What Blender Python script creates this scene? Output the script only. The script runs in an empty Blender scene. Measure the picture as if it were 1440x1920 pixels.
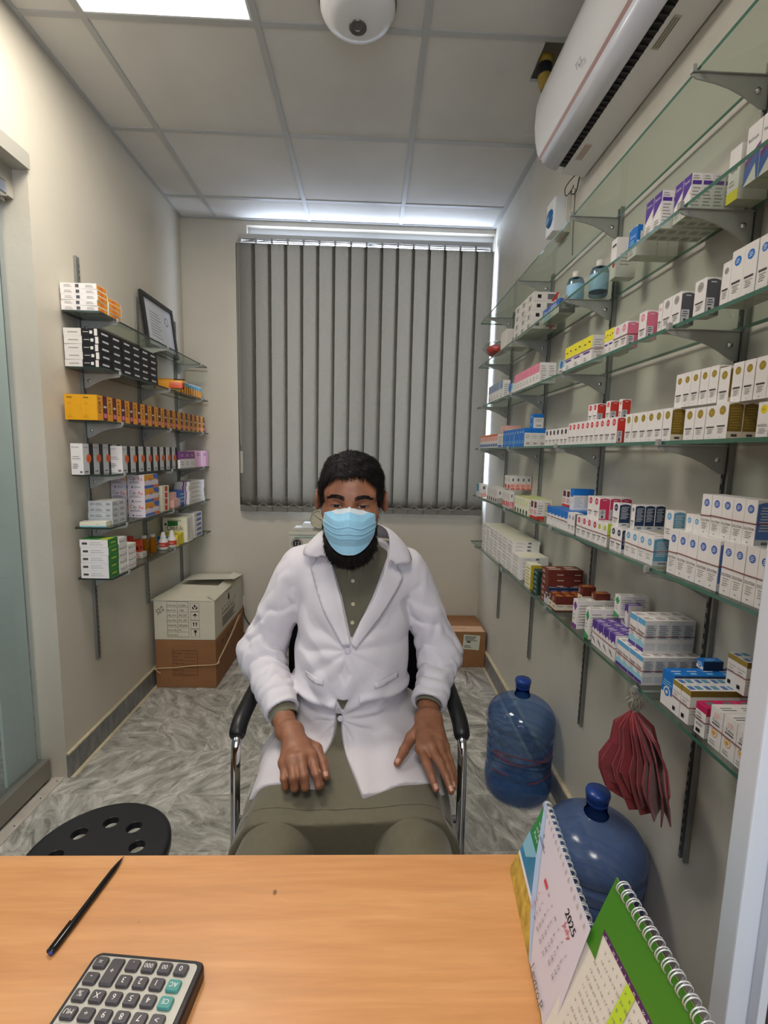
import bpy, bmesh, math, random
import numpy as np
from mathutils import Vector, Matrix
from mathutils.bvhtree import BVHTree
SC = bpy.context.scene
COL = SC.collection
random.seed(7)
PI = math.pi
# ---------------------------------------------------------------- camera
cam_d = bpy.data.cameras.new('camera'); cam = bpy.data.objects.new('camera', cam_d); COL.objects.link(cam)
cam_d.sensor_fit = 'HORIZONTAL'; cam_d.sensor_width = 36; cam_d.lens = 880/1440*36
cam_d.clip_start = .02; cam_d.clip_end = 60
CR = [[0.9993629, 0.0191389, 0.0301238], [-0.0274889, -0.1255382, 0.9917079], [0.0227619, -0.9919042, -0.1249322]]
M3 = Matrix([[CR[i][0], -CR[i][1], -CR[i][2]] for i in range(3)])
cam.matrix_world = Matrix.Translation((0, 0, 1.41)) @ M3.to_4x4()
SC.camera = cam
# ---------------------------------------------------------------- view and world
SC.view_settings.view_transform = 'Standard'; SC.view_settings.look = 'None'
SC.view_settings.gamma = 1; SC.view_settings.exposure = 0.0
SC.view_settings.use_curve_mapping = False
W = bpy.data.worlds.new('daylight'); SC.world = W; W.use_nodes = True
W.node_tree.nodes['Background'].inputs[0].default_value = (.74, .84, 1, 1)
W.node_tree.nodes['Background'].inputs[1].default_value = 1.9
SC.cycles.max_bounces = 10; SC.cycles.diffuse_bounces = 5; SC.cycles.glossy_bounces = 5
SC.cycles.transmission_bounces = 10; SC.cycles.transparent_max_bounces = 24
SC.cycles.caustics_reflective = False; SC.cycles.caustics_refractive = False
SC.cycles.sample_clamp_indirect = 6

def area_light(name, loc, rot, sx, sy, power, col):
    l = bpy.data.lights.new(name, 'AREA'); l.shape = 'RECTANGLE'; l.size = sx; l.size_y = sy
    l.energy = power; l.color = col
    o = bpy.data.objects.new(name, l); o.location = loc; o.rotation_euler = rot; COL.objects.link(o)
    return o
# daylight entering through the window behind the blind (stands outside the glass)
area_light('window_daylight', (-.03, 3.52, 1.92), (PI/2, 0, PI), 1.75, 1.90, 150, (.68, .78, 1))
# the ceiling panel's light, then fill added at the rear
area_light('ceiling_panel_light', (-.755, 1.565, 2.885), (0, 0, 0), .54, .54, 17, (1, .93, .83))
area_light('rear_fill_light', (.165-.3, -.55, 2.885), (0, 0, 0), .54, .54, 26, (1, .93, .85))  # unseen lamp added behind the camera as fill
# daylight from the glass front behind the photographer
area_light('shopfront_daylight', (-.3, -1.75, 1.5), (PI/2, 0, 0), 2.2, 2.0, 17, (.80, .88, 1))
area_light('corridor_fill_light', (-2.6, .4, 2.6), (0, 0, 0), 1.2, 2.5, 26, (.92, .96, 1))  # unseen overhead lamp added to brighten the corridor behind the glass

# ---------------------------------------------------------------- materials
MATS = {}
def srgb(c):
    if isinstance(c, str):
        c = c.lstrip('#'); c = tuple(int(c[i:i+2], 16)/255 for i in (0, 2, 4))
    return tuple((x/12.92 if x <= .04045 else ((x+.055)/1.055)**2.4) for x in c)
def mat(name, col, rough=.5, metal=0., spec=.5, noise=0., nscale=20., bump=0., bscale=60., trans=0., ior=1.45, coat=0., emit=None, estr=0, alpha=1., sheen=0, sss=0, stretch=None):
    if name in MATS: return MATS[name]
    m = bpy.data.materials.new(name); m.use_nodes = True
    nt = m.node_tree; b = nt.nodes['Principled BSDF']
    c = srgb(col)
    b.inputs['Base Color'].default_value = (*c, 1)
    b.inputs['Roughness'].default_value = rough; b.inputs['Metallic'].default_value = metal
    b.inputs['Specular IOR Level'].default_value = spec; b.inputs['IOR'].default_value = ior
    b.inputs['Transmission Weight'].default_value = trans; b.inputs['Coat Weight'].default_value = coat
    b.inputs['Sheen Weight'].default_value = sheen; b.inputs['Alpha'].default_value = alpha
    if sss:
        b.inputs['Subsurface Weight'].default_value = sss; b.inputs['Subsurface Radius'].default_value = (1, .3, .15); b.inputs['Subsurface Scale'].default_value = .008
    if emit:
        b.inputs['Emission Color'].default_value = (*srgb(emit), 1); b.inputs['Emission Strength'].default_value = estr
    tc = None
    def coords():
        t = nt.nodes.new('ShaderNodeTexCoord'); mp = nt.nodes.new('ShaderNodeMapping')
        nt.links.new(t.outputs['Object'], mp.inputs[0])
        if stretch: mp.inputs['Scale'].default_value = stretch
        return mp.outputs[0]
    if noise or bump: tc = coords()
    if noise:
        n = nt.nodes.new('ShaderNodeTexNoise'); n.inputs['Scale'].default_value = nscale; n.inputs['Detail'].default_value = 5
        nt.links.new(tc, n.inputs['Vector'])
        r = nt.nodes.new('ShaderNodeMapRange'); r.inputs['From Min'].default_value = .3; r.inputs['From Max'].default_value = .7
        r.inputs['To Min'].default_value = 1-noise; r.inputs['To Max'].default_value = 1+noise
        nt.links.new(n.outputs['Fac'], r.inputs['Value'])
        x = nt.nodes.new('ShaderNodeVectorMath'); x.operation = 'SCALE'; x.inputs[0].default_value = c
        nt.links.new(r.outputs[0], x.inputs['Scale']); nt.links.new(x.outputs[0], b.inputs['Base Color'])
    if bump:
        n = nt.nodes.new('ShaderNodeTexNoise'); n.inputs['Scale'].default_value = bscale; n.inputs['Detail'].default_value = 4
        nt.links.new(tc, n.inputs['Vector'])
        bp = nt.nodes.new('ShaderNodeBump'); bp.inputs['Strength'].default_value = bump; bp.inputs['Distance'].default_value = .01
        nt.links.new(n.outputs['Fac'], bp.inputs['Height']); nt.links.new(bp.outputs[0], b.inputs['Normal'])
    MATS[name] = m
    return m
def node_mat(name):
    m = bpy.data.materials.new(name); m.use_nodes = True; MATS[name] = m
    nt = m.node_tree
    def N(t, **k):
        n = nt.nodes.new('ShaderNode'+t)
        for a, v in k.items():
            if a.startswith('i_'):
                a = a[2:]; a = int(a) if a.isdigit() else a.replace('_', ' ')
                n.inputs[a].default_value = v
            else: setattr(n, a, v)
        return n
    return m, nt, nt.nodes['Principled BSDF'], N, nt.links.new
def ramp(nt, stops):
    r = nt.nodes.new('ShaderNodeValToRGB'); e = r.color_ramp.elements
    while len(e) < len(stops): e.new(.5)
    for i, (p, c) in enumerate(stops): e[i].position = p; e[i].color = (*srgb(c), 1)
    return r
# clear materials (thin sheets: see-through plus mirror-like sheen)
def clear(name, tint, edge_tint=None, refl=1.0, rough=.02, blend=.5, haze=0, hazecol='#ffffff'):
    m = bpy.data.materials.new(name); m.use_nodes = True; nt = m.node_tree; nt.nodes.clear()
    out = nt.nodes.new('ShaderNodeOutputMaterial'); mx = nt.nodes.new('ShaderNodeMixShader')
    tr = nt.nodes.new('ShaderNodeBsdfTransparent'); gl = nt.nodes.new('ShaderNodeBsdfGlossy'); fr = nt.nodes.new('ShaderNodeFresnel')
    fr.inputs[0].default_value = 1.5; gl.inputs['Roughness'].default_value = rough
    mu = nt.nodes.new('ShaderNodeMath'); mu.operation = 'MULTIPLY'; mu.inputs[1].default_value = refl
    ge = nt.nodes.new('ShaderNodeNewGeometry'); iv = nt.nodes.new('ShaderNodeMath'); iv.operation = 'SUBTRACT'; iv.inputs[0].default_value = 1; nt.links.new(ge.outputs['Backfacing'], iv.inputs[1])
    m0 = nt.nodes.new('ShaderNodeMath'); m0.operation = 'MULTIPLY'; nt.links.new(fr.outputs[0], m0.inputs[0]); nt.links.new(iv.outputs[0], m0.inputs[1])
    nt.links.new(m0.outputs[0], mu.inputs[0]); nt.links.new(mu.outputs[0], mx.inputs[0])
    nt.links.new(tr.outputs[0], mx.inputs[1]); nt.links.new(gl.outputs[0], mx.inputs[2]); nt.links.new(mx.outputs[0], out.inputs[0])
    tr.inputs[0].default_value = (*srgb(tint), 1)
    if edge_tint:
        lw = nt.nodes.new('ShaderNodeLayerWeight'); lw.inputs[0].default_value = blend
        r = ramp(nt, [(0, tint), (1, edge_tint)]); nt.links.new(lw.outputs['Facing'], r.inputs[0]); nt.links.new(r.outputs[0], tr.inputs[0])
    if haze:
        df = nt.nodes.new('ShaderNodeBsdfDiffuse'); df.inputs[0].default_value = (*srgb(hazecol), 1); m2 = nt.nodes.new('ShaderNodeMixShader'); m2.inputs[0].default_value = haze
        nt.links.new(tr.outputs[0], m2.inputs[1]); nt.links.new(df.outputs[0], m2.inputs[2]); nt.links.new(m2.outputs[0], mx.inputs[1])
    MATS[name] = m; return m
# ---------------------------------------------------------------- mesh helpers
def add_box(bm, x0, x1, y0, y1, z0, z1, mi=0, bev=0, rot=None):
    vs = [bm.verts.new(p) for p in ((x0,y0,z0),(x1,y0,z0),(x1,y1,z0),(x0,y1,z0),(x0,y0,z1),(x1,y0,z1),(x1,y1,z1),(x0,y1,z1))]
    fs = [bm.faces.new([vs[i] for i in q]) for q in ((0,3,2,1),(4,5,6,7),(0,1,5,4),(1,2,6,5),(2,3,7,6),(3,0,4,7))]
    for f in fs: f.material_index = mi
    if rot is not None: bmesh.ops.transform(bm, matrix=rot, verts=vs)
    if bev:
        es = {e for f in fs for e in f.edges}
        r = bmesh.ops.bevel(bm, geom=list(es), offset=bev, segments=2, affect='EDGES', profile=.6)
        for f in r['faces']: f.material_index = mi
    return vs
def add_lathe(bm, prof, n=32, c=(0,0,0), mi=0, axis='z', close=False, smooth=True):
    rings = []
    for r, z in prof:
        ring = []
        for k in range(n):
            a = 2*PI*k/n
            p = (r*math.cos(a), r*math.sin(a), z)
            if axis == 'y': p = (p[0], p[2], p[1])
            if axis == 'x': p = (p[2], p[0], p[1])
            ring.append(bm.verts.new((p[0]+c[0], p[1]+c[1], p[2]+c[2])))
        rings.append(ring)
    for i in range(len(rings)-1):
        for k in range(n):
            f = bm.faces.new((rings[i][k], rings[i][(k+1)%n], rings[i+1][(k+1)%n], rings[i+1][k])); f.material_index = mi; f.smooth = smooth
    if close:
        for ring in (rings[0], rings[-1]):
            try: f = bm.faces.new(ring); f.material_index = mi
            except ValueError: pass
def add_tube(bm, pts, r, n=8, mi=0, closed=False, taper=None, cap=True):
    pts = [Vector(p) for p in pts]; rings = []; m = len(pts)
    up = Vector((0, 0, 1)); prev = None
    for i, p in enumerate(pts):
        if closed: t = (pts[(i+1)%m]-pts[(i-1)%m])
        else: t = pts[min(i+1, m-1)]-pts[max(i-1, 0)]
        t.normalize()
        if prev is None:
            a = t.cross(up)
            if a.length < .1: a = t.cross(Vector((1, 0, 0)))
        else: a = prev - t*prev.dot(t)
        a.normalize(); prev = a; b = t.cross(a)
        rr = r if taper is None else r*taper[i]
        rings.append([bm.verts.new(p+a*rr*math.cos(2*PI*k/n)+b*rr*math.sin(2*PI*k/n)) for k in range(n)])
    for i in range(m if closed else m-1):
        A, B = rings[i], rings[(i+1)%m]
        for k in range(n):
            f = bm.faces.new((A[k], A[(k+1)%n], B[(k+1)%n], B[k])); f.smooth = True; f.material_index = mi
    if cap and not closed:
        for ring in (rings[0], rings[-1]):
            f = bm.faces.new(ring); f.material_index = mi
def add_prism(bm, pts2, axis, a0, a1, mi=0):
    """polygon pts2 in the two other axes, extruded along axis from a0 to a1"""
    def P(u, v, a):
        return {'x': (a, u, v), 'y': (u, a, v), 'z': (u, v, a)}[axis]
    A = [bm.verts.new(P(u, v, a0)) for u, v in pts2]; B = [bm.verts.new(P(u, v, a1)) for u, v in pts2]
    n = len(A); fs = [bm.faces.new(A[::-1]), bm.faces.new(B)]
    for i in range(n): fs.append(bm.faces.new((A[i], A[(i+1)%n], B[(i+1)%n], B[i])))
    for f in fs: f.material_index = mi
    return fs
def spline(pts, n=6):
    pts = [Vector(p) for p in pts]; out = []
    P = [2*pts[0]-pts[1]]+pts+[2*pts[-1]-pts[-2]]
    for i in range(1, len(P)-2):
        for k in range(n):
            t = k/n; a, b, c, d = P[i-1], P[i], P[i+1], P[i+2]
            out.append(.5*((2*b)+(-a+c)*t+(2*a-5*b+4*c-d)*t*t+(-a+3*b-3*c+d)*t**3))
    out.append(pts[-1]); return out
def obj(name, bm, mats, parent=None, loc=None, rot=None, norm=True, smooth=None):
    if norm: bmesh.ops.recalc_face_normals(bm, faces=bm.faces)
    me = bpy.data.meshes.new(name); bm.to_mesh(me); bm.free()
    return mobj(name, me, mats, parent, loc, rot, smooth)
def mobj(name, me, mats, parent=None, loc=None, rot=None, smooth=None):
    for m in (mats if isinstance(mats, (list, tuple)) else [mats]): me.materials.append(m)
    if smooth is not None: me.polygons.foreach_set('use_smooth', [smooth]*len(me.polygons))
    o = bpy.data.objects.new(name, me); COL.objects.link(o)
    if parent: o.parent = parent
    if loc: o.location = loc
    if rot: o.rotation_euler = rot
    return o
def tag(o, label=None, cat=None, group=None, kind=None):
    if label: o['label'] = label
    if cat: o['category'] = cat
    if group: o['group'] = group
    if kind: o['kind'] = kind
    return o
def thing(name, label, cat, loc=(0,0,0), rz=0, group=None):
    o = bpy.data.objects.new(name, None); COL.objects.link(o); o.location = loc; o.rotation_euler = (0, 0, rz)
    o.empty_display_size = .05
    return tag(o, label, cat, group)
def struct(name, bm, m):
    return tag(obj(name, bm, m), kind='structure')
def dup(root, loc=None, rz=None, label=None, group=None):
    r = root.copy(); COL.objects.link(r)
    if loc is not None: r.location = loc
    if rz is not None: r.rotation_euler = (0, 0, rz)
    if label: r['label'] = label
    if group: r['group'] = group
    for ch in list(root.children):
        c = ch.copy(); COL.objects.link(c); c.parent = r
        for g in list(ch.children):
            e = g.copy(); COL.objects.link(e); e.parent = c
    return r
_TC = {}
def text_tris(s, bold=False):
    """font outline as triangles, normalised to cap height 1, origin at left baseline"""
    if s in _TC: return _TC[s]
    cu = bpy.data.curves.new('t', 'FONT'); cu.body = s; cu.size = 1; cu.resolution_u = 2
    o = bpy.data.objects.new('t', cu); COL.objects.link(o)
    dg = bpy.context.evaluated_depsgraph_get(); e = o.evaluated_get(dg); me = e.to_mesh()
    vs = [(v.co.x/.69, v.co.y/.69) for v in me.vertices]; fs = [tuple(p.vertices) for p in me.polygons]
    e.to_mesh_clear(); bpy.data.objects.remove(o); bpy.data.curves.remove(cu)
    w = max([v[0] for v in vs]+[.01])
    _TC[s] = (vs, fs, w); return _TC[s]
def put_text(bm, s, O, U, V, h, wmax=None, mi=0, centre=False, rot=0, bold=0):
    """text on a plane: O origin, U right, V up (unit vectors)"""
    vs, fs, w = text_tris(s)
    sx = h
    if wmax: sx = min(h*1.25, wmax/w) if not rot else h
    ca, sa = math.cos(rot), math.sin(rot)
    off = -w*sx/2 if centre else 0
    for b in ([0] if not bold else [0, bold*h]):
        nv = []
        for x, y in vs:
            a = x*sx+off+b; c = y*h
            nv.append(bm.verts.new(O+U*(a*ca-c*sa)+V*(a*sa+c*ca)))
        for f in fs:
            try: q = bm.faces.new([nv[i] for i in f]); q.material_index = mi
            except ValueError: pass
# ---------------------------------------------------------------- room
XL, XR, YB, H = -1.27, .80, 3.30, 2.90
def wall_material(name, c1, c2, blot):
    m, nt, b, N, L = node_mat(name)
    tc = N('TexCoord'); n1 = N('TexNoise', i_Scale=1.6, i_Detail=6.); n2 = N('TexNoise', i_Scale=9., i_Detail=8., i_Roughness=.7)
    L(tc.outputs['Object'], n1.inputs['Vector']); L(tc.outputs['Object'], n2.inputs['Vector'])
    a = N('Math', operation='MULTIPLY'); a.inputs[1].default_value = blot; L(n2.outputs['Fac'], a.inputs[0])
    s = N('Math', operation='ADD'); L(n1.outputs['Fac'], s.inputs[0]); L(a.outputs[0], s.inputs[1])
    r = ramp(nt, [(.35, c2), (.75, c1)]); L(s.outputs[0], r.inputs[0]); L(r.outputs[0], b.inputs['Base Color'])
    bp = N('Bump', i_Strength=.12, i_Distance=.01); n3 = N('TexNoise', i_Scale=25., i_Detail=6.)
    L(tc.outputs['Object'], n3.inputs['Vector']); L(n3.outputs['Fac'], bp.inputs['Height']); L(bp.outputs[0], b.inputs['Normal'])
    b.inputs['Roughness'].default_value = .45
    return m
M_wall = wall_material('painted_wall', '#c8c2b4', '#bdb7a9', .15)
M_wallr = wall_material('patched_painted_wall', '#c6c3b8', '#b2aea4', .45)
M_white = mat('white_gloss_paint', '#dcdfe2', .3)
M_alu = mat('anodised_aluminium', '#a9a9a6', .35, .8, noise=.06, nscale=30)
M_chrome = mat('chrome', '#dcdcdc', .08, 1)
M_steel = mat('bracket_steel', '#a5a6a1', .5, .35, noise=.06)
M_upr = mat('upright_steel', '#8f908c', .4, .6, noise=.05)
M_black = mat('black_plastic', '#141416', .4)
M_dark = mat('dark_void', '#0b0b0c', .8)
# floor
mf, nt, b, N, L = node_mat('grey_marble_tiles')
tc = N('TexCoord'); sep = N('SeparateXYZ'); L(tc.outputs['Object'], sep.inputs[0])
TS = .284
def tile_axis(out, off):
    a = N('Math', operation='ADD'); a.inputs[1].default_value = off; L(out, a.inputs[0])
    d = N('Math', operation='DIVIDE'); d.inputs[1].default_value = TS; L(a.outputs[0], d.inputs[0])
    f = N('Math', operation='FLOOR'); L(d.outputs[0], f.inputs[0]); g = N('Math', operation='FRACT'); L(d.outputs[0], g.inputs[0])
    return f.outputs[0], g.outputs[0]
ix, fx = tile_axis(sep.outputs[0], .765+TS*20); iy, fy = tile_axis(sep.outputs[1], -1.79+TS*20)
cb = N('CombineXYZ'); L(ix, cb.inputs[0]); L(iy, cb.inputs[1])
wn = N('TexWhiteNoise', noise_dimensions='3D'); L(cb.outputs[0], wn.inputs['Vector'])
ang = N('Math', operation='MULTIPLY'); ang.inputs[1].default_value = 3.1; L(wn.outputs['Value'], ang.inputs[0])
vr = N('VectorRotate', rotation_type='Z_AXIS'); L(tc.outputs['Object'], vr.inputs['Vector']); L(ang.outputs[0], vr.inputs['Angle'])
off = N('VectorMath', operation='MULTIPLY_ADD'); off.inputs[1].default_value = (7, 7, 7); L(wn.outputs['Color'], off.inputs[0]); L(vr.outputs[0], off.inputs[2])
mp = N('Mapping'); mp.inputs['Scale'].default_value = (4, 10.5, 1); L(off.outputs[0], mp.inputs[0])
n1 = N('TexNoise', i_Scale=1.5, i_Detail=9., i_Roughness=.68, i_Distortion=1.1); L(mp.outputs[0], n1.inputs['Vector'])
r = ramp(nt, [(.28, '#5c5a54'), (.42, '#918e86'), (.52, '#aeaba3'), (.68, '#dad7cf')]); L(n1.outputs['Fac'], r.inputs[0])
gm = None
for ff in (fx, fy):
    p = N('Math', operation='PINGPONG'); p.inputs[1].default_value = .5; L(ff, p.inputs[0])
    q = N('Math', operation='LESS_THAN'); q.inputs[1].default_value = .0045; L(p.outputs[0], q.inputs[0])
    if gm is None: gm = q
    else:
        mx = N('Math', operation='MAXIMUM'); L(gm.outputs[0], mx.inputs[0]); L(q.outputs[0], mx.inputs[1]); gm = mx
mix = N('Mix', data_type='RGBA'); L(gm.outputs[0], mix.inputs['Factor']); L(r.outputs[0], mix.inputs['A']); mix.inputs['B'].default_value = (*srgb('#b9b6aa'), 1)
tn = N('Mix', data_type='RGBA', blend_type='MULTIPLY'); tn.inputs['Factor'].default_value = .35
br = N('MapRange', i_3=.75, i_4=1.15); L(wn.outputs['Value'], br.inputs[0]); L(br.outputs[0], tn.inputs['B']); L(mix.outputs['Result'], tn.inputs['A'])
L(tn.outputs['Result'], b.inputs['Base Color'])
n5 = N('TexNoise', i_Scale=3., i_Detail=4.); L(tc.outputs['Object'], n5.inputs['Vector'])
rr = N('MapRange', i_3=.16, i_4=.38); L(n5.outputs['Fac'], rr.inputs[0]); L(rr.outputs[0], b.inputs['Roughness'])
M_floor = mf
bm = bmesh.new(); add_box(bm, -3.6, 1.4, -2.2, 3.5, -.08, 0); struct('floor', bm, M_floor)
# walls
bm = bmesh.new(); add_box(bm, XL-.12, XL, 1.885, YB, 0, 3.1); add_box(bm, XL-.12, XL, -2.2, 1.885, 2.44, 3.1)
struct('wall_left', bm, M_wall)
bm = bmesh.new(); add_box(bm, XR, XR+.12, .52, YB+.2, 0, 3.1); struct('wall_right', bm, M_wallr)
WX0, WX1, WZ0, WZ1 = -.84, .797, 1.04, 2.865
bm = bmesh.new()
add_box(bm, XL-.12, WX0, YB, YB+.12, 0, 3.1); add_box(bm, WX1, XR+.1, YB, YB+.12, 0, 3.1)
add_box(bm, WX0, WX1, YB, YB+.12, 0, WZ0); add_box(bm, WX0, WX1, YB, YB+.12, WZ1, 3.1)
struct('wall_back', bm, M_wall)
bm = bmesh.new(); add_box(bm, XL-.12, 1.4, -2.2, -2.08, 0, .9); add_box(bm, XL-.12, 1.4, -2.2, -2.08, 2.5, 3.1); add_box(bm, 1.28, 1.4, -2.08, .40, 0, 3.1)
struct('wall_front', bm, M_wall)
# skirting
M_skirt = mat('grey_marble_skirting', '#77787a', .3, noise=.35, nscale=14, stretch=(1, 3, 1))
M_grout = mat('cement_edge', '#c4b99c', .8, noise=.15, nscale=40)
bm = bmesh.new(); add_box(bm, XL, XL+.012, 1.885, YB, 0, .105, 0); add_box(bm, XL, XL+.014, 1.885, YB, .105, .112, 1); add_box(bm, XL+.012, XL+.03, 1.885, YB, 0, .003, 1)
struct('baseboard_left', bm, [M_skirt, M_grout])
bm = bmesh.new(); add_box(bm, XR-.014, XR, .52, YB, 0, .10, 0); add_box(bm, XR-.016, XR, .52, YB, .10, .109, 1); add_box(bm, XR-.03, XR-.014, .52, YB, 0, .002, 1)
struct('baseboard_right', bm, [M_skirt, M_grout])
bm = bmesh.new(); add_box(bm, XL, XR, YB-.012, YB, 0, .10, 0); add_box(bm, XL, XR, YB-.014, YB, .10, .108, 1)
struct('baseboard_back', bm, [M_skirt, M_grout])
# ceiling: boards in a grid of light grey T-bars
M_tile = mat('gypsum_ceiling_board', '#cfcec9', .85, noise=.07, nscale=2.5)
M_tbar = mat('ceiling_grid_bar', '#b2b4b3', .45)
gx = [-3.0, -2.24, -1.64, -1.27, -1.035, -.43, .167, .783, .80, 1.4]; gy = [-2.2, -1.62, -1.04, -.46, .12, .70, 1.285, 1.868, 2.455, 3.04, 3.30]
bm = bmesh.new()
for i in range(len(gx)-1):
    for j in range(len(gy)-1):
        x0, x1, y0, y1 = gx[i], gx[i+1], gy[j], gy[j+1]
        if x1 < XL-.2 or x1-x0 < .03: continue
        if (i, j) in ((4, 6), (5, 3)): continue      # tiles that are light panels
        if (x0, y0) == (.167, 1.868):                 # this board has a cut-out beside the pipe
            add_box(bm, x0, x1, y0+.20, y1, H, H+.012); add_box(bm, x0, .605, y0, y0+.20, H, H+.012); add_box(bm, .70, x1, y0+.0, y0+.2, H, H+.012)
            continue
        dz = .0
        add_box(bm, x0, x1, y0, y1, H+dz, H+.012+dz)
add_box(bm, XL-.12, 1.4, -2.2, 3.42, 3.1, 3.2)
struct('ceiling', bm, M_tile)
bm = bmesh.new()
for x in gx[4:8]: add_box(bm, x-.012, x+.012, -2.0, YB, H-.004, H+.001)
for y in gy[1:-1]:
    add_box(bm, XL, XR, y-.012, y+.012, H-.0035, H+.001)
add_box(bm, XL, XL+.02, -2.0, YB, H-.0045, H+.001); add_box(bm, XR-.02, XR, .5, YB, H-.0045, H+.001); add_box(bm, XL, XR, YB-.02, YB, H-.005, H+.001)
struct('trim_1', bm, M_tbar)
# the sagging strip of board by the window
# ceiling light panels
M_led = mat('lit_led_panel', '#ffffff', .5, emit='#fff6ea', estr=7)
def panel(name_label, x0, y0):
    t = thing('ceiling_light_panel', name_label, 'ceiling light', (x0+.3, y0+.29, H))
    bm = bmesh.new(); add_box(bm, -.284, .284, -.275, .275, .002, .012); obj('diffuser', bm, M_led, t)
    bm = bmesh.new()
    for a in ((-.3, -.284, -.29, .29), (.284, .3, -.29, .29), (-.284, .284, -.29, -.275), (-.284, .284, .275, .29)): add_box(bm, a[0], a[1], a[2], a[3], -.003, .02)
    obj('frame', bm, M_white, t)
panel('bright square LED panel set into the ceiling near the left wall', -1.035, 1.285)
panel('square LED ceiling panel further back, over the desk end of the room', -.43, -.46)  # assumed panel, out of view, added for fill light
# window
bm = bmesh.new(); yo = YB+.05
for x0, x1 in ((WX0, WX0+.05), (-.045, .005), (WX1-.05, WX1)): add_box(bm, x0, x1, yo, yo+.05, WZ0, WZ1)
for z0, z1 in ((WZ0, WZ0+.05), (WZ1-.05, WZ1)): add_box(bm, WX0, WX1, yo+.001, yo+.049, z0, z1)
M_wglass = clear('window_glass', '#ffffff', None, .6)
add_box(bm, WX0, WX1, yo+.02, yo+.026, WZ0, WZ1, 1)
struct('window_1', bm, [M_white, M_wglass])
# ---------------------------------------------------------------- left glass door front
jx = -1.36
bm = bmesh.new(); add_box(bm, XL-.12, XL+.004, 1.62, 1.70, 2.44, 2.475); 
bm.free()
M_frame = mat('door_frame_paint', '#b7b5ab', .4, .3)
bm = bmesh.new()
add_box(bm, XL-.11, XL+.012, -2.0, 1.884, 2.40, 2.455)           # header trim
add_box(bm, XL-.10, XL-.055, -2.0, 1.884, 2.30, 2.40)
struct('trim_2', bm, M_frame)
M_dglass = clear('greenish_door_glass', '#f4f7f6', '#dfe7e7', .8, .02, .4, .10, '#cfdadd')
M_rail = mat('door_rail_metal', '#8f8c84', .35, .5)
t = thing('glass_door', 'tall sliding glass door with metal bottom rail at left edge', 'door', (jx, 1.86, 0))
bm = bmesh.new(); add_box(bm, -.006, .006, -1.9, 0, .10, 2.34, bev=.002); obj('glass_pane', bm, M_dglass, t)
bm = bmesh.new(); add_box(bm, -.022, .03, -1.9, .01, .012, .10, bev=.004); obj('bottom_rail', bm, M_rail, t)
bm = bmesh.new(); add_box(bm, -.02, .02, -1.9, .005, 2.28, 2.36, bev=.004); obj('top_rail', bm, M_rail, t)
bm = bmesh.new(); add_box(bm, -.05, .05, -.12, -.02, 2.285, 2.34, bev=.01, rot=None); obj('clamp', bm, M_chrome, t)
M_film = mat('pale_door_stile', '#dfe6e4', .25)
bm = bmesh.new(); add_box(bm, -.020, -.010, -.165, -.008, .10, 2.28); obj('stile', bm, M_film, t)
# threshold strip
bm = bmesh.new(); add_box(bm, XL-.055, XL-.012, 1.2, 1.885, .0, .004)
for y in (1.86, 1.76, 1.62): add_box(bm, XL-.03, XL-.025, y-.003, y+.003, .0042, .0045, 1)
struct('trim_3', bm, [mat('threshold_strip', '#bdb6ac', .5, noise=.1), M_dark])
# corridor seen through the glass
M_corr = mat('corridor_wall', '#5f6468', .5, noise=.1, nscale=1.5)
bm = bmesh.new(); add_box(bm, -3.6, -3.5, -2.2, 4.2, 0, 3.1); add_box(bm, -3.5, XL-.121, 3.3, 3.4, 0, 3.1); add_box(bm, -3.5, XL-.12, -2.2, -2.1, 0, 3.1)
struct('wall_corridor', bm, M_corr)
bm = bmesh.new(); add_box(bm, -3.5, XL-.12, -2.2, 4.2, 2.9, 3.0); struct('ceiling_corridor', bm, M_tile)
# ---------------------------------------------------------------- white door frame at the right edge, close to the camera
M_post = mat('white_metal_post', '#c3c8d0', .35)
bm = bmesh.new()
add_box(bm, .421, .446, .452, .478, 0, 3.0, 0, .002)
add_box(bm, .446, .456, .440, .478, 0, 3.0, 0, .001)
add_box(bm, .456, .476, .4445, .470, 0, 3.0, 1)
add_box(bm, .476, 1.4, .44, .50, 0, 3.0, 0)
struct('trim_4', bm, [M_post, mat('dark_gasket', '#2a2326', .5)])

# ---------------------------------------------------------------- clear materials (thin sheets: see-through plus mirror-like sheen)
M_glass = clear('shelf_glass', '#f5f8f4', '#e2ebe4', .9, .015, .3)
M_gedge = mat('green_glass_edge', '#3f6a5a', .15, 0, .8, coat=.3)
M_gedge_l = mat('dark_glass_edge', '#26332c', .15, 0, .8)
# ---------------------------------------------------------------- shelf uprights (slotted steel channels)
def upright(x, y, z0, z1, side, label, group):
    s = 1 if side == 'R' else -1
    t = thing('shelf_upright', label, 'shelf upright', (x, y, z0), 0, group)
    bm = bmesh.new(); hh = z1-z0
    add_box(bm, -.012 if s > 0 else 0, 0 if s > 0 else .012, -.011, -.005, 0, hh)
    add_box(bm, -.012 if s > 0 else 0, 0 if s > 0 else .012, .005, .011, 0, hh)
    add_box(bm, -.0025 if s > 0 else 0, 0 if s > 0 else .0025, -.005, .005, 0, hh)
    obj('channel', bm, M_upr, t)
    bm = bmesh.new(); k = .02
    while k < hh-.03:
        add_box(bm, -.0124 if s > 0 else .0110, -.0110 if s > 0 else .0124, .0058, .0086, k, k+.012)
        k += .025
    obj('slot_row', bm, M_dark, t)
    bm = bmesh.new(); z = .04
    while z < hh:
        add_lathe(bm, [(0, .002), (.0035, .0012), (.004, 0)], 8, (-.0025*s, 0, z), axis='x'); z += .5
    obj('wall_screw', bm, M_chrome, t)
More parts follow.
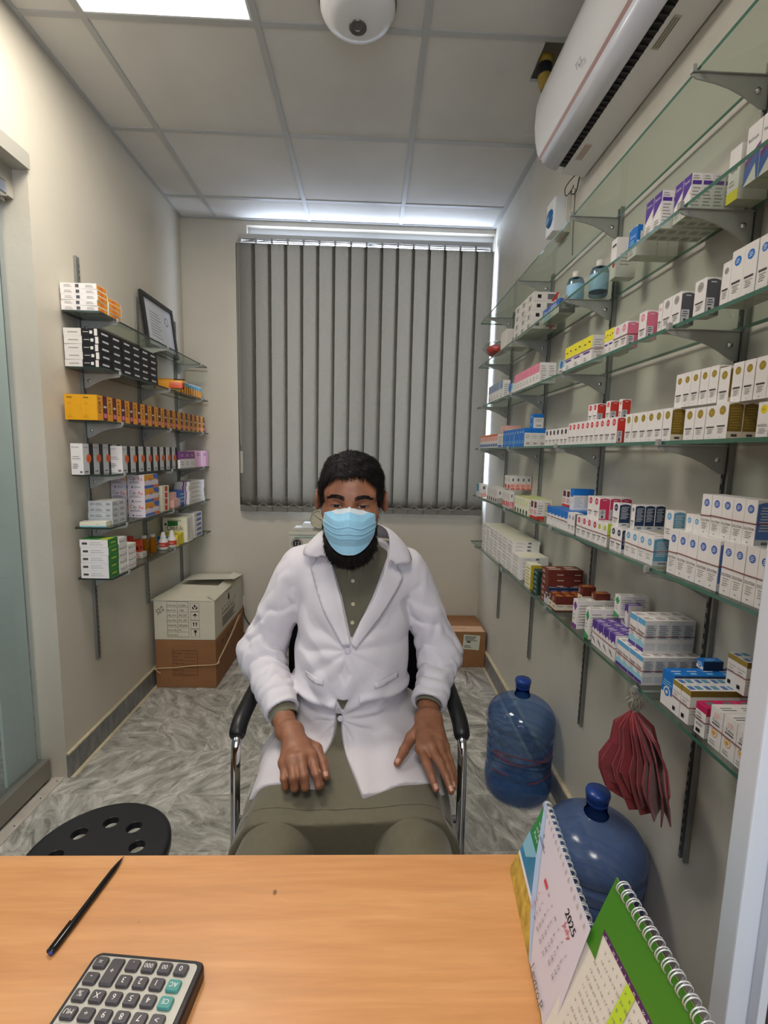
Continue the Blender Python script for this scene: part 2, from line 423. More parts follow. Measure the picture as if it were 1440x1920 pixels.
ORD = ['first', 'second', 'third', 'fourth', 'fifth', 'sixth', 'seventh', 'eighth', 'ninth', 'tenth', 'eleventh', 'twelfth', 'thirteenth', 'fourteenth', 'fifteenth', 'sixteenth', 'seventeenth', 'eighteenth', 'nineteenth', 'twentieth']
UR = [1.027, 1.606, 2.178, 2.746]; UL = [2.142, 2.650, 3.140]
for i, y in enumerate(UR[::-1]):
    upright(XR, y, .425, 2.212, 'R', 'slotted steel upright on the right wall, %s from the window' % ORD[i], 'uprights on the right wall')
for i, y in enumerate(UL[::-1]):
    upright(XL, y, [.42, .52, .42][i], 2.205, 'L', 'slotted steel upright on the left wall, %s from the window' % ORD[i], 'uprights on the left wall')
# ---------------------------------------------------------------- glass shelves with their brackets
def bracket_bm(s):
    """sheet steel bracket, reaching out of the wall by 0.155 towards -x (s=1) or +x (s=-1)"""
    bm = bmesh.new(); top = [(0, 0), (.157, 0), (.157, -.007)]
    low = [(.15, -.012), (.11, -.019), (.08, -.027), (.05, -.040), (.03, -.052), (.012, -.062), (0, -.062)]
    pts = [(-s*a, z) for a, z in top+low]
    add_prism(bm, pts, 'y', -.0014, .0014)
    add_box(bm, min(0, -s*.157), max(0, -s*.157), -.005, .005, -.0016, .0002)
    add_box(bm, min(-s*.152, -s*.160), max(-s*.152, -s*.160), -.005, .005, -.002, .012)
    return bm
_bk = {}
def bracket(side, parent, x, y, z):
    s = 1 if side == 'R' else -1
    if side not in _bk:
        bm = bracket_bm(s); o = obj('bracket', bm, M_steel, parent)
        b2 = bmesh.new()
        for k in (-1, 1): add_lathe(b2, [(0, k*.006), (.006, k*.005), (.006, k*.0015)], 10, (-s*.022, 0, -.030), axis='y')
        c = obj('screw', b2, M_chrome, o); _bk[side] = (o, c)
    else:
        o0, c0 = _bk[side]; o = o0.copy(); COL.objects.link(o); o.parent = parent; c = c0.copy(); COL.objects.link(c); c.parent = o
    o.location = (x, y, z)
SZR = [2.19, 1.935, 1.695, 1.45, 1.165, .875]; SZL = [1.953, 1.732, 1.516, 1.292, 1.066, .844]
def shelf(side, z, y0, y1, label):
    t = thing('glass_shelf', label, 'shelf', ((XR-.085) if side == 'R' else (XL+.085), y0, z))
    x0, x1 = (-.075, .070) if side == 'R' else (-.07, .078)
    bm = bmesh.new(); add_box(bm, x0, x1, 0, y1-y0, -.008, 0, bev=0)
    for f in bm.faces:
        if abs(f.normal.z) < .5: f.material_index = 1
    bmesh.ops.recalc_face_normals(bm, faces=bm.faces)
    for f in bm.faces: f.material_index = 0 if abs(f.normal.z) > .5 else 1
    obj('glass_pane', bm, [M_glass, M_gedge if side == 'R' else M_gedge_l], t)
    for y in (UR if side == 'R' else UL):
        bracket(side, t, .085-.0125 if side == 'R' else -.085+.0125, y-y0, -.0085)
nm = ['topmost', 'second', 'third', 'fourth', 'fifth', 'lowest']
for i, z in enumerate(SZR):
    shelf('R', z, .56, 2.90, '%s long glass shelf on the right wall%s' % (nm[i], ', empty' if i == 0 else ', lined with medicine cartons'))
for i, z in enumerate(SZL):
    shelf('L', z, 2.012, 3.268, '%s glass shelf on the left wall, beside the window end' % nm[i])
# ---------------------------------------------------------------- medicine cartons
PAL = dict(w='#e3dfdc', w2='#d9d5cf', cream='#e2dfc8', k='#1a191c', ink='#4a4548', grey='#a39f9a', gr2='#6f6f74', dg='#55565c', blue='#1670c4', rb='#4468b4', rb2='#4f6fae', navy='#20324f', sky='#62a5cf', sky2='#5a93ab', pink='#e58aa0', pk2='#d6718a', pk3='#e9b3a6', mag='#c3365c', mg2='#c31e5a',
           red='#c8382f', rd2='#d6303c', gold='#9a8338', gold2='#7c6424', yel='#e8dd3a', yel2='#e5cf22', oy='#b9a52a', grn='#3f9a5a', lime='#b0c23e', dgr='#1f3d34', teal='#3d8794', pur='#54368f', pr2='#7a3a86', brn='#6b2f27', cr2='#d9cdb8', ory='#d9942c', or2='#d96b30', amb='#e0a11c', amb2='#c98f14', lil='#d9cfd6', oral='#d9502e', blgrey='#8f9fb3', lg='#bfc2c4', wine='#5c2630', olive='#8a7d2a', lpk='#d8a6bd', aqua='#8fc6d6', dgreen='#2f7a38')
_pm = {}
def pmat(k):
    if k not in _pm: _pm[k] = mat('card_'+k, PAL[k], .42, 0, .4, noise=.03, nscale=30)
    return _pm[k]
def dot(col, txt='w'):
    return [('c', .5, .80, .27, col), ('l', .34, .76, .66, .84, 3, txt)]
def namebar(v=.36, word=None, col='ink'):
    it = [('t', .12, v, .052, word or 'LINOTEAR', col, .80)] if word else [('l', .14, v, .88, v+.05, 1, col)]
    return it+[('l', .22, v-.17, .78, v-.03, 4, 'grey'), ('r', .42, .05, .52, .07, 'grey')]
def side(col, foot='lg'):
    return [('a', .03, .0, .97, .965, col), ('l', .14, .34, .86, .86, 9, 'lg'), ('r', .03, 0, .97, .16, foot), ('r', .3, .05, .7, .11, 'gr2')]
def side2(col):
    return [('a', .03, .0, .97, .965, col), ('l', .3, .86, .7, .9, 1, 'lg'), ('r', .06, .04, .62, .46, 'lg'), ('l', .14, .26, .54, .42, 3, 'ink'), ('r', .22, .07, .42, .2, 'ink')]
def top_print(col='grey'):
    return [('l', .2, .3, .8, .75, 3, col)]
D = {
 'yellowfoot': dict(base='w', F=[('r', 0, 0, 1, .2, 'yel'), ('t', .2, .55, .07, 'eye', 'ink', .6), ('l', .15, .3, .7, .4, 2, 'grey')], E=[('r', .08, .5, .55, .95, 'w2'), ('r', .2, .62, .5, .75, 'gr2')]),
 'purple': dict(base='w', F=[('p', [(0, 1), (1, 1), (1, .72), (0, .42)], 'pur'), ('t', .12, .82, .07, 'Duster', 'w', .7), ('p', [(.9, .5), (1, .56), (1, .52), (.9, .46)], 'ory'), ('l', .15, .12, .8, .3, 3, 'grey')], E=[('r', .08, .72, .92, .82, 'pur'), ('l', .1, .2, .9, .66, 6, 'grey'), ('l', .1, .86, .8, .95, 2, 'grey')], B=[('r', .15, .2, .85, .75, 'grey')]),
 'blueround': dict(base='w', F=[('a', 0, .35, 1, 1, 'blue'), ('t', .15, .66, .09, 'Zimal', 'w', .7), ('l', .15, .45, .8, .58, 2, 'aqua'), ('l', .15, .1, .7, .25, 2, 'grey')], E=[('r', .0, .5, .5, 1, 'blue'), ('r', .3, .5, .8, .8, 'w2')], B=[('r', .2, .2, .8, .8, 'w2')]),
 'reddot': dict(base='w', F=[('c', .6, .35, .25, 'red'), ('l', .2, .8, .9, .88, 1, 'ink')], E=[('l', .2, .3, .8, .6, 4, 'grey')]),
 'bluetext': dict(base='w2', F=[('r', 0, .45, 1, 1, 'rb'), ('t', .08, .58, .2, 'Clean pads', 'w', .5), ('l', .5, .6, .95, .85, 2, 'w'), ('r', .1, .08, .5, .38, 'aqua')], E=[('r', 0, 0, 1, .75, 'dg'), ('l', .1, .3, .9, .6, 3, 'w2'), ('r', 0, .75, 1, 1, 'rb')], B=[('l', .1, .2, .9, .8, 4, 'grey')]),
 'bluetop': dict(base='w', F=[('r', 0, .55, 1, 1, 'blgrey'), ('l', .2, .65, .8, .8, 2, 'rb'), ('l', .2, .15, .8, .3, 2, 'grey')], E=[('l', .15, .2, .85, .8, 6, 'grey')]),
 'lightblue': dict(base='w', F=[('r', 0, .45, 1, 1, 'aqua'), ('c', .5, .7, .25, 'rb2'), ('l', .2, .15, .8, .3, 2, 'grey')], E=[('l', .15, .2, .85, .8, 5, 'grey')]),
 'pinktop': dict(base='w', F=[('r', 0, .55, 1, 1, 'pink'), ('l', .25, .7, .75, .85, 2, 'pk2'), ('l', .2, .25, .8, .42, 2, 'grey')], E=[('l', .15, .15, .85, .85, 7, 'grey'), ('r', .1, .45, .9, .5, 'w2')]),
 'yellowtop': dict(base='w', F=[('r', 0, .54, 1, 1, 'yel'), ('r', .18, .72, .38, .77, 'ink'), ('r', .62, .76, .82, .81, 'ink'), ('l', .15, .38, .85, .46, 1, 'pur'), ('l', .2, .12, .6, .25, 2, 'grey')], E=[('r', 0, 0, 1, 1, 'w2'), ('l', .15, .35, .85, .85, 6, 'grey'), ('r', .4, .1, .8, .3, 'grey')]),
 'pinkdot': dict(base='w', F=dot('pink')+namebar(.36), E=side2('pk2')),
 'greydot': dict(base='w', F=dot('grey', 'gr2')+namebar(.36), E=side2('dg')),
 'bluedot': dict(base='w', F=[('c', .5, .78, .27, 'blue'), ('l', .34, .74, .66, .82, 3, 'w')]+namebar(.36), E=side('blue')),
 'orange': dict(base='w2', F=[('r', 0, .5, 1, 1, 'pk3'), ('r', 0, .85, 1, 1, 'or2'), ('l', .2, .6, .8, .75, 2, 'or2'), ('r', .1, .1, .9, .3, 'rb2')], E=[('l', .1, .3, .9, .8, 4, 'grey'), ('r', .1, .05, .8, .2, 'rb2')]),
 'brightblue': dict(base='blue', F=[('l', .2, .75, .8, .85, 2, 'w'), ('l', .15, .2, .85, .35, 2, 'aqua')], E=[('r', 0, 0, 1, .74, 'w2'), ('l', .15, .45, .85, .65, 3, 'grey'), ('r', .3, .12, .8, .24, 'grey')]),
 'pinkbox': dict(base='pk3', F=[('l', .2, .3, .8, .7, 2, 'grey')], E=[('l', .1, .2, .9, .5, 2, 'w')]),
 'blackdot': dict(base='w', F=[('c', .5, .78, .26, 'ink')]+namebar(.30), E=side('dg')),
 'reddot2': dict(base='w', F=dot('rd2')+namebar(.32), E=side2('red')),
 'golddot': dict(base='w', F=[('c', .5, .79, .27, 'gold'), ('l', .34, .755, .66, .825, 3, 'oy')]+namebar(.34), E=[('a', .02, .0, .98, .97, 'gold2'), ('l', .12, .28, .85, .85, 8, 'gold'), ('r', .02, 0, .98, .2, 'cr2'), ('r', .3, .06, .7, .13, 'ink')]),
 'moxol': dict(base='w', F=[('c', .5, .80, .28, 'yel2'), ('l', .34, .77, .66, .83, 2, 'gold'), ('t', .1, .3, .075, 'MOXCEL', 'dg', .8), ('l', .2, .12, .85, .26, 3, 'grey')], E=side('yel2')),
 'teal': dict(base='w', F=[('r', 0, .35, .5, 1, 'teal'), ('l', .1, .1, .9, .3, 3, 'grey')], E=[('r', .3, .6, .7, .85, 'gr2'), ('r', 0, 0, 1, .3, 'pk3')]),
 'darkfoot': dict(base='w2', F=[('l', .15, .5, .8, .85, 4, 'grey'), ('c', .5, .18, .25, 'wine')], E=[('r', .35, .6, .65, .8, 'gr2'), ('r', 0, 0, 1, .35, 'grey')]),
 'pinkfoot': dict(base='w2', F=[('l', .15, .6, .8, .85, 3, 'grey'), ('r', .2, .08, .8, .38, 'rd2')], E=[('r', .35, .65, .65, .82, 'gr2'), ('r', .05, .05, .95, .38, 'pk2'), ('l', .2, .1, .8, .3, 2, 'w')]),
 'pinktall': dict(base='w2', F=[('l', .15, .6, .8, .85, 3, 'grey'), ('r', .2, .05, .8, .35, 'red')], E=[('r', .35, .62, .65, .82, 'dg'), ('r', 0, 0, 1, .45, 'pk3'), ('l', .1, .2, .9, .35, 2, 'red'), ('r', .15, .03, .85, .1, 'red')]),
 'greenfoot': dict(base='cream', F=[('l', .15, .5, .8, .85, 4, 'lime'), ('c', .5, .14, .25, 'dgr')], E=[('l', .15, .3, .8, .8, 4, 'grey'), ('r', .5, .3, .9, .7, 'pk2')], T=[('r', .1, .15, .9, .85, 'lime')]),
 'redbase': dict(base='w2', F=[('r', .15, .62, .85, .98, 'wine'), ('l', .1, .25, .9, .5, 3, 'rd2'), ('r', 0, 0, 1, .14, 'red')], E=[('l', .15, .3, .8, .8, 4, 'grey'), ('r', 0, 0, 1, .17, 'red')]),
 'bluecap': dict(base='w', F=[('r', 0, .68, 1, 1, 'blue'), ('p', [(0, .68), (.5, .60), (1, .68)], 'blue'), ('l', .1, .3, .9, .5, 3, 'lg')], E=[('r', 0, .70, 1, 1, 'blue'), ('l', .1, .15, .9, .62, 6, 'lg')], T=[('r', 0, 0, 1, 1, 'blue'), ('l', .2, .3, .8, .7, 2, 'rb2')]),
 'greydot2': dict(base='w', F=[('c', .5, .78, .24, 'blgrey')]+namebar(.34), E=[('r', 0, 0, 1, 1, 'gr2'), ('r', .0, .0, 1, .35, 'grey')]),
 'magdot': dict(base='w', F=dot('mag')+namebar(.32), E=side2('mag'), T=top_print()),
 'greendot': dict(base='w', F=[('c', .5, .78, .24, 'lime')]+namebar(.34), E=[('r', 0, .42, 1, 1, 'lime'), ('r', 0, 0, 1, .42, 'grey')], T=top_print()),
 'navydot': dict(base='w', F=dot('navy')+namebar(.32), E=side('navy'), T=top_print()),
 'skydot': dict(base='w', F=dot('sky')+[('t', .1, .34, .06, 'Lotepro T', 'dg', .8), ('l', .2, .2, .8, .3, 2, 'grey'), ('r', .42, .05, .52, .07, 'grey')], E=side('sky2'), T=top_print()),
 'solo': dict(base='w', F=dot('rb')+[('t', .06, .35, .055, 'SOLOTEAR', 'ink', .88), ('l', .2, .17, .8, .32, 4, 'grey'), ('r', .42, .07, .54, .09, 'gr2')], E=side('rb2'), T=top_print()),
 'flatwhite': dict(base='w', F=[('l', .08, .25, .92, .75, 2, 'grey')], E=[('l', .1, .3, .45, .7, 2, 'grey'), ('r', .55, .25, .68, .75, 'gr2')], T=[('r', .05, .05, .95, .95, 'cream')]),
 'yellowgreen': dict(base='cream', F=[('l', .1, .15, .9, .85, 6, 'oy')], E=[('r', 0, 0, 1, 1, 'oy')], T=[('r', .05, .05, .95, .95, 'cream')]),
 'darkgreen': dict(base='dgr', F=[('l', .1, .3, .9, .7, 2, 'aqua')], E=[('r', .3, .2, .9, .8, 'lg')]),
 'brown': dict(base='brn', F=[('l', .15, .3, .6, .7, 2, 'cr2')], E=[('l', .5, .1, .9, .25, 1, 'cr2')], T=[('l', .1, .2, .9, .8, 2, 'cr2')]),
 'navybox': dict(base='navy', F=[('r', 0, 0, 1, .5, 'lg'), ('l', .2, .6, .8, .9, 2, 'w')], E=[('l', .1, .5, .9, .9, 3, 'rb2')], T=[('l', .1, .2, .9, .8, 2, 'blgrey')]),
 'darkgreenflat': dict(base='dgr', F=[('r', .6, .2, .9, .8, 'pk2')], T=[('l', .05, .2, .6, .8, 3, 'rb2'), ('r', .5, .1, .95, .4, 'pk2')]),
 'brown2': dict(base='brn', F=[('r', 0, .08, 1, .5, 'cr2'), ('c', .5, .28, .12, 'dgr'), ('l', .12, .6, .5, .9, 3, 'cr2')], E=[('r', 0, .08, 1, .46, 'cr2'), ('l', .15, .3, .85, .4, 1, 'grey')], T=[('l', .1, .2, .9, .8, 2, 'ory')]),
 'purplemark': dict(base='w', F=[('p', [(.5, .95), (.9, .8), (.5, .6), (.1, .8)], 'pr2'), ('l', .2, .3, .6, .5, 2, 'grey'), ('r', 0, 0, 1, .15, 'pr2')], E=[('l', .1, .12, .9, .85, 8, 'grey')], T=[('l', .1, .2, .9, .8, 3, 'gr2')]),
 'greenmark': dict(base='w', F=[('p', [(.5, .95), (.9, .76), (.5, .55), (.1, .76)], 'grn'), ('l', .2, .35, .6, .5, 2, 'grey'), ('p', [(0, 0), (1, 0), (1, .12), (0, .22)], 'grn')], E=[('l', .1, .12, .9, .85, 8, 'grey')], T=[('l', .1, .2, .9, .8, 3, 'gr2')]),
 'purplecap': dict(base='w', F=[('p', [(0, 1), (1, 1), (1, .62), (.7, .74), (.4, .60), (.2, .72), (0, .64)], 'pur'), ('l', .15, .44, .85, .58, 2, 'lil'), ('p', [(.1, .36), (.4, .30), (.8, .1), (.7, .1), (.2, .24)], 'gr2')], E=[('r', .1, .06, .9, .5, 'w2'), ('l', .15, .12, .8, .8, 6, 'lil')], T=[('r', 0, 0, 1, 1, 'pur'), ('l', .15, .2, .85, .75, 2, 'lil')]),
 'hyspa': dict(base='w', F=[('r', 0, .82, 1, .99, 'sky'), ('p', [(0, .28), (.5, .36), (1, .28), (1, .14), (0, .14)], 'aqua'), ('r', 0, .02, 1, .14, 'pur'), ('t', .1, .54, .11, 'Hyspa', 'wine', .82), ('l', .2, .38, .8, .48, 2, 'grey')], E=[('r', 0, 0, 1, .98, 'w2'), ('r', .08, .42, .92, .88, 'lg'), ('l', .14, .46, .86, .84, 7, 'gr2'), ('r', .08, .08, .92, .3, 'lg')], T=[('l', .12, .3, .88, .7, 2, 'wine')]),
 'blueeye': dict(base='blue', F=[('r', 0, 0, 1, .38, 'w'), ('c', .5, .42, .30, 'w'), ('c', .5, .42, .22, 'blue'), ('c', .5, .42, .10, 'w'), ('l', .1, .58, .9, .75, 3, 'aqua')], E=[('r', 0, 0, 1, 1, 'navy')], T=[('r', .2, .55, .8, .62, 'w'), ('l', .2, .2, .6, .4, 1, 'aqua')]),
 'goldband': dict(base='w', F=[('r', 0, .84, 1, 1, 'gold'), ('t', .1, .66, .07, 'Tacrodex', 'grey', .8), ('l', .15, .5, .85, .62, 2, 'grey'), ('r', .2, .1, .52, .22, 'k')], E=[('r', 0, .82, 1, 1, 'gold2'), ('l', .1, .3, .9, .5, 3, 'grey'), ('r', .05, .0, .95, .28, 'w2')], T=[('r', .1, .2, .42, .8, 'rb2'), ('r', .52, .2, .9, .8, 'sky2')]),
 'magenta': dict(base='w', F=[('r', 0, .78, 1, 1, 'mg2'), ('t', .1, .64, .07, 'EYEL', 'ink', .5), ('l', .1, .45, .8, .6, 2, 'gr2'), ('l', .15, .3, .8, .4, 1, 'grey'), ('r', .2, .08, .6, .2, 'k')], E=[('r', 0, .72, 1, 1, 'mg2'), ('l', .1, .2, .9, .6, 5, 'grey')], T=[('r', 0, 0, 1, 1, 'mg2'), ('r', .3, .25, .75, .8, 'gr2')]),
 'orangeeye': dict(base='w', F=[('c', .45, .36, .25, 'ory'), ('c', .45, .36, .20, 'w'), ('c', .42, .36, .13, 'amb'), ('t', .2, .64, .075, 'Tobra', 'ink', .6), ('l', .2, .58, .85, .62, 1, 'ink'), ('l', .3, .76, .8, .88, 3, 'pk3'), ('l', .15, .08, .7, .18, 2, 'grey')], E=[('l', .15, .15, .85, .85, 7, 'grey')], T=[('l', .1, .25, .9, .6, 2, 'gr2')]),
 'orangeflat': dict(base='w', F=[('r', .05, .08, .95, .92, 'ory'), ('r', .3, .25, .6, .75, 'or2')], E=[('r', .42, .2, .52, .8, 'dg'), ('l', .1, .3, .35, .7, 2, 'grey'), ('l', .7, .3, .95, .7, 2, 'grey')]),
 'blackwhite': dict(base='k', F=[('l', .2, .35, .8, .65, 1, 'lg')], E=[('r', 0, 0, .5, 1, 'w2'), ('l', .12, .4, .42, .6, 1, 'grey'), ('l', .55, .5, .72, .6, 1, 'lg'), ('r', .74, .3, .82, .7, 'w2'), ('r', .87, .06, .96, .94, 'w2')]),
 'fort': dict(base='amb', F=[('r', 0, 0, .52, 1, 'ory'), ('r', .56, 0, 1, 1, 'wine'), ('tv', .12, .28, .26, 'FORT', 'k'), ('r', .62, .12, .94, .3, 'pk2'), ('r', .62, .52, .9, .6, 'lg')], E=[('l', .15, .6, .5, .7, 2, 'amb2'), ('l', .15, .86, .5, .92, 1, 'gold2'), ('l', .15, .1, .5, .2, 2, 'amb2')]),
 'oval': dict(base='w', F=[('r', .0, 0, .52, 1, 'lg'), ('t', .06, .86, .045, 'Revolar', 'ink', .42), ('r', .56, 0, .98, 1, 'k'), ('c', .52, .52, .24, 'or2'), ('c', .52, .52, .13, 'oral'), ('l', .1, .08, .45, .12, 1, 'ink')], E=[('t', .1, .86, .05, 'Revolar', 'ink', .6), ('l', .1, .5, .9, .6, 2, 'grey'), ('l', .1, .2, .6, .35, 3, 'gr2'), ('r', .7, .05, .9, .12, 'gr2')]),
 'purplepack': dict(base='w', F=[('r', 0, .55, 1, 1, 'pr2'), ('l', .2, .7, .8, .85, 2, 'lpk'), ('l', .2, .2, .8, .4, 2, 'grey')], E=[('r', 0, .5, 1, 1, 'pr2')]),
 'pinkpack': dict(base='lpk', F=[('r', .8, 0, .9, 1, 'w'), ('l', .1, .7, .7, .85, 2, 'pr2')], E=[('l', .1, .6, .9, .8, 2, 'pr2')]),
 'neo': dict(base='lg', F=[('l', .1, .3, .9, .7, 2, 'dg')], E=[('t', .08, .3, .4, 'NEO', 'navy', .2), ('l', .3, .3, .64, .7, 2, 'gr2'), ('t', .74, .3, .4, 'NEO', 'navy', .2)], T=[('r', .03, .05, .97, .95, 'w2')]),
 'purplestripe': dict(base='w', F=[('l', .1, .3, .9, .7, 2, 'grey')], E=[('r', .55, .0, .66, 1, 'pr2'), ('r', .72, 0, .8, 1, 'pr2')], T=[('r', 0, 0, 1, .2, 'pr2')]),
 'greenflat': dict(base='w', F=[('r', 0, 0, 1, 1, 'dgreen'), ('l', .3, .4, .8, .6, 1, 'lime')], E=[('l', .08, .35, .28, .7, 1, 'ink'), ('l', .35, .3, .9, .7, 2, 'lg')], T=[('r', 0, 0, 1, 1, 'dgreen'), ('r', .65, .05, 1, .8, 'lime')]),
 'remoxit': dict(base='w', F=[('t', .08, .3, .4, 'Remox 20', 'dgr', .84)], E=[('l', .1, .3, .9, .7, 2, 'grey')]),
}
def face_frames(side, w, d, h):
    V = Vector
    fr = {'T': (V((-d/2, -w/2, h)), V((1,0,0)), V((0,1,0)), d, w, V((0,0,1))), 'B': (V((-d/2, w/2, 0)), V((1,0,0)), V((0,-1,0)), d, w, V((0,0,-1))),
          'E': (V((-d/2, -w/2, 0)), V((1,0,0)), V((0,0,1)), d, h, V((0,-1,0)))}
    if side == 'R': fr['F'] = (V((-d/2, w/2, 0)), V((0,-1,0)), V((0,0,1)), w, h, V((-1,0,0)))
    else: fr['F'] = (V((d/2, -w/2, 0)), V((0,1,0)), V((0,0,1)), w, h, V((1,0,0)))
    return fr
def draw(bm, frame, items, idx):
    O, U, Vv, sw, sh, n = frame; lay = 0
    def P(u, v, k): return O+U*(u*sw)+Vv*(v*sh)+n*(.00018*k)
    def poly(pts, mi):
        vs = [bm.verts.new(p) for p in pts]; f = bm.faces.new(vs); f.material_index = mi
    for it in items:
        lay += 1; k = it[0]
        if k == 'r': poly([P(it[1], it[2], lay), P(it[3], it[2], lay), P(it[3], it[4], lay), P(it[1], it[4], lay)], idx(it[5]))
        elif k == 'a':
            u0, v0, u1, v1 = it[1:5]
            pts = [(u0, v0), (u1, v0), (u1, v1-.05)]+[(u1+(u0-u1)*t, v1-.05+.05*math.sin(PI*t)) for t in (.1, .25, .5, .75, .9)]+[(u0, v1-.05)]
            poly([P(a, b, lay) for a, b in pts], idx(it[5]))
        elif k == 'p': poly([P(a, b, lay) for a, b in it[1]], idx(it[2]))
        elif k == 'c':
            r = it[3]*sw; poly([P(it[1], it[2], lay)+U*(r*math.cos(2*PI*q/16))+Vv*(r*1.08*math.sin(2*PI*q/16)) for q in range(16)], idx(it[4]))
        elif k == 'l':
            u0, v0, u1, v1, nl, col = it[1:]; hh = (v1-v0)/(2*nl-1) if nl > 1 else v1-v0
            for q in range(nl):
                va = v0+q*2*hh; e = u1-(u1-u0)*((q*37+nl*11) % 5)*.07; s = u0+(u1-u0)*((q*13) % 3)*.04
                poly([P(s, va, lay), P(e, va, lay), P(e, va+hh*.8, lay), P(s, va+hh*.8, lay)], idx(col))
        elif k == 't': put_text(bm, it[4], P(it[1], it[2], lay), U, Vv, it[3]*sh, it[6]*sw, idx(it[5]))
        elif k == 'tv': put_text(bm, it[4], P(it[1]+it[3], it[2], lay), Vv, -U, it[3]*sw, None, idx(it[5]))
_cm = {}
def carton_mesh(side, des, w, d, h):
    key = (side, des, round(w*500), round(d*500), round(h*500))
    if key in _cm: return _cm[key]
    D_ = D[des]; cols = [D_['base']]
    def idx(c):
        if c not in cols: cols.append(c)
        return cols.index(c)
    bm = bmesh.new(); add_box(bm, -d/2, d/2, -w/2, w/2, 0, h, 0)
    bmesh.ops.recalc_face_normals(bm, faces=bm.faces)
    fr = face_frames(side, w, d, h)
    for f in 'FETB':
        if f in D_: draw(bm, fr[f], D_[f], idx)
    # flap seam along the top edges
    me = bpy.data.meshes.new('medicine_carton'); bm.to_mesh(me); bm.free()
    for c in cols: me.materials.append(pmat(c))
    _cm[key] = me; return me
WORD_MAX = 16
LABELS = set()
def carton(side, des, w, d, h, loc, rz, label, group, name='medicine_carton', ry=0):
    o = bpy.data.objects.new(name, carton_mesh(side, des, w, d, h)); COL.objects.link(o)
    o.location = loc; o.rotation_euler = (0, ry, rz)
    if len(label.split()) > WORD_MAX: print('LONG', label)
    if label in LABELS: print('DUP', label)
    LABELS.add(label)
    return tag(o, label, 'medicine box', group)
CARTON_NAME = dict(flatwhite='flat_tablet_carton', darkgreen='flat_tablet_carton', darkgreenflat='flat_tablet_carton', brown='tablet_carton', brown2='tablet_carton', navybox='tablet_carton', orangeflat='flat_tablet_carton', blackwhite='tablet_carton', fort='supplement_carton', oval='supplement_carton', purplepack='supplement_carton', pinkpack='supplement_carton', neo='flat_tablet_carton', purplestripe='flat_tablet_carton', greenflat='flat_tablet_carton', remoxit='flat_tablet_carton')
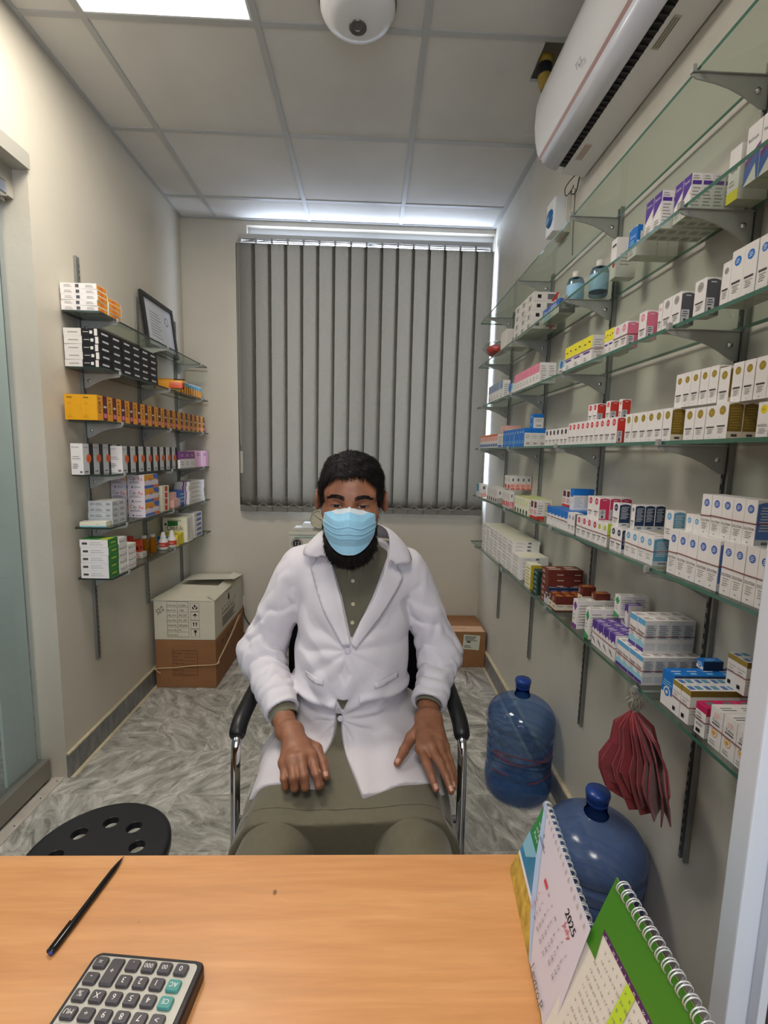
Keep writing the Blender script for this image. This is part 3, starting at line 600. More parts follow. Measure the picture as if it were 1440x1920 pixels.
ROWS = [
['R', 'yellowfoot', 'tall white carton with yellow foot', 'top stocked shelf', 0.727, 0.9986, 1.935, 0.0317, 0.062, 0.105, 1, 1, 1, 0],
['R', 'purple', 'slim white carton with purple corner', 'near top-shelf block', 0.672, 1.0626, 1.935, 0.0279, 0.0245, 0.082, 2, 5, 1, 0],
['R', 'purple', 'slim white carton with purple corner', 'far top-shelf block', 0.65, 1.1306, 1.935, 0.0319, 0.0265, 0.082, 2, 5, 1, 0],
['R', 'blueround', 'white carton with blue rounded front', 'top stocked shelf', 0.676, 1.2749, 1.935, 0.041, 0.028, 0.075, 1, 4, 1, 0],
['R', 'reddot', 'tall white carton with red mark', 'top shelf by upright', 0.7, 1.4258, 1.935, 0.0341, 0.06, 0.11, 1, 1, 1, 0],
['R', 'bluetext', 'long blue and grey carton', 'top shelf', 0.675, 1.7761, 1.935, 0.1674, 0.06, 0.05, 1, 1, 1, 0],
['R', 'bluetop', 'small white carton with blue-grey top', 'second shelf', 0.652, 2.3941, 1.695, 0.0564, 0.0378, 0.0914, 5, 1, 1, 0],
['R', 'lightblue', 'white carton with pale blue mark', 'second shelf, behind pink row', 0.652, 2.2149, 1.695, 0.0951, 0.03, 0.05, 1, 1, 1, 0],
['R', 'pinktop', 'white carton with pink top', 'second shelf', 0.652, 1.8722, 1.695, 0.0408, 0.0328, 0.08, 8, 2, 1, 0],
['R', 'lightblue', 'white carton with light blue cross', 'second shelf', 0.652, 1.6308, 1.695, 0.0507, 0.04, 0.0441, 1, 1, 1, 0],
['R', 'yellowtop', 'white carton with yellow top', 'second shelf, far group', 0.652, 1.4346, 1.695, 0.0654, 0.0373, 0.0789, 3, 1, 1, 0],
['R', 'yellowtop', 'white carton with yellow top', 'second shelf, near pair', 0.652, 1.306, 1.695, 0.0267, 0.045, 0.068, 2, 1, 1, 0],
['R', 'pinkdot', 'white carton with pink dot', 'second shelf, far pair', 0.652, 1.2385, 1.695, 0.0338, 0.0308, 0.066, 2, 1, 1, 0],
['R', 'pinkdot', 'lone white carton with pink dot', 'second shelf', 0.652, 1.155, 1.695, 0.032, 0.0288, 0.068, 1, 1, 1, 0],
['R', 'pinkdot', 'narrow white carton with pink dot', 'second shelf beside grey', 0.652, 1.094, 1.695, 0.0141, 0.05, 0.066, 1, 1, 1, 0],
['R', 'greydot', 'white carton with grey dot', 'second shelf, far pair', 0.652, 1.0268, 1.695, 0.0326, 0.0314, 0.07, 2, 1, 1, 0],
['R', 'greydot', 'white carton with grey dot and dark side', 'second shelf', 0.652, 0.9522, 1.695, 0.0342, 0.0302, 0.072, 1, 1, 1, 0],
['R', 'greydot', 'white carton with grey dot', 'second shelf beside blue dots', 0.652, 0.8905, 1.695, 0.0215, 0.05, 0.08, 1, 1, 1, 0],
['R', 'bluedot', 'tall white carton with blue dot', 'second shelf', 0.652, 0.8307, 1.695, 0.0299, 0.05, 0.092, 2, 1, 1, 0],
['R', 'bluedot', 'tall white carton with blue dot', 'second shelf frame edge', 0.652, 0.7775, 1.695, 0.026, 0.05, 0.092, 2, 1, 1, 0],
['R', 'orange', 'white carton with orange print', 'third shelf', 0.652, 2.4361, 1.45, 0.048, 0.0278, 0.0721, 8, 1, 1, 0],
['R', 'brightblue', 'bright blue carton', 'third shelf', 0.652, 2.0082, 1.45, 0.0365, 0.0307, 0.0798, 9, 3, 1, 0],
['R', 'pinkbox', 'small pink carton lying on blue row', 'third shelf', 0.7, 2.4345, 1.5298, 0.1309, 0.035, 0.035, 1, 2, 1, 0],
['R', 'brightblue', 'blue and white carton standing atop', 'third shelf blue row', 0.69, 2.0194, 1.5298, 0.0409, 0.045, 0.06, 1, 1, 1, 0],
['R', 'blackdot', 'small white carton with black dot', 'third shelf', 0.652, 1.5622, 1.45, 0.0339, 0.035, 0.0584, 6, 1, 1, 0],
['R', 'reddot2', 'white carton with red dot', 'third shelf, far group', 0.652, 1.3159, 1.45, 0.0308, 0.034, 0.0703, 8, 1, 1, 0],
['R', 'reddot2', 'white carton with red dot', 'third shelf, near pair', 0.652, 1.2491, 1.45, 0.0334, 0.0246, 0.0697, 2, 1, 1, 0],
['R', 'reddot2', 'red-dot carton on the second layer', 'third shelf, far pair', 0.69, 1.4472, 1.5203, 0.0305, 0.0283, 0.055, 2, 1, 1, 0],
['R', 'reddot2', 'red-dot carton on the second layer', 'third shelf middle', 0.69, 1.3691, 1.5203, 0.0251, 0.0299, 0.055, 1, 1, 1, 0],
['R', 'reddot2', 'red-sided carton on the second layer', 'third shelf nearest', 0.7, 1.3231, 1.5203, 0.0173, 0.0259, 0.055, 1, 1, 1, 0],
['R', 'golddot', 'white carton with gold dot', 'third shelf, lower far six', 0.652, 1.0209, 1.45, 0.0314, 0.0298, 0.072, 6, 1, 1, 0],
['R', 'golddot', 'white carton with gold dot', 'third shelf, lower middle three', 0.652, 0.8857, 1.45, 0.0309, 0.036, 0.0643, 3, 1, 1, 0],
['R', 'golddot', 'white carton with gold side panel', 'third shelf', 0.652, 0.8572, 1.45, 0.0299, 0.0292, 0.0672, 1, 2, 1, 0],
['R', 'moxol', 'white carton with yellow dot', 'third shelf', 0.652, 0.7667, 1.45, 0.025, 0.045, 0.0585, 1, 1, 1, 0],
['R', 'moxol', 'white carton with yellow dot', 'third shelf frame edge', 0.652, 0.7412, 1.45, 0.0255, 0.045, 0.0574, 1, 1, 1, 0],
['R', 'golddot', 'white carton with gold dot', 'third shelf, upper far five', 0.668, 0.9154, 1.522, 0.0257, 0.036, 0.072, 5, 1, 1, 0],
['R', 'golddot', 'white carton with gold dot', 'third shelf, upper middle', 0.668, 0.8852, 1.5143, 0.0276, 0.036, 0.072, 1, 1, 1, 0],
['R', 'golddot', 'white carton with gold dot', 'third shelf, upper near pair', 0.668, 0.8268, 1.5172, 0.0261, 0.036, 0.072, 2, 1, 1, 0],
['R', 'golddot', 'white carton with gold dot', 'third shelf, upper frame edge', 0.668, 0.7712, 1.5172, 0.0272, 0.036, 0.072, 2, 1, 1, 0],
['R', 'teal', 'small teal and white carton', 'fourth shelf end', 0.652, 2.7463, 1.165, 0.1134, 0.0349, 0.0747, 1, 1, 1, 0],
['R', 'darkfoot', 'white carton with dark print at foot', 'fourth shelf', 0.652, 2.3898, 1.165, 0.0429, 0.03, 0.0766, 5, 2, 1, 0],
['R', 'pinkfoot', 'white carton with pink foot', 'fourth shelf', 0.652, 2.1726, 1.165, 0.0294, 0.0228, 0.0782, 4, 1, 1, 0],
['R', 'pinktall', 'pale carton with pink lower half', 'fourth shelf upper layer', 0.69, 2.2989, 1.2432, 0.0516, 0.0265, 0.068, 2, 4, 1, 0],
['R', 'greenfoot', 'cream carton with green dots', 'fourth shelf', 0.652, 1.9074, 1.165, 0.0381, 0.033, 0.0693, 5, 4, 1, 0],
['R', 'redbase', 'white carton with red base', 'fourth shelf', 0.652, 1.8061, 1.165, 0.0375, 0.0317, 0.0689, 2, 1, 1, 0],
['R', 'bluecap', 'white carton with bright blue top', 'fourth shelf lower', 0.652, 1.5173, 1.165, 0.0302, 0.036, 0.0656, 6, 4, 1, 0],
['R', 'greydot2', 'small white carton with grey-blue dot', 'fourth shelf', 0.652, 1.4596, 1.165, 0.0289, 0.03, 0.066, 2, 1, 1, 0],
['R', 'redbase', 'white carton with red foot', 'fourth shelf upper', 0.715, 1.6561, 1.2306, 0.0333, 0.035, 0.058, 2, 1, 1, 0],
['R', 'bluecap', 'white carton with bright blue top', 'fourth shelf upper', 0.69, 1.571, 1.2306, 0.0261, 0.036, 0.0724, 1, 2, 1, 0],
['R', 'magdot', 'white carton with crimson dot', 'fourth shelf lower', 0.652, 1.3126, 1.165, 0.0338, 0.036, 0.0653, 4, 1, 1, 0],
['R', 'magdot', 'white carton with crimson dot', 'fourth shelf upper', 0.665, 1.3374, 1.2303, 0.0358, 0.0325, 0.0654, 2, 4, 1, 0],
['R', 'greendot', 'white carton with lime green dot', 'fourth shelf', 0.652, 1.2538, 1.165, 0.031, 0.03, 0.0665, 2, 1, 1, 0],
['R', 'navydot', 'white carton with navy dot', 'fourth shelf lower', 0.652, 1.1784, 1.165, 0.0304, 0.03, 0.064, 2, 1, 1, 0],
['R', 'navydot', 'white carton with navy dot', 'fourth shelf upper far', 0.66, 1.2173, 1.229, 0.0336, 0.0318, 0.0624, 1, 1, 1, 0],
['R', 'navydot', 'white carton with navy side', 'fourth shelf upper near', 0.672, 1.1642, 1.229, 0.0174, 0.0268, 0.065, 1, 3, 1, 0],
['R', 'skydot', 'white carton with sky blue dot', 'fourth shelf lower', 0.652, 1.0428, 1.165, 0.0307, 0.0465, 0.0664, 4, 1, 1, 0],
['R', 'skydot', 'white carton with sky blue dot', 'fourth shelf upper far', 0.668, 1.006, 1.2314, 0.0287, 0.0277, 0.066, 1, 1, 1, 0],
['R', 'skydot', 'white carton with sky blue dot', 'fourth shelf upper pair', 0.672, 0.926, 1.2314, 0.0223, 0.04, 0.066, 2, 1, 1, 0],
['R', 'solo', 'white carton with royal blue dot', 'fourth shelf, lower far five', 0.652, 0.8395, 1.165, 0.03, 0.045, 0.0965, 5, 1, 1, 0],
['R', 'solo', 'white carton with royal blue dot', 'fourth shelf, lower near four', 0.652, 0.7252, 1.165, 0.0268, 0.045, 0.0999, 4, 1, 1, 0],
['R', 'solo', 'white carton with royal blue dot', 'fourth shelf, upper five', 0.665, 0.7825, 1.2615, 0.0273, 0.043, 0.082, 5, 1, 1, 0],
['R', 'flatwhite', 'flat white carton in the tall pile', 'lowest shelf', 0.652, 2.0832, 0.875, 0.0822, 0.125, 0.0165, 7, 1, 9, 0],
['R', 'flatwhite', 'flat white carton in the low pile', 'lowest shelf', 0.652, 1.9733, 0.875, 0.1099, 0.125, 0.0165, 1, 1, 6, 0],
['R', 'yellowgreen', 'white and olive-yellow carton', 'lowest shelf', 0.652, 1.8278, 0.875, 0.0666, 0.045, 0.1, 1, 1, 1, 0],
['R', 'darkgreen', 'flat dark green carton in a stack', 'lowest shelf', 0.652, 1.7476, 0.875, 0.0485, 0.05, 0.019, 1, 2, 5, 0],
['R', 'brown', 'dark red-brown carton in tall stack', 'lowest shelf', 0.652, 1.647, 0.875, 0.0658, 0.065, 0.021, 1, 2, 6, 0],
['R', 'navybox', 'navy and white carton behind brown row', 'lowest shelf', 0.652, 1.6313, 0.875, 0.0425, 0.04, 0.0632, 1, 3, 1, 0],
['R', 'darkgreenflat', 'dark green flat carton lying atop', 'lowest shelf', 0.68, 1.6489, 0.9382, 0.101, 0.09, 0.02, 1, 1, 1, 0],
['R', 'brown2', 'red-brown and cream carton', 'lowest shelf lower row', 0.652, 1.5617, 0.875, 0.0348, 0.035, 0.0533, 2, 4, 1, 0],
['R', 'brown2', 'red-brown and cream carton standing atop', 'lowest shelf far', 0.705, 1.4835, 0.9283, 0.0324, 0.045, 0.058, 1, 1, 1, 0],
['R', 'brown2', 'red-brown and cream carton standing atop', 'lowest shelf near', 0.712, 1.4083, 0.9283, 0.0291, 0.048, 0.058, 1, 1, 1, 0],
['R', 'purplemark', 'white carton with purple diamond', 'lowest shelf', 0.652, 1.3982, 0.875, 0.0317, 0.045, 0.0909, 1, 3, 1, 0],
['R', 'greenmark', 'white carton with green diamond', 'lowest shelf', 0.652, 1.3142, 0.875, 0.0281, 0.045, 0.0923, 1, 3, 1, 0],
['R', 'greenmark', 'green diamond carton standing atop', 'lowest shelf', 0.7, 1.2445, 0.9673, 0.0291, 0.04, 0.062, 1, 2, 1, 0],
['R', 'purplecap', 'white carton with purple top', 'lowest shelf', 0.652, 1.1661, 0.875, 0.0319, 0.0335, 0.072, 4, 4, 1, 0],
['R', 'purplecap', 'purple-topped carton standing atop, taller', 'lowest shelf', 0.715, 1.2271, 0.947, 0.0336, 0.04, 0.062, 1, 1, 1, 0],
['R', 'purplecap', 'purple-topped carton standing atop, shorter', 'lowest shelf', 0.73, 1.1734, 0.947, 0.0354, 0.05, 0.045, 1, 1, 1, 0],
['R', 'hyspa', 'white carton with sky-blue band', 'lowest shelf lower block', 0.652, 1.0397, 0.875, 0.0296, 0.0288, 0.0692, 4, 5, 1, 0],
['R', 'hyspa', 'white carton with sky-blue band', 'lowest shelf upper block', 0.665, 1.0641, 0.9442, 0.0332, 0.031, 0.0814, 2, 4, 1, 0],
['R', 'blueeye', 'blue carton with white eye swirl', 'lowest shelf', 0.652, 0.9273, 0.875, 0.0394, 0.036, 0.0787, 1, 4, 1, 0],
['R', 'blueeye', 'blue carton lying on top', 'lowest shelf', 0.735, 0.9557, 0.9537, 0.0221, 0.045, 0.02, 1, 1, 1, 0],
['R', 'goldband', 'white carton with gold band', 'lowest shelf lower block', 0.652, 0.8742, 0.875, 0.0274, 0.035, 0.0735, 2, 4, 1, 0],
['R', 'goldband', 'white carton with gold band', 'lowest shelf upper pair', 0.745, 0.8547, 0.9485, 0.0254, 0.036, 0.07, 2, 1, 1, 0],
['R', 'magenta', 'white carton with magenta top', 'lowest shelf', 0.652, 0.8278, 0.875, 0.0288, 0.036, 0.0636, 1, 4, 1, 0],
['R', 'orangeeye', 'white carton with orange eye', 'lowest shelf', 0.652, 0.7213, 0.875, 0.0321, 0.04, 0.078, 3, 3, 1, 0],
['L', 'orangeflat', 'flat orange and white carton', 'top left shelf, near stack', -1.117, 2.0219, 1.953, 0.0781, 0.145, 0.0215, 1, 1, 5, 0],
['L', 'orangeflat', 'flat orange and white carton', 'top left shelf, far stack', -1.117, 2.1021, 1.953, 0.105, 0.13, 0.0205, 1, 1, 4, 0],
['L', 'blackwhite', 'black and white carton', 'second left shelf', -1.117, 2.0243, 1.732, 0.0872, 0.145, 0.031, 6, 1, 5, 0],
['L', 'fort', 'yellow carton with dark red stripe', 'third left shelf', -1.117, 1.9815, 1.516, 0.073, 0.066, 0.1019, 17, 2, 1, 0],
['L', 'oval', 'white and black carton with orange oval', 'fourth left shelf, near four', -1.178, 1.9694, 1.292, 0.0729, 0.05, 0.128, 4, 1, 1, 0],
['L', 'oval', 'white and black carton with orange oval', 'fourth left shelf, far eight', -1.125, 2.1727, 1.292, 0.0767, 0.07, 0.122, 8, 1, 1, 0],
['L', 'purplepack', 'small purple and white carton', 'fourth left shelf', -1.117, 2.797, 1.292, 0.0787, 0.05, 0.1, 3, 1, 1, 0],
['L', 'pinkpack', 'pink carton at the shelf end', 'fourth left shelf', -1.117, 3.0513, 1.292, 0.1198, 0.08, 0.105, 2, 1, 1, 0],
['L', 'neo', 'flat white carton with blue-grey print', 'fifth left shelf', -1.14, 2.0956, 1.066, 0.0598, 0.105, 0.026, 2, 1, 4, 0],
['L', 'purplestripe', 'white carton with purple stripes', 'fifth left shelf', -1.117, 2.9271, 1.066, 0.2639, 0.09, 0.028, 1, 1, 5, 0],
['L', 'greenflat', 'flat white carton with green side', 'lowest left shelf', -1.117, 2.0073, 0.844, 0.0825, 0.118, 0.034, 1, 1, 5, 0],
['L', 'remoxit', 'flat white carton with dark print', 'lowest left shelf, tall stack', -1.117, 2.0943, 0.844, 0.0703, 0.09, 0.032, 1, 1, 5, 0],
['L', 'remoxit', 'flat white carton with dark print', 'lowest left shelf, short stack', -1.117, 2.1695, 0.844, 0.0755, 0.08, 0.029, 1, 1, 4, 0]]
rc = random.Random(3)
M_band = mat('rubber_band_red', '#7d3a36', .6)
BANDED = {('magdot', 4): 2, ('navydot', 2): 2, ('skydot', 4): 2, ('solo', 5): 2, ('solo', 4): 2, ('hyspa', 4): 4, ('hyspa', 2): 2, ('goldband', 2): 2, ('magenta', 1): 1, ('orangeeye', 3): 3, ('yellowtop', 3): 3, ('pinkdot', 2): 2, ('bluecap', 6): 3, ('greendot', 2): 2, ('purplecap', 4): 2}
def rubber_band(side, desc, place, x0, x1, y0, y1, z, k):
    bm = bmesh.new(); e = .0003
    pts = [(x0-e, y0-e, z), (x1+e, y0-e, z+.001), (x1+e, y1+e, z), (x0-e, y1+e, z+.0015*math.sin(k*2))]
    full = []
    for i in range(4):
        a, b_ = Vector(pts[i]), Vector(pts[(i+1) % 4]); full += [a.lerp(b_, t) for t in (0.002, .33, .66, .998)]
    add_tube(bm, full, .0009, 5, closed=True)
    lab = 'red rubber band, %s from near end, %s, %s' % (ORD[k], desc.split(' with ')[-1], place)
    tag(obj('rubber_band', bm, M_band), lab, 'rubber band', 'rubber bands round the cartons')
for side, des, desc, place, xf, yn, z0, w, d, h, n, nx, lay, tilt in ROWS:
    s = 1 if side == 'R' else -1
    if side == 'R' and (des, n) in BANDED:
        g_ = BANDED[(des, n)]; d_all = d*min(nx, 1 if z0 > 1.3 else nx)
        for k_, j0 in enumerate(range(0, n, g_)):
            j1 = min(n, j0+g_); rubber_band(side, desc, place, xf, xf+d_all, yn+w*j0+.0004, yn+w*j1-.0008, z0+h*.5, k_)
    for j in range(n):
        for i in range(nx):
            for l in range(lay):
                top_seen = z0 < 1.25
                if i > 0 and j > 0 and not top_seen and des != 'purple': continue
                if des == 'fort' and i > 0 and j > 0: continue
                if i > 2 and des in ('bluecap', 'greenfoot', 'magdot'): continue
                if des == 'hyspa' and n == 4 and i > 0 and j in (1, 2) and i < 4: continue
                gap = .0008
                x = xf+s*(d*(i+.5)); y = yn+w*(j+.5); z = z0+h*l+.0003
                jit = (.0012 if lay == 1 else .003)
                if i == 0: x += s*rc.uniform(0, jit)
                parts = [desc]
                if n > 1: parts.append('%s from near end' % ORD[j])
                if nx > 1: parts.append('%s rank' % ORD[i] if i else 'front rank')
                if lay > 1: parts.append('%s layer' % ORD[l])
                parts.append(place)
                hh = h-.0004
                if n*nx == 1 and des in ('yellowfoot',): hh = h
                ww = w-gap*1.5 if n > 1 else w-gap
                carton(side, des, ww, d-gap, hh, (x, y, z), rc.uniform(-.012, .012) if lay == 1 else rc.uniform(-.02, .02), ', '.join(parts), '%s (%s)' % (desc, place), name=CARTON_NAME.get(des, 'eye_drop_carton'))

# ---------------------------------------------------------------- vertical blind
t = thing('vertical_blind', 'closed grey vertical slat blind covering the window on the far wall', 'window blind', (-.05, 3.235, 2.78))
M_slat = mat('grey_blind_fabric', '#7c786f', .75, noise=.04, nscale=60, bump=.05, bscale=300)
M_rail2 = mat('blind_rail', '#c6c6c2', .3, .6)
bm = bmesh.new(); add_box(bm, -.835, .822, .012, .05, -.04, .012, bev=.003); obj('head_rail', bm, M_rail2, t)
bm = bmesh.new()
add_tube(bm, [(-.82, 0, -.03), (.815, 0, -.03)], .007, 8)
for k in range(17): add_box(bm, -.822+k*.1015, -.808+k*.1015, -.009, .012, -.05, -.018, bev=.002)
obj('slat_carriers', bm, M_chrome, t)
def slat_bm():
    bm = bmesh.new(); n = 26; m = 6; W2 = .0625; G = []
    for i in range(n+1):
        f = i/n; z = -f*1.700; a = math.radians(1+10*f**1.4)
        G.append([bm.verts.new((math.cos(a)*W2*(2*j/m-1), -math.sin(a)*W2*(2*j/m-1)-.004*math.cos(PI*(j/m-.5)), z)) for j in range(m+1)])
    for i in range(n):
        for j in range(m): f = bm.faces.new((G[i][j], G[i][j+1], G[i+1][j+1], G[i+1][j])); f.smooth = True
    r = bmesh.ops.solidify(bm, geom=list(bm.faces), thickness=.0008)
    # weighted hem
    a = math.radians(11)
    vs = add_box(bm, -.060, .060, -.0028, .0018, -1.740, -1.696, 1)
    bmesh.ops.rotate(bm, verts=vs, matrix=Matrix.Rotation(-a, 3, 'Z'))
    return bm
M_hem = mat('blind_hem', '#76736e', .7)
sl = obj('slat', slat_bm(), [M_slat, M_hem], t); sl.location = (-.785, .002, -.05)
for k in range(1, 16):
    o = sl.copy(); COL.objects.link(o); o.parent = t; o.location = (-.785+.1035*k, .002, -.05)
bm = bmesh.new()
for k in range(15):
    x0 = -.785+.1035*k
    for q in range(13):
        f = q/12; x = x0+f*.1035; z = -1.728-.026*math.sin(PI*f)
        bmesh.ops.create_icosphere(bm, subdivisions=1, radius=.0032, matrix=Matrix.Translation((x, -.016, z)))
for f in bm.faces: f.smooth = True
obj('bead_chain', bm, mat('bead_chain', '#b9b7ac', .35), t)
bm = bmesh.new(); add_tube(bm, spline([(-.835, .0, -.03), (-.838, -.005, -.6), (-.832, -.005, -1.25), (-.826, 0, -1.35)]), .002, 6)
add_tube(bm, spline([(-.826, .0, -.03), (-.828, -.005, -.7), (-.824, -.005, -1.2), (-.826, 0, -1.35)]), .0015, 6)
add_box(bm, -.836, -.816, -.008, .008, -1.53, -1.38, bev=.003); obj('pull_cord', bm, mat('cord_white', '#aca99c', .6), t)
# ---------------------------------------------------------------- air conditioner
M_ac = mat('white_ac_plastic', '#dfe0e2', .28, 0, .5); M_acl = mat('ac_flap_plastic', '#d5d9e2', .22)
M_rose = mat('rose_trim', '#b79791', .35, .3); M_slot = mat('ac_slot_black', '#101012', .5)
acx, acy0, acy1 = XR, 1.10, 1.925
t = thing('air_conditioner', 'white wall-mounted split air conditioner high on the right wall', 'air conditioner', (acx, acy0, 2.47)); L_ = acy1-acy0
def P_(l): return [(x-acx, z-2.47) for x, z in l]
prof = P_([(.795, 2.482), (.795, 2.765), (.70, 2.785), (.640, 2.775), (.604, 2.745), (.592, 2.70), (.590, 2.64), (.596, 2.585), (.606, 2.545), (.614, 2.528)])
def capped_loft(bm, prof, y0, y1, mi=0, rnd=.018):
    """profile (x,z) swept along y with softened ends"""
    cx = sum(p[0] for p in prof)/len(prof); cz = sum(p[1] for p in prof)/len(prof); rings = []
    for y, s in ((y0, .90), (y0+rnd*.3, .965), (y0+rnd, 1), (y1-rnd, 1), (y1-rnd*.3, .965), (y1, .90)):
        rings.append([bm.verts.new((cx+(x-cx)*s if x < -.02 else x, y, cz+(z-cz)*s)) for x, z in prof])
    n = len(prof)
    for i in range(len(rings)-1):
        for k in range(n):
            f = bm.faces.new((rings[i][k], rings[i][(k+1) % n], rings[i+1][(k+1) % n], rings[i+1][k])); f.material_index = mi; f.smooth = 1 <= k < n-1
    bm.faces.new(rings[0]).material_index = mi; bm.faces.new(rings[-1][::-1]).material_index = mi
bm = bmesh.new(); capped_loft(bm, prof+P_([(.63, 2.512), (.70, 2.505), (.75, 2.49)]), 0, L_); obj('housing', bm, M_ac, t)
bm = bmesh.new(); add_prism(bm, P_([(.612, 2.531), (.6185, 2.518), (.624, 2.521), (.618, 2.534)]), 'y', .006, L_-.006); obj('trim_stripe', bm, M_rose, t)
bm = bmesh.new(); add_prism(bm, P_([(.6175, 2.519), (.632, 2.502), (.650, 2.490), (.676, 2.482), (.682, 2.487), (.652, 2.499), (.634, 2.512), (.624, 2.522)]), 'y', .012, L_-.022)
for f in bm.faces: f.smooth = True
obj('flap', bm, M_acl, t)
bm = bmesh.new(); add_prism(bm, P_([(.678, 2.4865), (.706, 2.482), (.709, 2.500), (.672, 2.503)]), 'y', .13, L_-.045)
y = .14
while y < L_-.06:
    add_box(bm, -.120, -.096, y, y+.003, .0105, .0185, 1); y += .022
obj('air_slot', bm, [M_slot, mat('louver_fin', '#2c2c30', .4)], t)
bm = bmesh.new(); add_prism(bm, P_([(.704, 2.482), (.795, 2.474), (.795, 2.486), (.706, 2.492)]), 'y', .004, L_-.004)
def sticker(bm, y0, y1, x0, x1, mi, lines):
    def pt(x, y): return Vector((x-acx, y, 2.482+(x-.704)/(.795-.704)*(2.474-2.482)-.0006-2.47))
    bm.faces.new([bm.verts.new(pt(*q)) for q in ((x0, y0), (x1, y0), (x1, y1), (x0, y1))]).material_index = mi
    for k in range(lines):
        xa = x0+(x1-x0)*(k+.3)/lines; f = bm.faces.new([bm.verts.new(pt(*q)+Vector((0, 0, -.0004))) for q in ((xa, y0+.006), (xa+(x1-x0)*.4/lines, y0+.006), (xa+(x1-x0)*.4/lines, y1-.006), (xa, y1-.006))]); f.material_index = mi+1
sticker(bm, .64, .73, .718, .742, 1, 4); sticker(bm, .16, .26, .716, .735, 3, 3)
obj('bottom_cover', bm, [M_ac, mat('sticker_white', '#cfc9c2', .5), mat('sticker_pinkprint', '#a57d78', .5), mat('sticker_grey', '#b7b6ad', .5), mat('sticker_olive', '#6e6a50', .5)], t)
bm = bmesh.new(); put_text(bm, 'TCL', Vector((.5935-acx, 1.545-acy0, 2.556-2.47)), Vector((.0, -1, 0)), Vector((-.18, 0, .98)).normalized(), .017, None, 0)
for v in bm.verts: v.co.x -= .0022
obj('logo', bm, mat('logo_grey', '#5c5c60', .4), t)
# pipe into the ceiling hole
bm = bmesh.new(); pts = spline([(.645, 1.99, 2.93), (.640, 1.985, 2.86), (.655, 1.975, 2.80), (.68, 1.965, 2.74), (.72, 1.95, 2.70), (.76, 1.935, 2.66)], 5)
add_tube(bm, pts, .026, 12)
for i, f in enumerate(bm.faces): f.material_index = 1 if (i//12) % 7 in (2, 3, 4) else 0
bmesh.ops.recalc_face_normals(bm, faces=bm.faces)
tag(obj('refrigerant_pipe', bm, [mat('yellow_wrap', '#a58a3a', .6, noise=.2, nscale=40), mat('black_tape', '#17161a', .5)]), 'yellow and black taped pipe rising into the ceiling hole behind the air conditioner', 'pipe')
# ---------------------------------------------------------------- wires and round-faced box under the unit
bm = bmesh.new()
add_tube(bm, spline([(.775, 1.90, 2.49), (.75, 1.93, 2.47), (.735, 1.95, 2.445), (.75, 1.97, 2.43), (.765, 1.95, 2.45), (.775, 1.97, 2.47), (.785, 2.0, 2.475)]), .0018, 6)
add_tube(bm, spline([(.785, 1.94, 2.485), (.79, 1.98, 2.45), (.782, 2.01, 2.46), (.79, 2.02, 2.475)]), .0022, 6)
add_tube(bm, spline([(.795, 2.0, 2.475), (.796, 1.995, 2.3), (.797, 1.99, 2.22)]), .0015, 6)
tag(obj('thin_wires', bm, mat('brown_black_wire', '#2b2320', .5)), 'thin dark looped wires hanging below the air conditioner', 'wire')
t = thing('stabilizer_box', 'small white wall box with a blue round face below the air conditioner', 'wall box', (XR, 2.09, 2.405))
bm = bmesh.new(); add_box(bm, -.068, -.018, -.045, .045, -.07, .065, bev=.006); obj('cover', bm, M_white, t)
bm = bmesh.new(); add_box(bm, -.02, 0, -.05, .05, -.075, .07, bev=.002); obj('backplate', bm, mat('offwhite_plastic', '#c9c7bc', .4), t)
bm = bmesh.new(); add_lathe(bm, [(0, -.074), (.032, -.073), (.036, -.068)], 24, (0, 0, -.005), axis='x'); obj('dial', bm, mat('dial_blue', '#1f5f96', .3), t)
# ---------------------------------------------------------------- ceiling detector
t = thing('ceiling_detector', 'round white detector dome with a small lens, on the ceiling', 'detector', (-.072, 1.76, H-.004))
bm = bmesh.new(); add_lathe(bm, [(0, 0), (.128, 0), (.130, -.006), (.128, -.014), (.118, -.016)], 48); obj('base', bm, mat('detector_base', '#6a6862', .6), t)
bm = bmesh.new(); add_lathe(bm, [(.124, -.010), (.125, -.024), (.118, -.038), (.104, -.050), (.100, -.051), (.096, -.055), (.07, -.060), (.035, -.062), (0, -.062)], 48); obj('cover', bm, M_ac, t)
bm = bmesh.new(); add_lathe(bm, [(.030, -.060), (.030, -.066), (.026, -.067), (.024, -.062), (.012, -.064), (.008, -.070), (0, -.071)], 24, (.0, .02, 0)); obj('lens', bm, mat('lens_grey', '#6d6c6a', .15, .6), t)
# ---------------------------------------------------------------- power socket on the far wall
t = thing('wall_socket', 'white wall socket plate with dark marks, low on the far wall', 'socket', (-.935, YB, .325))
bm = bmesh.new(); add_box(bm, -.045, .045, -.010, 0, -.045, .045, bev=.003); obj('faceplate', bm, M_white, t)
bm = bmesh.new()
for x, z in ((-.02, .015), (.005, .02), (-.008, -.01), (.018, -.015), (.02, .012), (-.02, -.025)): add_box(bm, x-.005, x+.005, -.0115, -.0095, z-.007, z+.007)
obj('sockets', bm, M_black, t)
bm = bmesh.new(); add_tube(bm, spline([(-.90, 3.29, .30), (-.88, 3.27, .22), (-.80, 3.25, .12), (-.68, 3.24, .05), (-.50, 3.20, .008)]), .004, 8)
tag(obj('power_cable', bm, M_black), 'black power cable running down from the far wall socket', 'cable')
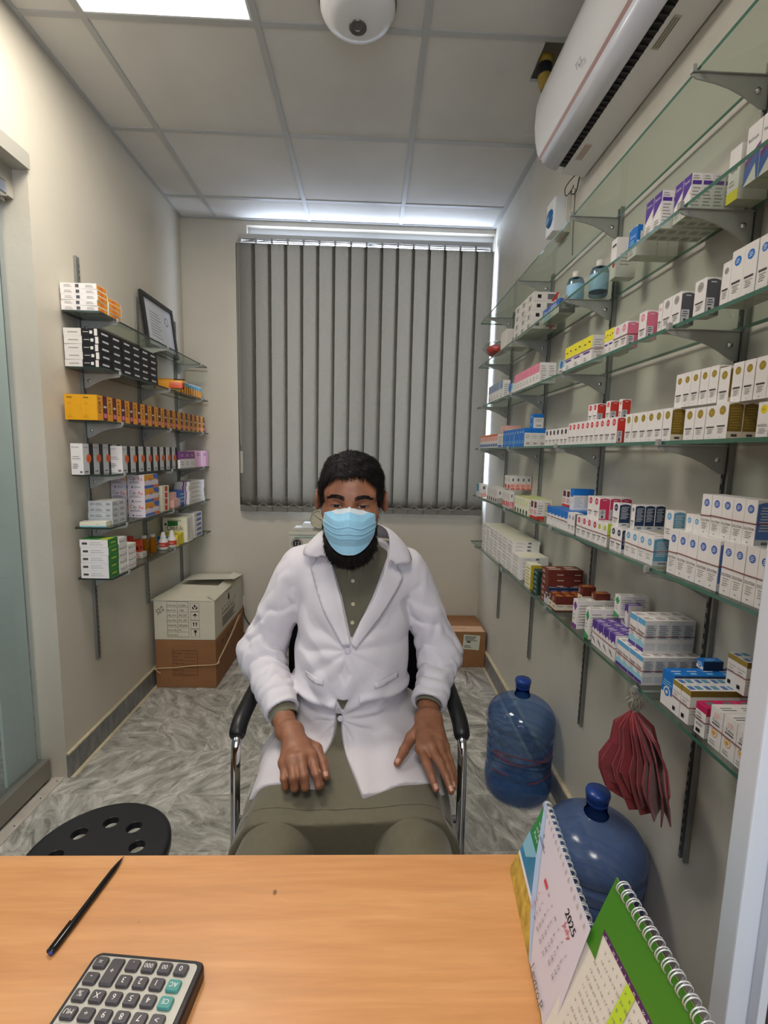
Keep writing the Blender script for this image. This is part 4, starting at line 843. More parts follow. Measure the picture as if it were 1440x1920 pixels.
# ---------------------------------------------------------------- big cartons on the floor
M_card = mat('brown_cardboard', '#8f6440', .8, noise=.07, nscale=8, bump=.06, bscale=40)
M_cardw = mat('white_cardboard', '#cdc7b4', .75, noise=.04, nscale=8)
M_ink = mat('print_black', '#221f1e', .6); M_tape = mat('parcel_tape', '#b98a5e', .25); M_strap = mat('plastic_strap', '#c9ab86', .4)
def lines_on(bm, O, U, V, w, h, n, mi):
    for k in range(n):
        v = h*(k+.2)/n; e = w*(1-.07*((k*3) % 4))
        bm.faces.new([bm.verts.new(O+U*a+V*b) for a, b in ((0, v), (e, v), (e, v+h*.45/n), (0, v+h*.45/n))]).material_index = mi
def frame_on(bm, O, U, V, w, h, th, mi):
    for a0, b0, a1, b1 in ((0, 0, w, th), (0, h-th, w, h), (0, 0, th, h), (w-th, 0, w, h)):
        bm.faces.new([bm.verts.new(O+U*a+V*b) for a, b in ((a0, b0), (a1, b0), (a1, b1), (a0, b1))]).material_index = mi
UX, UY, UZ = Vector((1, 0, 0)), Vector((0, 1, 0)), Vector((0, 0, 1))
def cardbox(name, label, loc, w, d, h, m, flap=0, rz=0):
    t = thing(name, label, 'cardboard box', loc, rz)
    bm = bmesh.new(); add_box(bm, 0, w, 0, d, 0, h, bev=.004); obj('body', bm, [m, M_ink], t)
    return t
t = cardbox('cardboard_box', 'brown cardboard box with a printed form and loose strap, under the white box', (-1.243, 2.665, .001), .352, .60, .293, M_card)
bm = bmesh.new(); O = Vector((.10, -.0012, .075)); frame_on(bm, O, UX, UZ, .145, .155, .0018, 0)
for k, s in enumerate(['No. Of Packs', 'Retail Price', 'Exp. Date', 'Mfg. Date', 'Batch No.', 'Qty.', 'Product']):
    put_text(bm, s, O+UX*.006+UZ*(.008+k*.021), UX, UZ, .009, .06); lines_on(bm, O+UX*.07+UZ*(.008+k*.021), UX, UZ, .065, .003, 1, 0)
O = Vector((.3532, .10, .235))
for k in range(3): lines_on(bm, O+UY*k*.10, UY, UZ, .07, .018, 2, 0)
obj('printed_form', bm, M_ink, t)
bm = bmesh.new(); add_tube(bm, spline([(-.03, -.010, .10), (0, -.004, .118), (.10, -.004, .125), (.22, -.004, .138), (.356, -.004, .150), (.358, .05, .165), (.358, .25, .21), (.358, .48, .285)]), .0032, 6)
add_tube(bm, spline([(.356, -.004, .150), (.359, .12, .17), (.3585, .35, .225), (.358, .56, .285)]), .0022, 6)
add_tube(bm, spline([(.0, -.006, .118), (.015, -.012, .105), (.03, -.006, .09)]), .002, 6); obj('strap', bm, M_strap, t)
t = cardbox('cardboard_box', 'white cardboard box with handling symbols and half-open flaps, stacked on a brown box', (-1.243, 2.665, .296), .350, .60, .236, M_cardw)
bm = bmesh.new()
def flap_quad(bm, pts):
    a = [bm.verts.new(p) for p in pts]; b_ = [bm.verts.new(Vector(p)+Vector((0, 0, .004))) for p in pts]
    bm.faces.new(a); bm.faces.new(b_)
    for k in range(4): bm.faces.new((a[k], a[(k+1) % 4], b_[(k+1) % 4], b_[k]))
flap_quad(bm, [(-.012, -.004, .238), (.340, -.002, .236), (.300, .22, .262), (.06, .22, .268)])
flap_quad(bm, [(.03, .60, .238), (.355, .60, .238), (.385, .30, .288), (.07, .28, .282)])
flap_quad(bm, [(.353, .0, .237), (.353, .6, .237), (.30, .56, .262), (.30, .03, .256)])
obj('top_flaps', bm, M_cardw, t)
bm = bmesh.new(); O = Vector((.075, -.0012, .018))
frame_on(bm, O, UX, UZ, .125, .215, .0014, 0); frame_on(bm, O, UX, UZ, .062, .215, .0012, 0)
for k, s in enumerate(['Checked By', 'Packed By', 'Quantity', 'Exp Date', 'Mfg. Date', 'Batch No.', 'Product Name']):
    put_text(bm, s, O+UX*.004+UZ*(.008+k*.030), UX, UZ, .0085, .052); lines_on(bm, O+UZ*(k*.030), UX, UZ, .125, .0026, 1, 0)
    put_text(bm, ['', 'A', 'full pack', '01-25', '02-23', '126', 'Cube'][k] or ' ', O+UX*.068+UZ*(.007+k*.030), UX, UZ, .011, .05)
put_text(bm, '52/2', Vector((.022, -.0012, .15)), Vector((.8, 0, .6)), Vector((-.4, 0, .9)), .03, .05)
O = Vector((.212, -.0012, .018))
for k in range(4): frame_on(bm, O+UZ*k*.052, UX, UZ, .05, .050, .0012, 0)
def icon(pts, k): bm.faces.new([bm.verts.new(O+UX*(a*.05)+UZ*(k*.052+b*.05)) for a, b in pts])
icon([(.32, .85), (.68, .85), (.6, .55), (.53, .5), (.53, .28), (.65, .22), (.35, .22), (.47, .28), (.47, .5), (.4, .55)], 0)
for dx in (0, .3): icon([(.28+dx, .3), (.38+dx, .3), (.38+dx, .62), (.45+dx, .62), (.33+dx, .82), (.21+dx, .62), (.28+dx, .62)], 1)
icon([(.2, .5), (.5, .82), (.8, .5), (.53, .55), (.53, .25), (.47, .25), (.47, .55)], 2)
icon([(.2, .6), (.2, .35), (.42, .2), (.42, .35), (.3, .55)], 3); icon([(.8, .6), (.8, .35), (.58, .2), (.58, .35), (.7, .55)], 3); icon([(.42, .5), (.58, .5), (.62, .72), (.5, .82), (.38, .72)], 3)
Q = Vector((.3512, .085, .0))
icq = [bm.verts.new(Q+UY*a+UZ*b) for a, b in ((.17, .165), (.20, .165), (.205, .185), (.185, .215), (.18, .205), (.168, .18))]; bm.faces.new(icq)
for k, s in enumerate('HYGEIA'): put_text(bm, s, Q+UY*(.045+k*.052)+UZ*(.132), UY, UZ, .022, .022)
put_text(bm, 'PHARMACEUTICALS', Q+UY*.04+UZ*.105, UY, UZ, .016, .30); lines_on(bm, Q+UY*.05+UZ*.03, UY, UZ, .28, .062, 5, 0)
lines_on(bm, Q+UY*.14+UZ*.222, UY, UZ, .12, .006, 1, 0)
obj('printing', bm, M_ink, t)
t = cardbox('cardboard_box', 'brown taped cardboard box with a white address label, in the far right corner', (.40, 2.965, .001), .385, .32, .247, M_card)
bm = bmesh.new(); add_box(bm, .0, .375, -.0012, .10, .2475, .2485); add_box(bm, .05, .35, .03, .10, .2486, .2490, 0); obj('tape', bm, mat('shiny_tape', '#cfa583', .12), t)
bm = bmesh.new(); add_box(bm, .235, .345, -.0016, -.0006, .125, .225, 0)
lines_on(bm, Vector((.245, -.0022, .185)), UX, UZ, .08, .034, 4, 1); add_box(bm, .258, .285, -.0022, -.0018, .172, .182, 1); lines_on(bm, Vector((.245, -.0022, .135)), UX, UZ, .05, .02, 3, 1)
vs = bm.verts[:]; bmesh.ops.rotate(bm, verts=vs, cent=(.29, 0, .175), matrix=Matrix.Rotation(math.radians(4), 3, 'Y')); obj('address_label', bm, [mat('label_paper', '#c9cbbd', .6), M_ink], t)
bm = bmesh.new()
pp = [Vector((.165+.05*math.cos(a)*1.0, -.0014, .125+.055*math.sin(a))) for a in [2*PI*k/28 for k in range(28)]]; add_tube(bm, pp, .002, 5, closed=True)
put_text(bm, 'Pack', Vector((.128, -.0014, .115)), UX, UZ, .028, .072); put_text(bm, 'WITH CARE', Vector((.16, .045, .2494)), UX, UY, .016, .1)
lines_on(bm, Vector((.165, -.0014, .045)), UX, UZ, .075, .004, 1, 0); obj('printing', bm, M_ink, t)
t = cardbox('cardboard_box', 'brown cardboard box holding up the white box numbered 12, behind the person', (-.50, 2.98, .001), .40, .30, .445, M_card)
t = cardbox('equipment_box', 'white box with a black circle reading 12, behind the seated person', (-.515, 2.985, .447), .40, .30, .445, mat('printed_white_box', '#c3c1b4', .45, noise=.03))
bm = bmesh.new(); O = Vector((.05, -.0012, .372))
def disc(bm, c, r, mi, n=28, U=UX, V=UZ): bm.faces.new([bm.verts.new(c+U*(r*math.cos(2*PI*k/n))+V*(r*math.sin(2*PI*k/n))) for k in range(n)]).material_index = mi
disc(bm, O, .036, 0); disc(bm, O+Vector((0, -.0003, 0)), .033, 1); disc(bm, O+Vector((0, -.0006, 0)), .027, 0); put_text(bm, '12', O+Vector((0, -.001, -.013)), UX, UZ, .026, None, 1, centre=True)
for z, mi in ((.425, 2), (.416, 3), (.408, 2)): add_box(bm, .035 if z < .42 else 0, .40, -.0012, -.0006, z, z+.004, mi)
obj('printing', bm, [M_ink, mat('circle_grey', '#b9b3ae', .5), mat('stripe_grey', '#84847e', .5), mat('stripe_teal', '#8cc0b4', .5)], t)
bm = bmesh.new(); add_box(bm, .06, .24, .16, .28, .446, .475, bev=.004); obj('tray', bm, M_white, t)
# alarm clock
M_clk = mat('cream_enamel', '#a9a58c', .35)
t = thing('alarm_clock', 'cream twin-bell alarm clock on top of the white box', 'clock', (-.325, 3.06, .8935), math.radians(-8))
bm = bmesh.new(); add_lathe(bm, [(0, .028), (.055, .026), (.062, .015), (.064, -.015), (.062, -.024), (.056, -.026), (.054, -.018)], 32, (0, 0, .078), axis='y'); obj('case', bm, M_clk, t)
bm = bmesh.new(); disc(bm, Vector((0, -.019, .078)), .0545, 0, 32)
for k in range(12):
    a = 2*PI*k/12; c = Vector((.043*math.sin(a), -.0196, .078+.043*math.cos(a))); put_text(bm, str(k or 12), c-UZ*.004, UX, UZ, .008, None, 1, centre=True)
obj('dial', bm, [mat('dial_cream', '#bdb6a0', .5), M_ink], t)
bm = bmesh.new(); add_tube(bm, [(0, -.0205, .078), (-.030, -.0205, .103)], .0013, 6); add_tube(bm, [(0, -.0205, .078), (.022, -.0205, .074)], .0016, 6); obj('hand', bm, M_ink, t)
for s in (-1, 1):
    bm = bmesh.new(); add_lathe(bm, [(0, .014), (.010, .012), (.017, .006), (.019, 0), (.019, -.003), (0, -.003)], 20)
    bmesh.ops.transform(bm, matrix=Matrix.Translation((s*.030, 0, .148))@Matrix.Rotation(s*.5, 4, 'Y'), verts=bm.verts); obj('bell', bm, M_clk, t)
    bm = bmesh.new(); add_tube(bm, [(s*.035, 0, .022), (s*.050, 0, .0)], .003, 8, taper=[1, .7]); obj('foot', bm, M_chrome, t)
bm = bmesh.new(); add_tube(bm, spline([(-.03, 0, .160), (-.02, 0, .178), (0, 0, .184), (.02, 0, .178), (.03, 0, .160)]), .0018, 6); obj('handle', bm, M_chrome, t)
# ---------------------------------------------------------------- water bottles
M_wb = clear('blue_bottle_plastic', '#e6f0fb', '#6a9ade', 1.0, .04, .32, .16, '#5f92dc')
M_wb2 = clear('deep_blue_bottle_plastic', '#c6d2ea', '#4f6cad', .8, .16, .4, .42, '#6683b8')
M_wt = clear('water_volume', '#e6ecf0', '#b7c6d2', .4, .02, .3)
M_capb = mat('blue_cap', '#20418c', .3); M_neck = clear('neck_plastic', '#4d79bd', '#17376f', 1.0, .05, .5)
def bottle(label, x, y, mb, wlevel, printed):
    t = thing('water_bottle', label, 'water bottle', (x, y, .001))
    pr = [(0, .012), (.05, .004), (.105, .0), (.128, .006), (.136, .022), (.138, .055), (.136, .092), (.1295, .100), (.1295, .108), (.133, .116)]
    for z in (.128, .160, .192, .224): pr += [(.134, z), (.134, z+.010), (.1275, z+.016), (.1275, z+.021), (.134, z+.027)]
    pr += [(.130, .262), (.1385, .272), (.1385, .290), (.130, .298), (.1385, .306), (.1385, .330), (.132, .350), (.118, .372), (.095, .390), (.065, .403), (.040, .410), (.031, .416)]
    bm = bmesh.new(); add_lathe(bm, pr, 48); obj('body', bm, mb, t)
    bm = bmesh.new(); add_lathe(bm, [(.031, .416), (.033, .420), (.029, .426), (.0275, .432), (.0275, .458), (.030, .462)], 28); obj('neck', bm, M_neck, t)
    bm = bmesh.new(); add_lathe(bm, [(.0285, .452), (.0295, .470), (.032, .473), (.033, .482), (.031, .489), (0, .491)], 28); obj('cap', bm, M_capb, t)
    if wlevel:
        bm = bmesh.new(); add_lathe(bm, [(0, .015)]+[(r-.004, z) for r, z in pr[3:] if z < wlevel]+[(.125, wlevel), (0, wlevel)], 40); obj('water', bm, M_wt, t)
    if printed:
        bm = bmesh.new()
        def on(a, z, r=.1345): return Vector((r*math.sin(a), -r*math.cos(a), z))
        for z0, ph, a0, a1, mi in ((.205, .018, -1.2, 1.1, 0), (.200, -.014, -1.2, 1.1, 0), (.165, .012, -1.3, 1.0, 1), (.118, -.008, .0, 1.0, 0), (.125, .01, -1.2, -.6, 0), (.185, .01, -1.3, 1.2, 1)):
            add_tube(bm, [on(a0+(a1-a0)*k/16, z0+ph*math.cos(2.2*(a0+(a1-a0)*k/16)+1)) for k in range(17)], .0016, 5, mi)
        for k, s in enumerate('H2O'):
            a = -1.05+k*.16; put_text(bm, s, on(a, .190, .1365), Vector((math.cos(a), math.sin(a), 0)), UZ, .022, .02, 0)
        for j in range(4):
            a = .55; lines_on(bm, on(a, .172-j*.012, .1365), Vector((math.cos(a), math.sin(a), 0)), UZ, .035, .008, 2, 2)
        disc(bm, on(.45, .186, .1365), .008, 2, 16, Vector((math.cos(.45), math.sin(.45), 0)), UZ)
        obj('printed_design', bm, [mat('print_red', '#8f2f2c', .5), mat('print_navy', '#182a55', .5), M_ink], t)
    return t
bottle('clear blue water bottle with red printed lines, standing by the right wall', .652, 1.835, M_wb, .335, True)
bottle('dusty dark blue water bottle with domed top, behind the desk calendars', .652, 1.185, M_wb2, 0, False)
# ---------------------------------------------------------------- red bags hanging from the lowest shelf
M_bag = mat('dark_red_fabric', '#8c3038', .85, noise=.08, nscale=60, sheen=.3)
M_string = mat('white_string', '#b9b2a4', .8)
def bag(k, n):
    """thin folded non-woven pouch, fanned out round its strings"""
    f = k/(n-1); rr = random.Random(k); a = .45-1.5*f+rr.uniform(-.22, .22)
    t = thing('drawstring_bag', '', 'bag', (.665, 1.075, .862), 0, 'red drawstring bags hanging under the lowest right shelf')
    ln = .262+rr.uniform(-.02, .03); wd = .048+rr.uniform(-.006, .008)
    facing = k < 5
    th_ = math.radians(-32+rr.uniform(-14, 14)) if facing else math.radians(-5+78*(k-5)/(n-6)+rr.uniform(-8, 8))
    uv = Vector((math.cos(th_), math.sin(th_), 0)); nv_ = Vector((-uv.y, uv.x, 0)); thk = .0014
    prof = [(.007, -.070), (.024, -.090), (wd*.80, -.112), (wd*.85, -.165), (wd*1.22, -.215), (wd*1.15, -ln+.03), (wd*.75, -ln-.02+rr.uniform(-.01, .01))]
    bm = bmesh.new(); rows = []
    for w_, z in prof:
        row = []; sp_ = min(1, (-z-.07)/.06); lo_ = max(0, -z-.10)
        for sgn in (-1, -.33, .33, 1):
            cen = (uv*(-.002)-nv_*(.004*k)) if facing else Vector((.004+.0035*(k-5), -.0045*(k-5), 0))
            cen = cen*sp_+(Vector((-.02, .05, 0)) if facing else Vector((.10, -.10-.03*(k-5)/(n-6), 0)))*lo_
            p = uv*(w_*sgn)+nv_*(.004*math.sin(z*38+k*2.1+sgn)*sp_)+cen
            row.append(Vector((min(p.x, .125), p.y, z+.006*math.sin(k*1.9+sgn)*(z < -.2))))
        rows.append(row)
    N_ = nv_*thk
    A = [[bm.verts.new(p+N_) for p in r] for r in rows]; B = [[bm.verts.new(p-N_) for p in r] for r in rows]
    for i in range(len(rows)-1):
        for j in range(3):
            for G in (A, B): bm.faces.new((G[i][j], G[i][j+1], G[i+1][j+1], G[i+1][j]))
        bm.faces.new((A[i][0], A[i+1][0], B[i+1][0], B[i][0])); bm.faces.new((A[i][3], A[i+1][3], B[i+1][3], B[i][3]))
    for j in range(3):
        bm.faces.new((A[0][j], A[0][j+1], B[0][j+1], B[0][j])); bm.faces.new((A[-1][j], A[-1][j+1], B[-1][j+1], B[-1][j]))
    obj('pouch', bm, M_bag, t)
    bm = bmesh.new(); top = rows[0][1]
    for q in range(3):
        add_tube(bm, spline([top+Vector((rr.uniform(-.008, .008), rr.uniform(-.008, .008), -.004)), Vector((rr.uniform(-.02, .02), rr.uniform(-.02, .02), -.05)), Vector((rr.uniform(-.012, .012), rr.uniform(-.012, .012), -.025)), Vector((0, 0, .002))], 4), .0009, 4)
    obj('drawstring', bm, M_string, t)
    return t
NB = 16
for k in range(NB):
    b_ = bag(k, NB)
    b_['label'] = 'dark red drawstring bag in the hanging bunch, %s from the window side' % ORD[NB-1-k]
# ---------------------------------------------------------------- table
mt, nt, b, N, L = node_mat('orange_beech_laminate')
tc = N('TexCoord'); mp = N('Mapping'); mp.inputs['Scale'].default_value = (1.3, 16, 16); L(tc.outputs['Object'], mp.inputs[0])
n1 = N('TexNoise', i_Scale=2.2, i_Detail=7., i_Roughness=.6, i_Distortion=.6); L(mp.outputs[0], n1.inputs['Vector'])
r = ramp(nt, [(.3, '#bd8350'), (.5, '#c78d59'), (.72, '#d09864')]); L(n1.outputs['Fac'], r.inputs[0])
mp2 = N('Mapping'); mp2.inputs['Scale'].default_value = (12, 150, 150); L(tc.outputs['Object'], mp2.inputs[0])
n2 = N('TexNoise', i_Scale=1., i_Detail=3.); L(mp2.outputs[0], n2.inputs['Vector'])
mr = N('MapRange', i_1=.3, i_2=.7, i_3=.93, i_4=1.05); L(n2.outputs['Fac'], mr.inputs[0])
n3 = N('TexNoise', i_Scale=38., i_Detail=1.); L(tc.outputs['Object'], n3.inputs['Vector'])
sp = N('MapRange', i_1=.80, i_2=.84, i_3=1., i_4=.35); L(n3.outputs['Fac'], sp.inputs[0])
m2 = N('Math', operation='MULTIPLY'); L(mr.outputs[0], m2.inputs[0]); L(sp.outputs[0], m2.inputs[1])
vm = N('VectorMath', operation='SCALE'); L(r.outputs[0], vm.inputs[0]); L(m2.outputs[0], vm.inputs['Scale']); L(vm.outputs[0], b.inputs['Base Color'])
b.inputs['Roughness'].default_value = .38
t = thing('desk', 'orange wood-grain laminate desk in the foreground', 'desk', (-.40, .70, 0))
bm = bmesh.new(); add_box(bm, -.75, .705, -.95, 0, .722, .75, bev=.0015); obj('desktop', bm, mt, t)
bm = bmesh.new(); add_box(bm, -.72, -.69, -.92, -.06, 0, .722); obj('leg', bm, mt, t)
bm = bmesh.new(); add_box(bm, .66, .69, -.92, -.06, 0, .722); obj('leg', bm, mt, t)
bm = bmesh.new(); add_box(bm, -.69, .66, -.56, -.54, .30, .722); obj('modesty_panel', bm, mt, t)
# pen
t = thing('ballpoint_pen', 'black ballpoint pen with clip lying on the desk', 'pen', (-.404, .545, .7545), math.radians(-96.0))
M_pen = mat('black_pen_gloss', '#101014', .15, 0, .6)
bm = bmesh.new(); add_lathe(bm, [(0, 0), (.0032, .0005), (.0036, .003), (.0044, .006), (.0046, .04), (.0044, .10), (.0040, .122), (.0028, .135), (.0014, .143), (.0012, .144)], 16, axis='x'); obj('barrel', bm, M_pen, t)
bm = bmesh.new(); add_lathe(bm, [(.0011, .144), (.0008, .148), (0, .149)], 10, axis='x'); obj('tip', bm, mat('brass_tip', '#b08a4a', .3, 1), t)
bm = bmesh.new(); add_box(bm, .001, .042, .0048, .0068, -.0022, .0022, bev=.0008); add_box(bm, .001, .005, .003, .006, -.0018, .0018); obj('clip', bm, M_pen, t)
bm = bmesh.new(); add_lathe(bm, [(0, -.0015), (.0028, -.001), (.0032, .0015)], 14, axis='x'); obj('plug', bm, mat('blue_plug', '#27357e', .3), t)
for ch in t.children: ch.rotation_euler = (0, 0, 0)
t.rotation_euler = (0, 0, math.atan2(.68-.545, -.388+.404))
# calculator (faces the seated person, display end towards the camera)
th = math.radians(-5.2)
t = thing('calculator', 'grey desktop calculator with dark keys on the desk', 'calculator', (-.268, .527, .7505), th)
M_cb = mat('calculator_black', '#1c1a20', .35); M_cf = mat('calculator_faceplate', '#b3b0a6', .42, .2, noise=.03); M_key = mat('key_grey', '#4a464a', .3, 0, .5); M_keyt = mat('key_teal', '#4d8f8a', .3); M_kw = mat('key_print_white', '#e3e0dc', .5)
def rrect(x0, x1, y0, y1, r, n=5):
    p = []
    for cx, cy, a in ((x1-r, y1-r, 0), (x0+r, y1-r, PI/2), (x0+r, y0+r, PI), (x1-r, y0+r, 1.5*PI)):
        p += [(cx+r*math.cos(a+PI/2*k/n), cy+r*math.sin(a+PI/2*k/n)) for k in range(n+1)]
    return p
def slab(bm, pts, z0, z1, mi=0, bev=0, zf=None):
    a = [bm.verts.new((x, y, z0)) for x, y in pts]; cx = sum(p[0] for p in pts)/len(pts); cy = sum(p[1] for p in pts)/len(pts)
    rings = [a]; 
    for s, z in ([(1, z1-bev), (1-bev*.5/max(1e-6, abs(pts[0][0]-cx)), z1)] if bev else [(1, z1)]):
        rings.append([bm.verts.new((cx+(x-cx)*s, cy+(y-cy)*s, z+(zf(x, y) if zf else 0))) for x, y in pts])
    n = len(pts)
    for i in range(len(rings)-1):
        for k in range(n): bm.faces.new((rings[i][k], rings[i][(k+1) % n], rings[i+1][(k+1) % n], rings[i+1][k])).material_index = mi
    bm.faces.new(rings[0][::-1]).material_index = mi; bm.faces.new(rings[-1]).material_index = mi
slope = lambda x, y: -y*.05
bm = bmesh.new(); slab(bm, rrect(-.072, .072, -.19, .004, .010), 0, .018, 0, .004, slope); obj('case', bm, M_cb, t)
bm = bmesh.new(); slab(bm, rrect(-.0655, .0655, -.175, -.0035, .006), .016, .0195, 0, 0, slope); obj('faceplate', bm, M_cf, t)
bm = bmesh.new(); slab(bm, rrect(-.055, .055, -.168, -.128, .004), .019, .0200, 0, 0, slope); obj('display', bm, mat('lcd', '#7c8578', .2), t)
kx = [-.0535+.0205*k for k in range(6)]; ky = [-.0135-.0183*k for k in range(6)]
lay = [['=', '+', '.', '000', '00', '0'], ['-', None, '3', '2', '1', 'AC'], ['%', 'X', '6', '5', '4', 'CE'], ['MU', '÷', '9', '8', '7', '>'], ['MC', 'MR', 'M-', 'M+', 'GT', 'ON']]
for r_, row in enumerate(lay):
    for c_, s in enumerate(row):
        if s is None: continue
        x, y = kx[c_]+(-.001), ky[r_]; hh = .0066; hw = .0083; y1 = y+hh; y0 = y-hh-(.0183 if s == '+' else 0)
        m = M_keyt if s in ('AC', 'CE') else M_key
        bm = bmesh.new(); slab(bm, rrect(x-hw, x+hw, y0, y1, .003), .018, .0235, 0, .0018, slope)
        zc = .0235+slope(x, (y0+y1)/2)+.0002; h = .0062 if len(s) == 1 else .0050
        put_text(bm, s, Vector((x, (y0+y1)/2+h/2, zc)), Vector((-1, 0, .0)), Vector((0, -1, .05)), h, None, 1, centre=True)
        k_ = obj('key', bm, [m, M_kw], t)
# ---------------------------------------------------------------- desk calendars
M_paper = mat('calendar_paper', '#cfc9d4', .5); M_wire = mat('white_wire', '#c9c9cb', .3, .4)
def face(bm, pts, mi, off=Vector((0, 0, 0))):
    try: bm.faces.new([bm.verts.new(Vector(p)+off) for p in pts]).material_index = mi
    except ValueError: pass
def tent(t, A, B, wb, zb, m_front, th=.002):
    """easel board: ridge A-B, feet wb to each side"""
    pass
def wire_coils(t, A, B, n, r, off):
    bm = bmesh.new(); A = Vector(A); B = Vector(B); d = (B-A); dn = d.normalized()
    side_ = dn.cross(Vector((0, 0, 1))).normalized()
    for k in range(n):
        for e in (-.0013, .0013):
            c = A+d*((k+.5)/n)+dn*e
            add_tube(bm, [c+side_*(r*math.cos(a))+Vector((0, 0, r*math.sin(a)+off)) for a in [2*PI*q/16 for q in range(16)]], .0007, 5, closed=True)
    return obj('spiral_binding', bm, M_wire, t)
def calendar(label, A, B, C, Cr, cover_mats, th=.0016):
    t = thing('desk_calendar', label, 'calendar', (0, 0, 0)); return t
# first calendar
A1, B1 = Vector((.277, .646, .888)), Vector((.254, .451, .888)); C1, D1 = Vector((.236, .672, .7505)), Vector((.213, .462, .7505)); E1, F1 = Vector((.318, .640, .7505)), Vector((.296, .445, .7505))
t = thing('desk_calendar', 'spiral desk calendar open at July 2025, standing at the right desk edge', 'calendar')
M_cg = mat('cover_green', '#17803a', .35); M_cbl = mat('cover_sea_blue', '#2f7fa6', .35, noise=.25, nscale=25); M_cy = mat('cover_wheat_yellow', '#b59640', .6, noise=.35, nscale=60); M_cw = mat('cover_white', '#d9dce6', .4)
n1_ = (B1-A1).cross(C1-A1).normalized(); n1_ = n1_ if n1_.x < 0 else -n1_
bm = bmesh.new()
def Lp(a, b, u): return a+(b-a)*u
def strip(v0, v1, mi, off):
    face(bm, [Lp(A1, C1, v0), Lp(B1, D1, v0), Lp(B1, D1, v1), Lp(A1, C1, v1)], mi, n1_*off)
add = bmesh.new(); add.free()
vs = [bm.verts.new(p) for p in (A1, B1, D1, C1)]; bm.faces.new(vs); vs = [bm.verts.new(p) for p in (A1, B1, F1, E1)]; bm.faces.new(vs); vs = [bm.verts.new(p) for p in (C1, D1, F1, E1)]; bm.faces.new(vs)
strip(.0, .42, 0, .0006); strip(.42, .70, 1, .0006); strip(.70, .74, 3, .0006); strip(.74, 1, 2, .0006)
face(bm, [Lp(A1, C1, .42)+(B1-A1)*.0, Lp(A1, C1, .42)+(B1-A1)*.25, Lp(A1, C1, .62)+(B1-A1)*.12, Lp(A1, C1, .62)], 4, n1_*.001)
for k in range(3): put_text(bm, ['soil health', 'and growth', 'Pure'][k], Lp(A1, C1, .22+k*.07)+(B1-A1)*.06+n1_*.0012, (B1-A1).normalized(), (A1-C1).normalized(), .006, .035, 3)
obj('easel_board', bm, [M_cg, M_cbl, M_cy, M_cw, mat('cover_light_blue', '#7fb4c9', .35)], t)
PW = [Vector(p) for p in [(0.2733, 0.6405, 0.8938), (0.2513, 0.4473, 0.8966), (0.2229, 0.4426, 0.8027), (0.2083, 0.443, 0.7535), (0.2131, 0.469, 0.7595), (0.2197, 0.5291, 0.7575), (0.236, 0.5753, 0.7943), (0.2508, 0.6048, 0.8323)]]
bm = bmesh.new(); face(bm, PW, 0); face(bm, PW, 0, n1_*.0006)
U1 = (B1-A1).normalized(); V1 = (A1-C1).normalized()
def at1(u, v): return A1+(B1-A1)*u+(C1-A1)*v+n1_*.0052
put_text(bm, '2025', at1(.79, .205), U1, V1, .0105, .030, 1, bold=.06); put_text(bm, 'July', at1(.83, .275), U1, V1, .008, .02, 2)
put_text(bm, 'Levtro.P', at1(.79, .93), U1, V1, .0125, .048, 3)
put_text(bm, 'n', at1(.215, .18), U1, V1, .007, None, 3); lines_on(bm, at1(.19, .25), U1, V1, .028, .006, 2, 3)
face(bm, [at1(.475, .375), at1(.545, .375), at1(.545, .335), at1(.475, .335)], 2)
nd = 1
for r_ in range(5):
    for c_ in range(7):
        if r_ == 0 and c_ < 2: continue
        if nd > 31: break
        put_text(bm, str(nd), at1(.49+c_*.078, .455+r_*.058), U1, V1, .0045, None, 2 if c_ == 0 else 3); nd += 1
for c_ in range(1, 7): put_text(bm, 'SMTWTFS'[c_], at1(.50+c_*.078, .375), U1, V1, .004, None, 3)
obj('july_page', bm, [M_paper, M_ink, mat('calendar_red', '#c8414f', .5), mat('calendar_grey_ink', '#5a5968', .5)], t, norm=False)
face_ = None
bm = bmesh.new(); face(bm, [PW[0], PW[7], PW[6], PW[5], Lp(PW[5], PW[4], .1), Lp(PW[6], PW[1], .10), Lp(PW[0], PW[1], .06)], 0, n1_*.0012); obj('blue_margin', bm, mat('page_blue_edge', '#a9c1e2', .5), t, norm=False)
wire_coils(t, A1, B1, 17, .0062, -.001)
# second calendar
A2, B2 = Vector((.279, .452, .955)), Vector((.283, .235, .955)); C2, D2 = Vector((.205, .452, .7505)), Vector((.209, .235, .7505)); E2, F2 = Vector((.340, .452, .7505)), Vector((.344, .235, .7505))
t = thing('desk_calendar', 'green-topped spiral year calendar in the near right corner', 'calendar')
n2_ = (B2-A2).cross(C2-A2).normalized(); n2_ = n2_ if n2_.x < 0 else -n2_
bm = bmesh.new()
for q in ((A2, B2, D2, C2), (A2, B2, F2, E2), (C2, D2, F2, E2)): bm.faces.new([bm.verts.new(p) for p in q])
obj('easel_board', bm, mat('easel_dark', '#4a3238', .6), t)
def at2(u, v, o=.001): return A2+(B2-A2)*u+(C2-A2)*v+n2_*o
bm = bmesh.new(); face(bm, [at2(0, 0), at2(1, 0), at2(1, 1), at2(0, 1)], 0)
face(bm, [at2(0, 0, .0016), at2(1, 0, .0016), at2(1, .232, .0016), at2(.068, .232, .0016), at2(.096, .381, .0016), at2(0, .381, .0016)], 1)
face(bm, [at2(.070, .232, .002), at2(1, .232, .002), at2(1, .256, .002), at2(.074, .256, .002)], 2)
face(bm, [at2(.288, .256, .002), at2(.350, .256, .002), at2(.350, 1, .002), at2(.288, 1, .002)], 3)
U2 = (B2-A2).normalized(); V2 = (A2-C2).normalized()
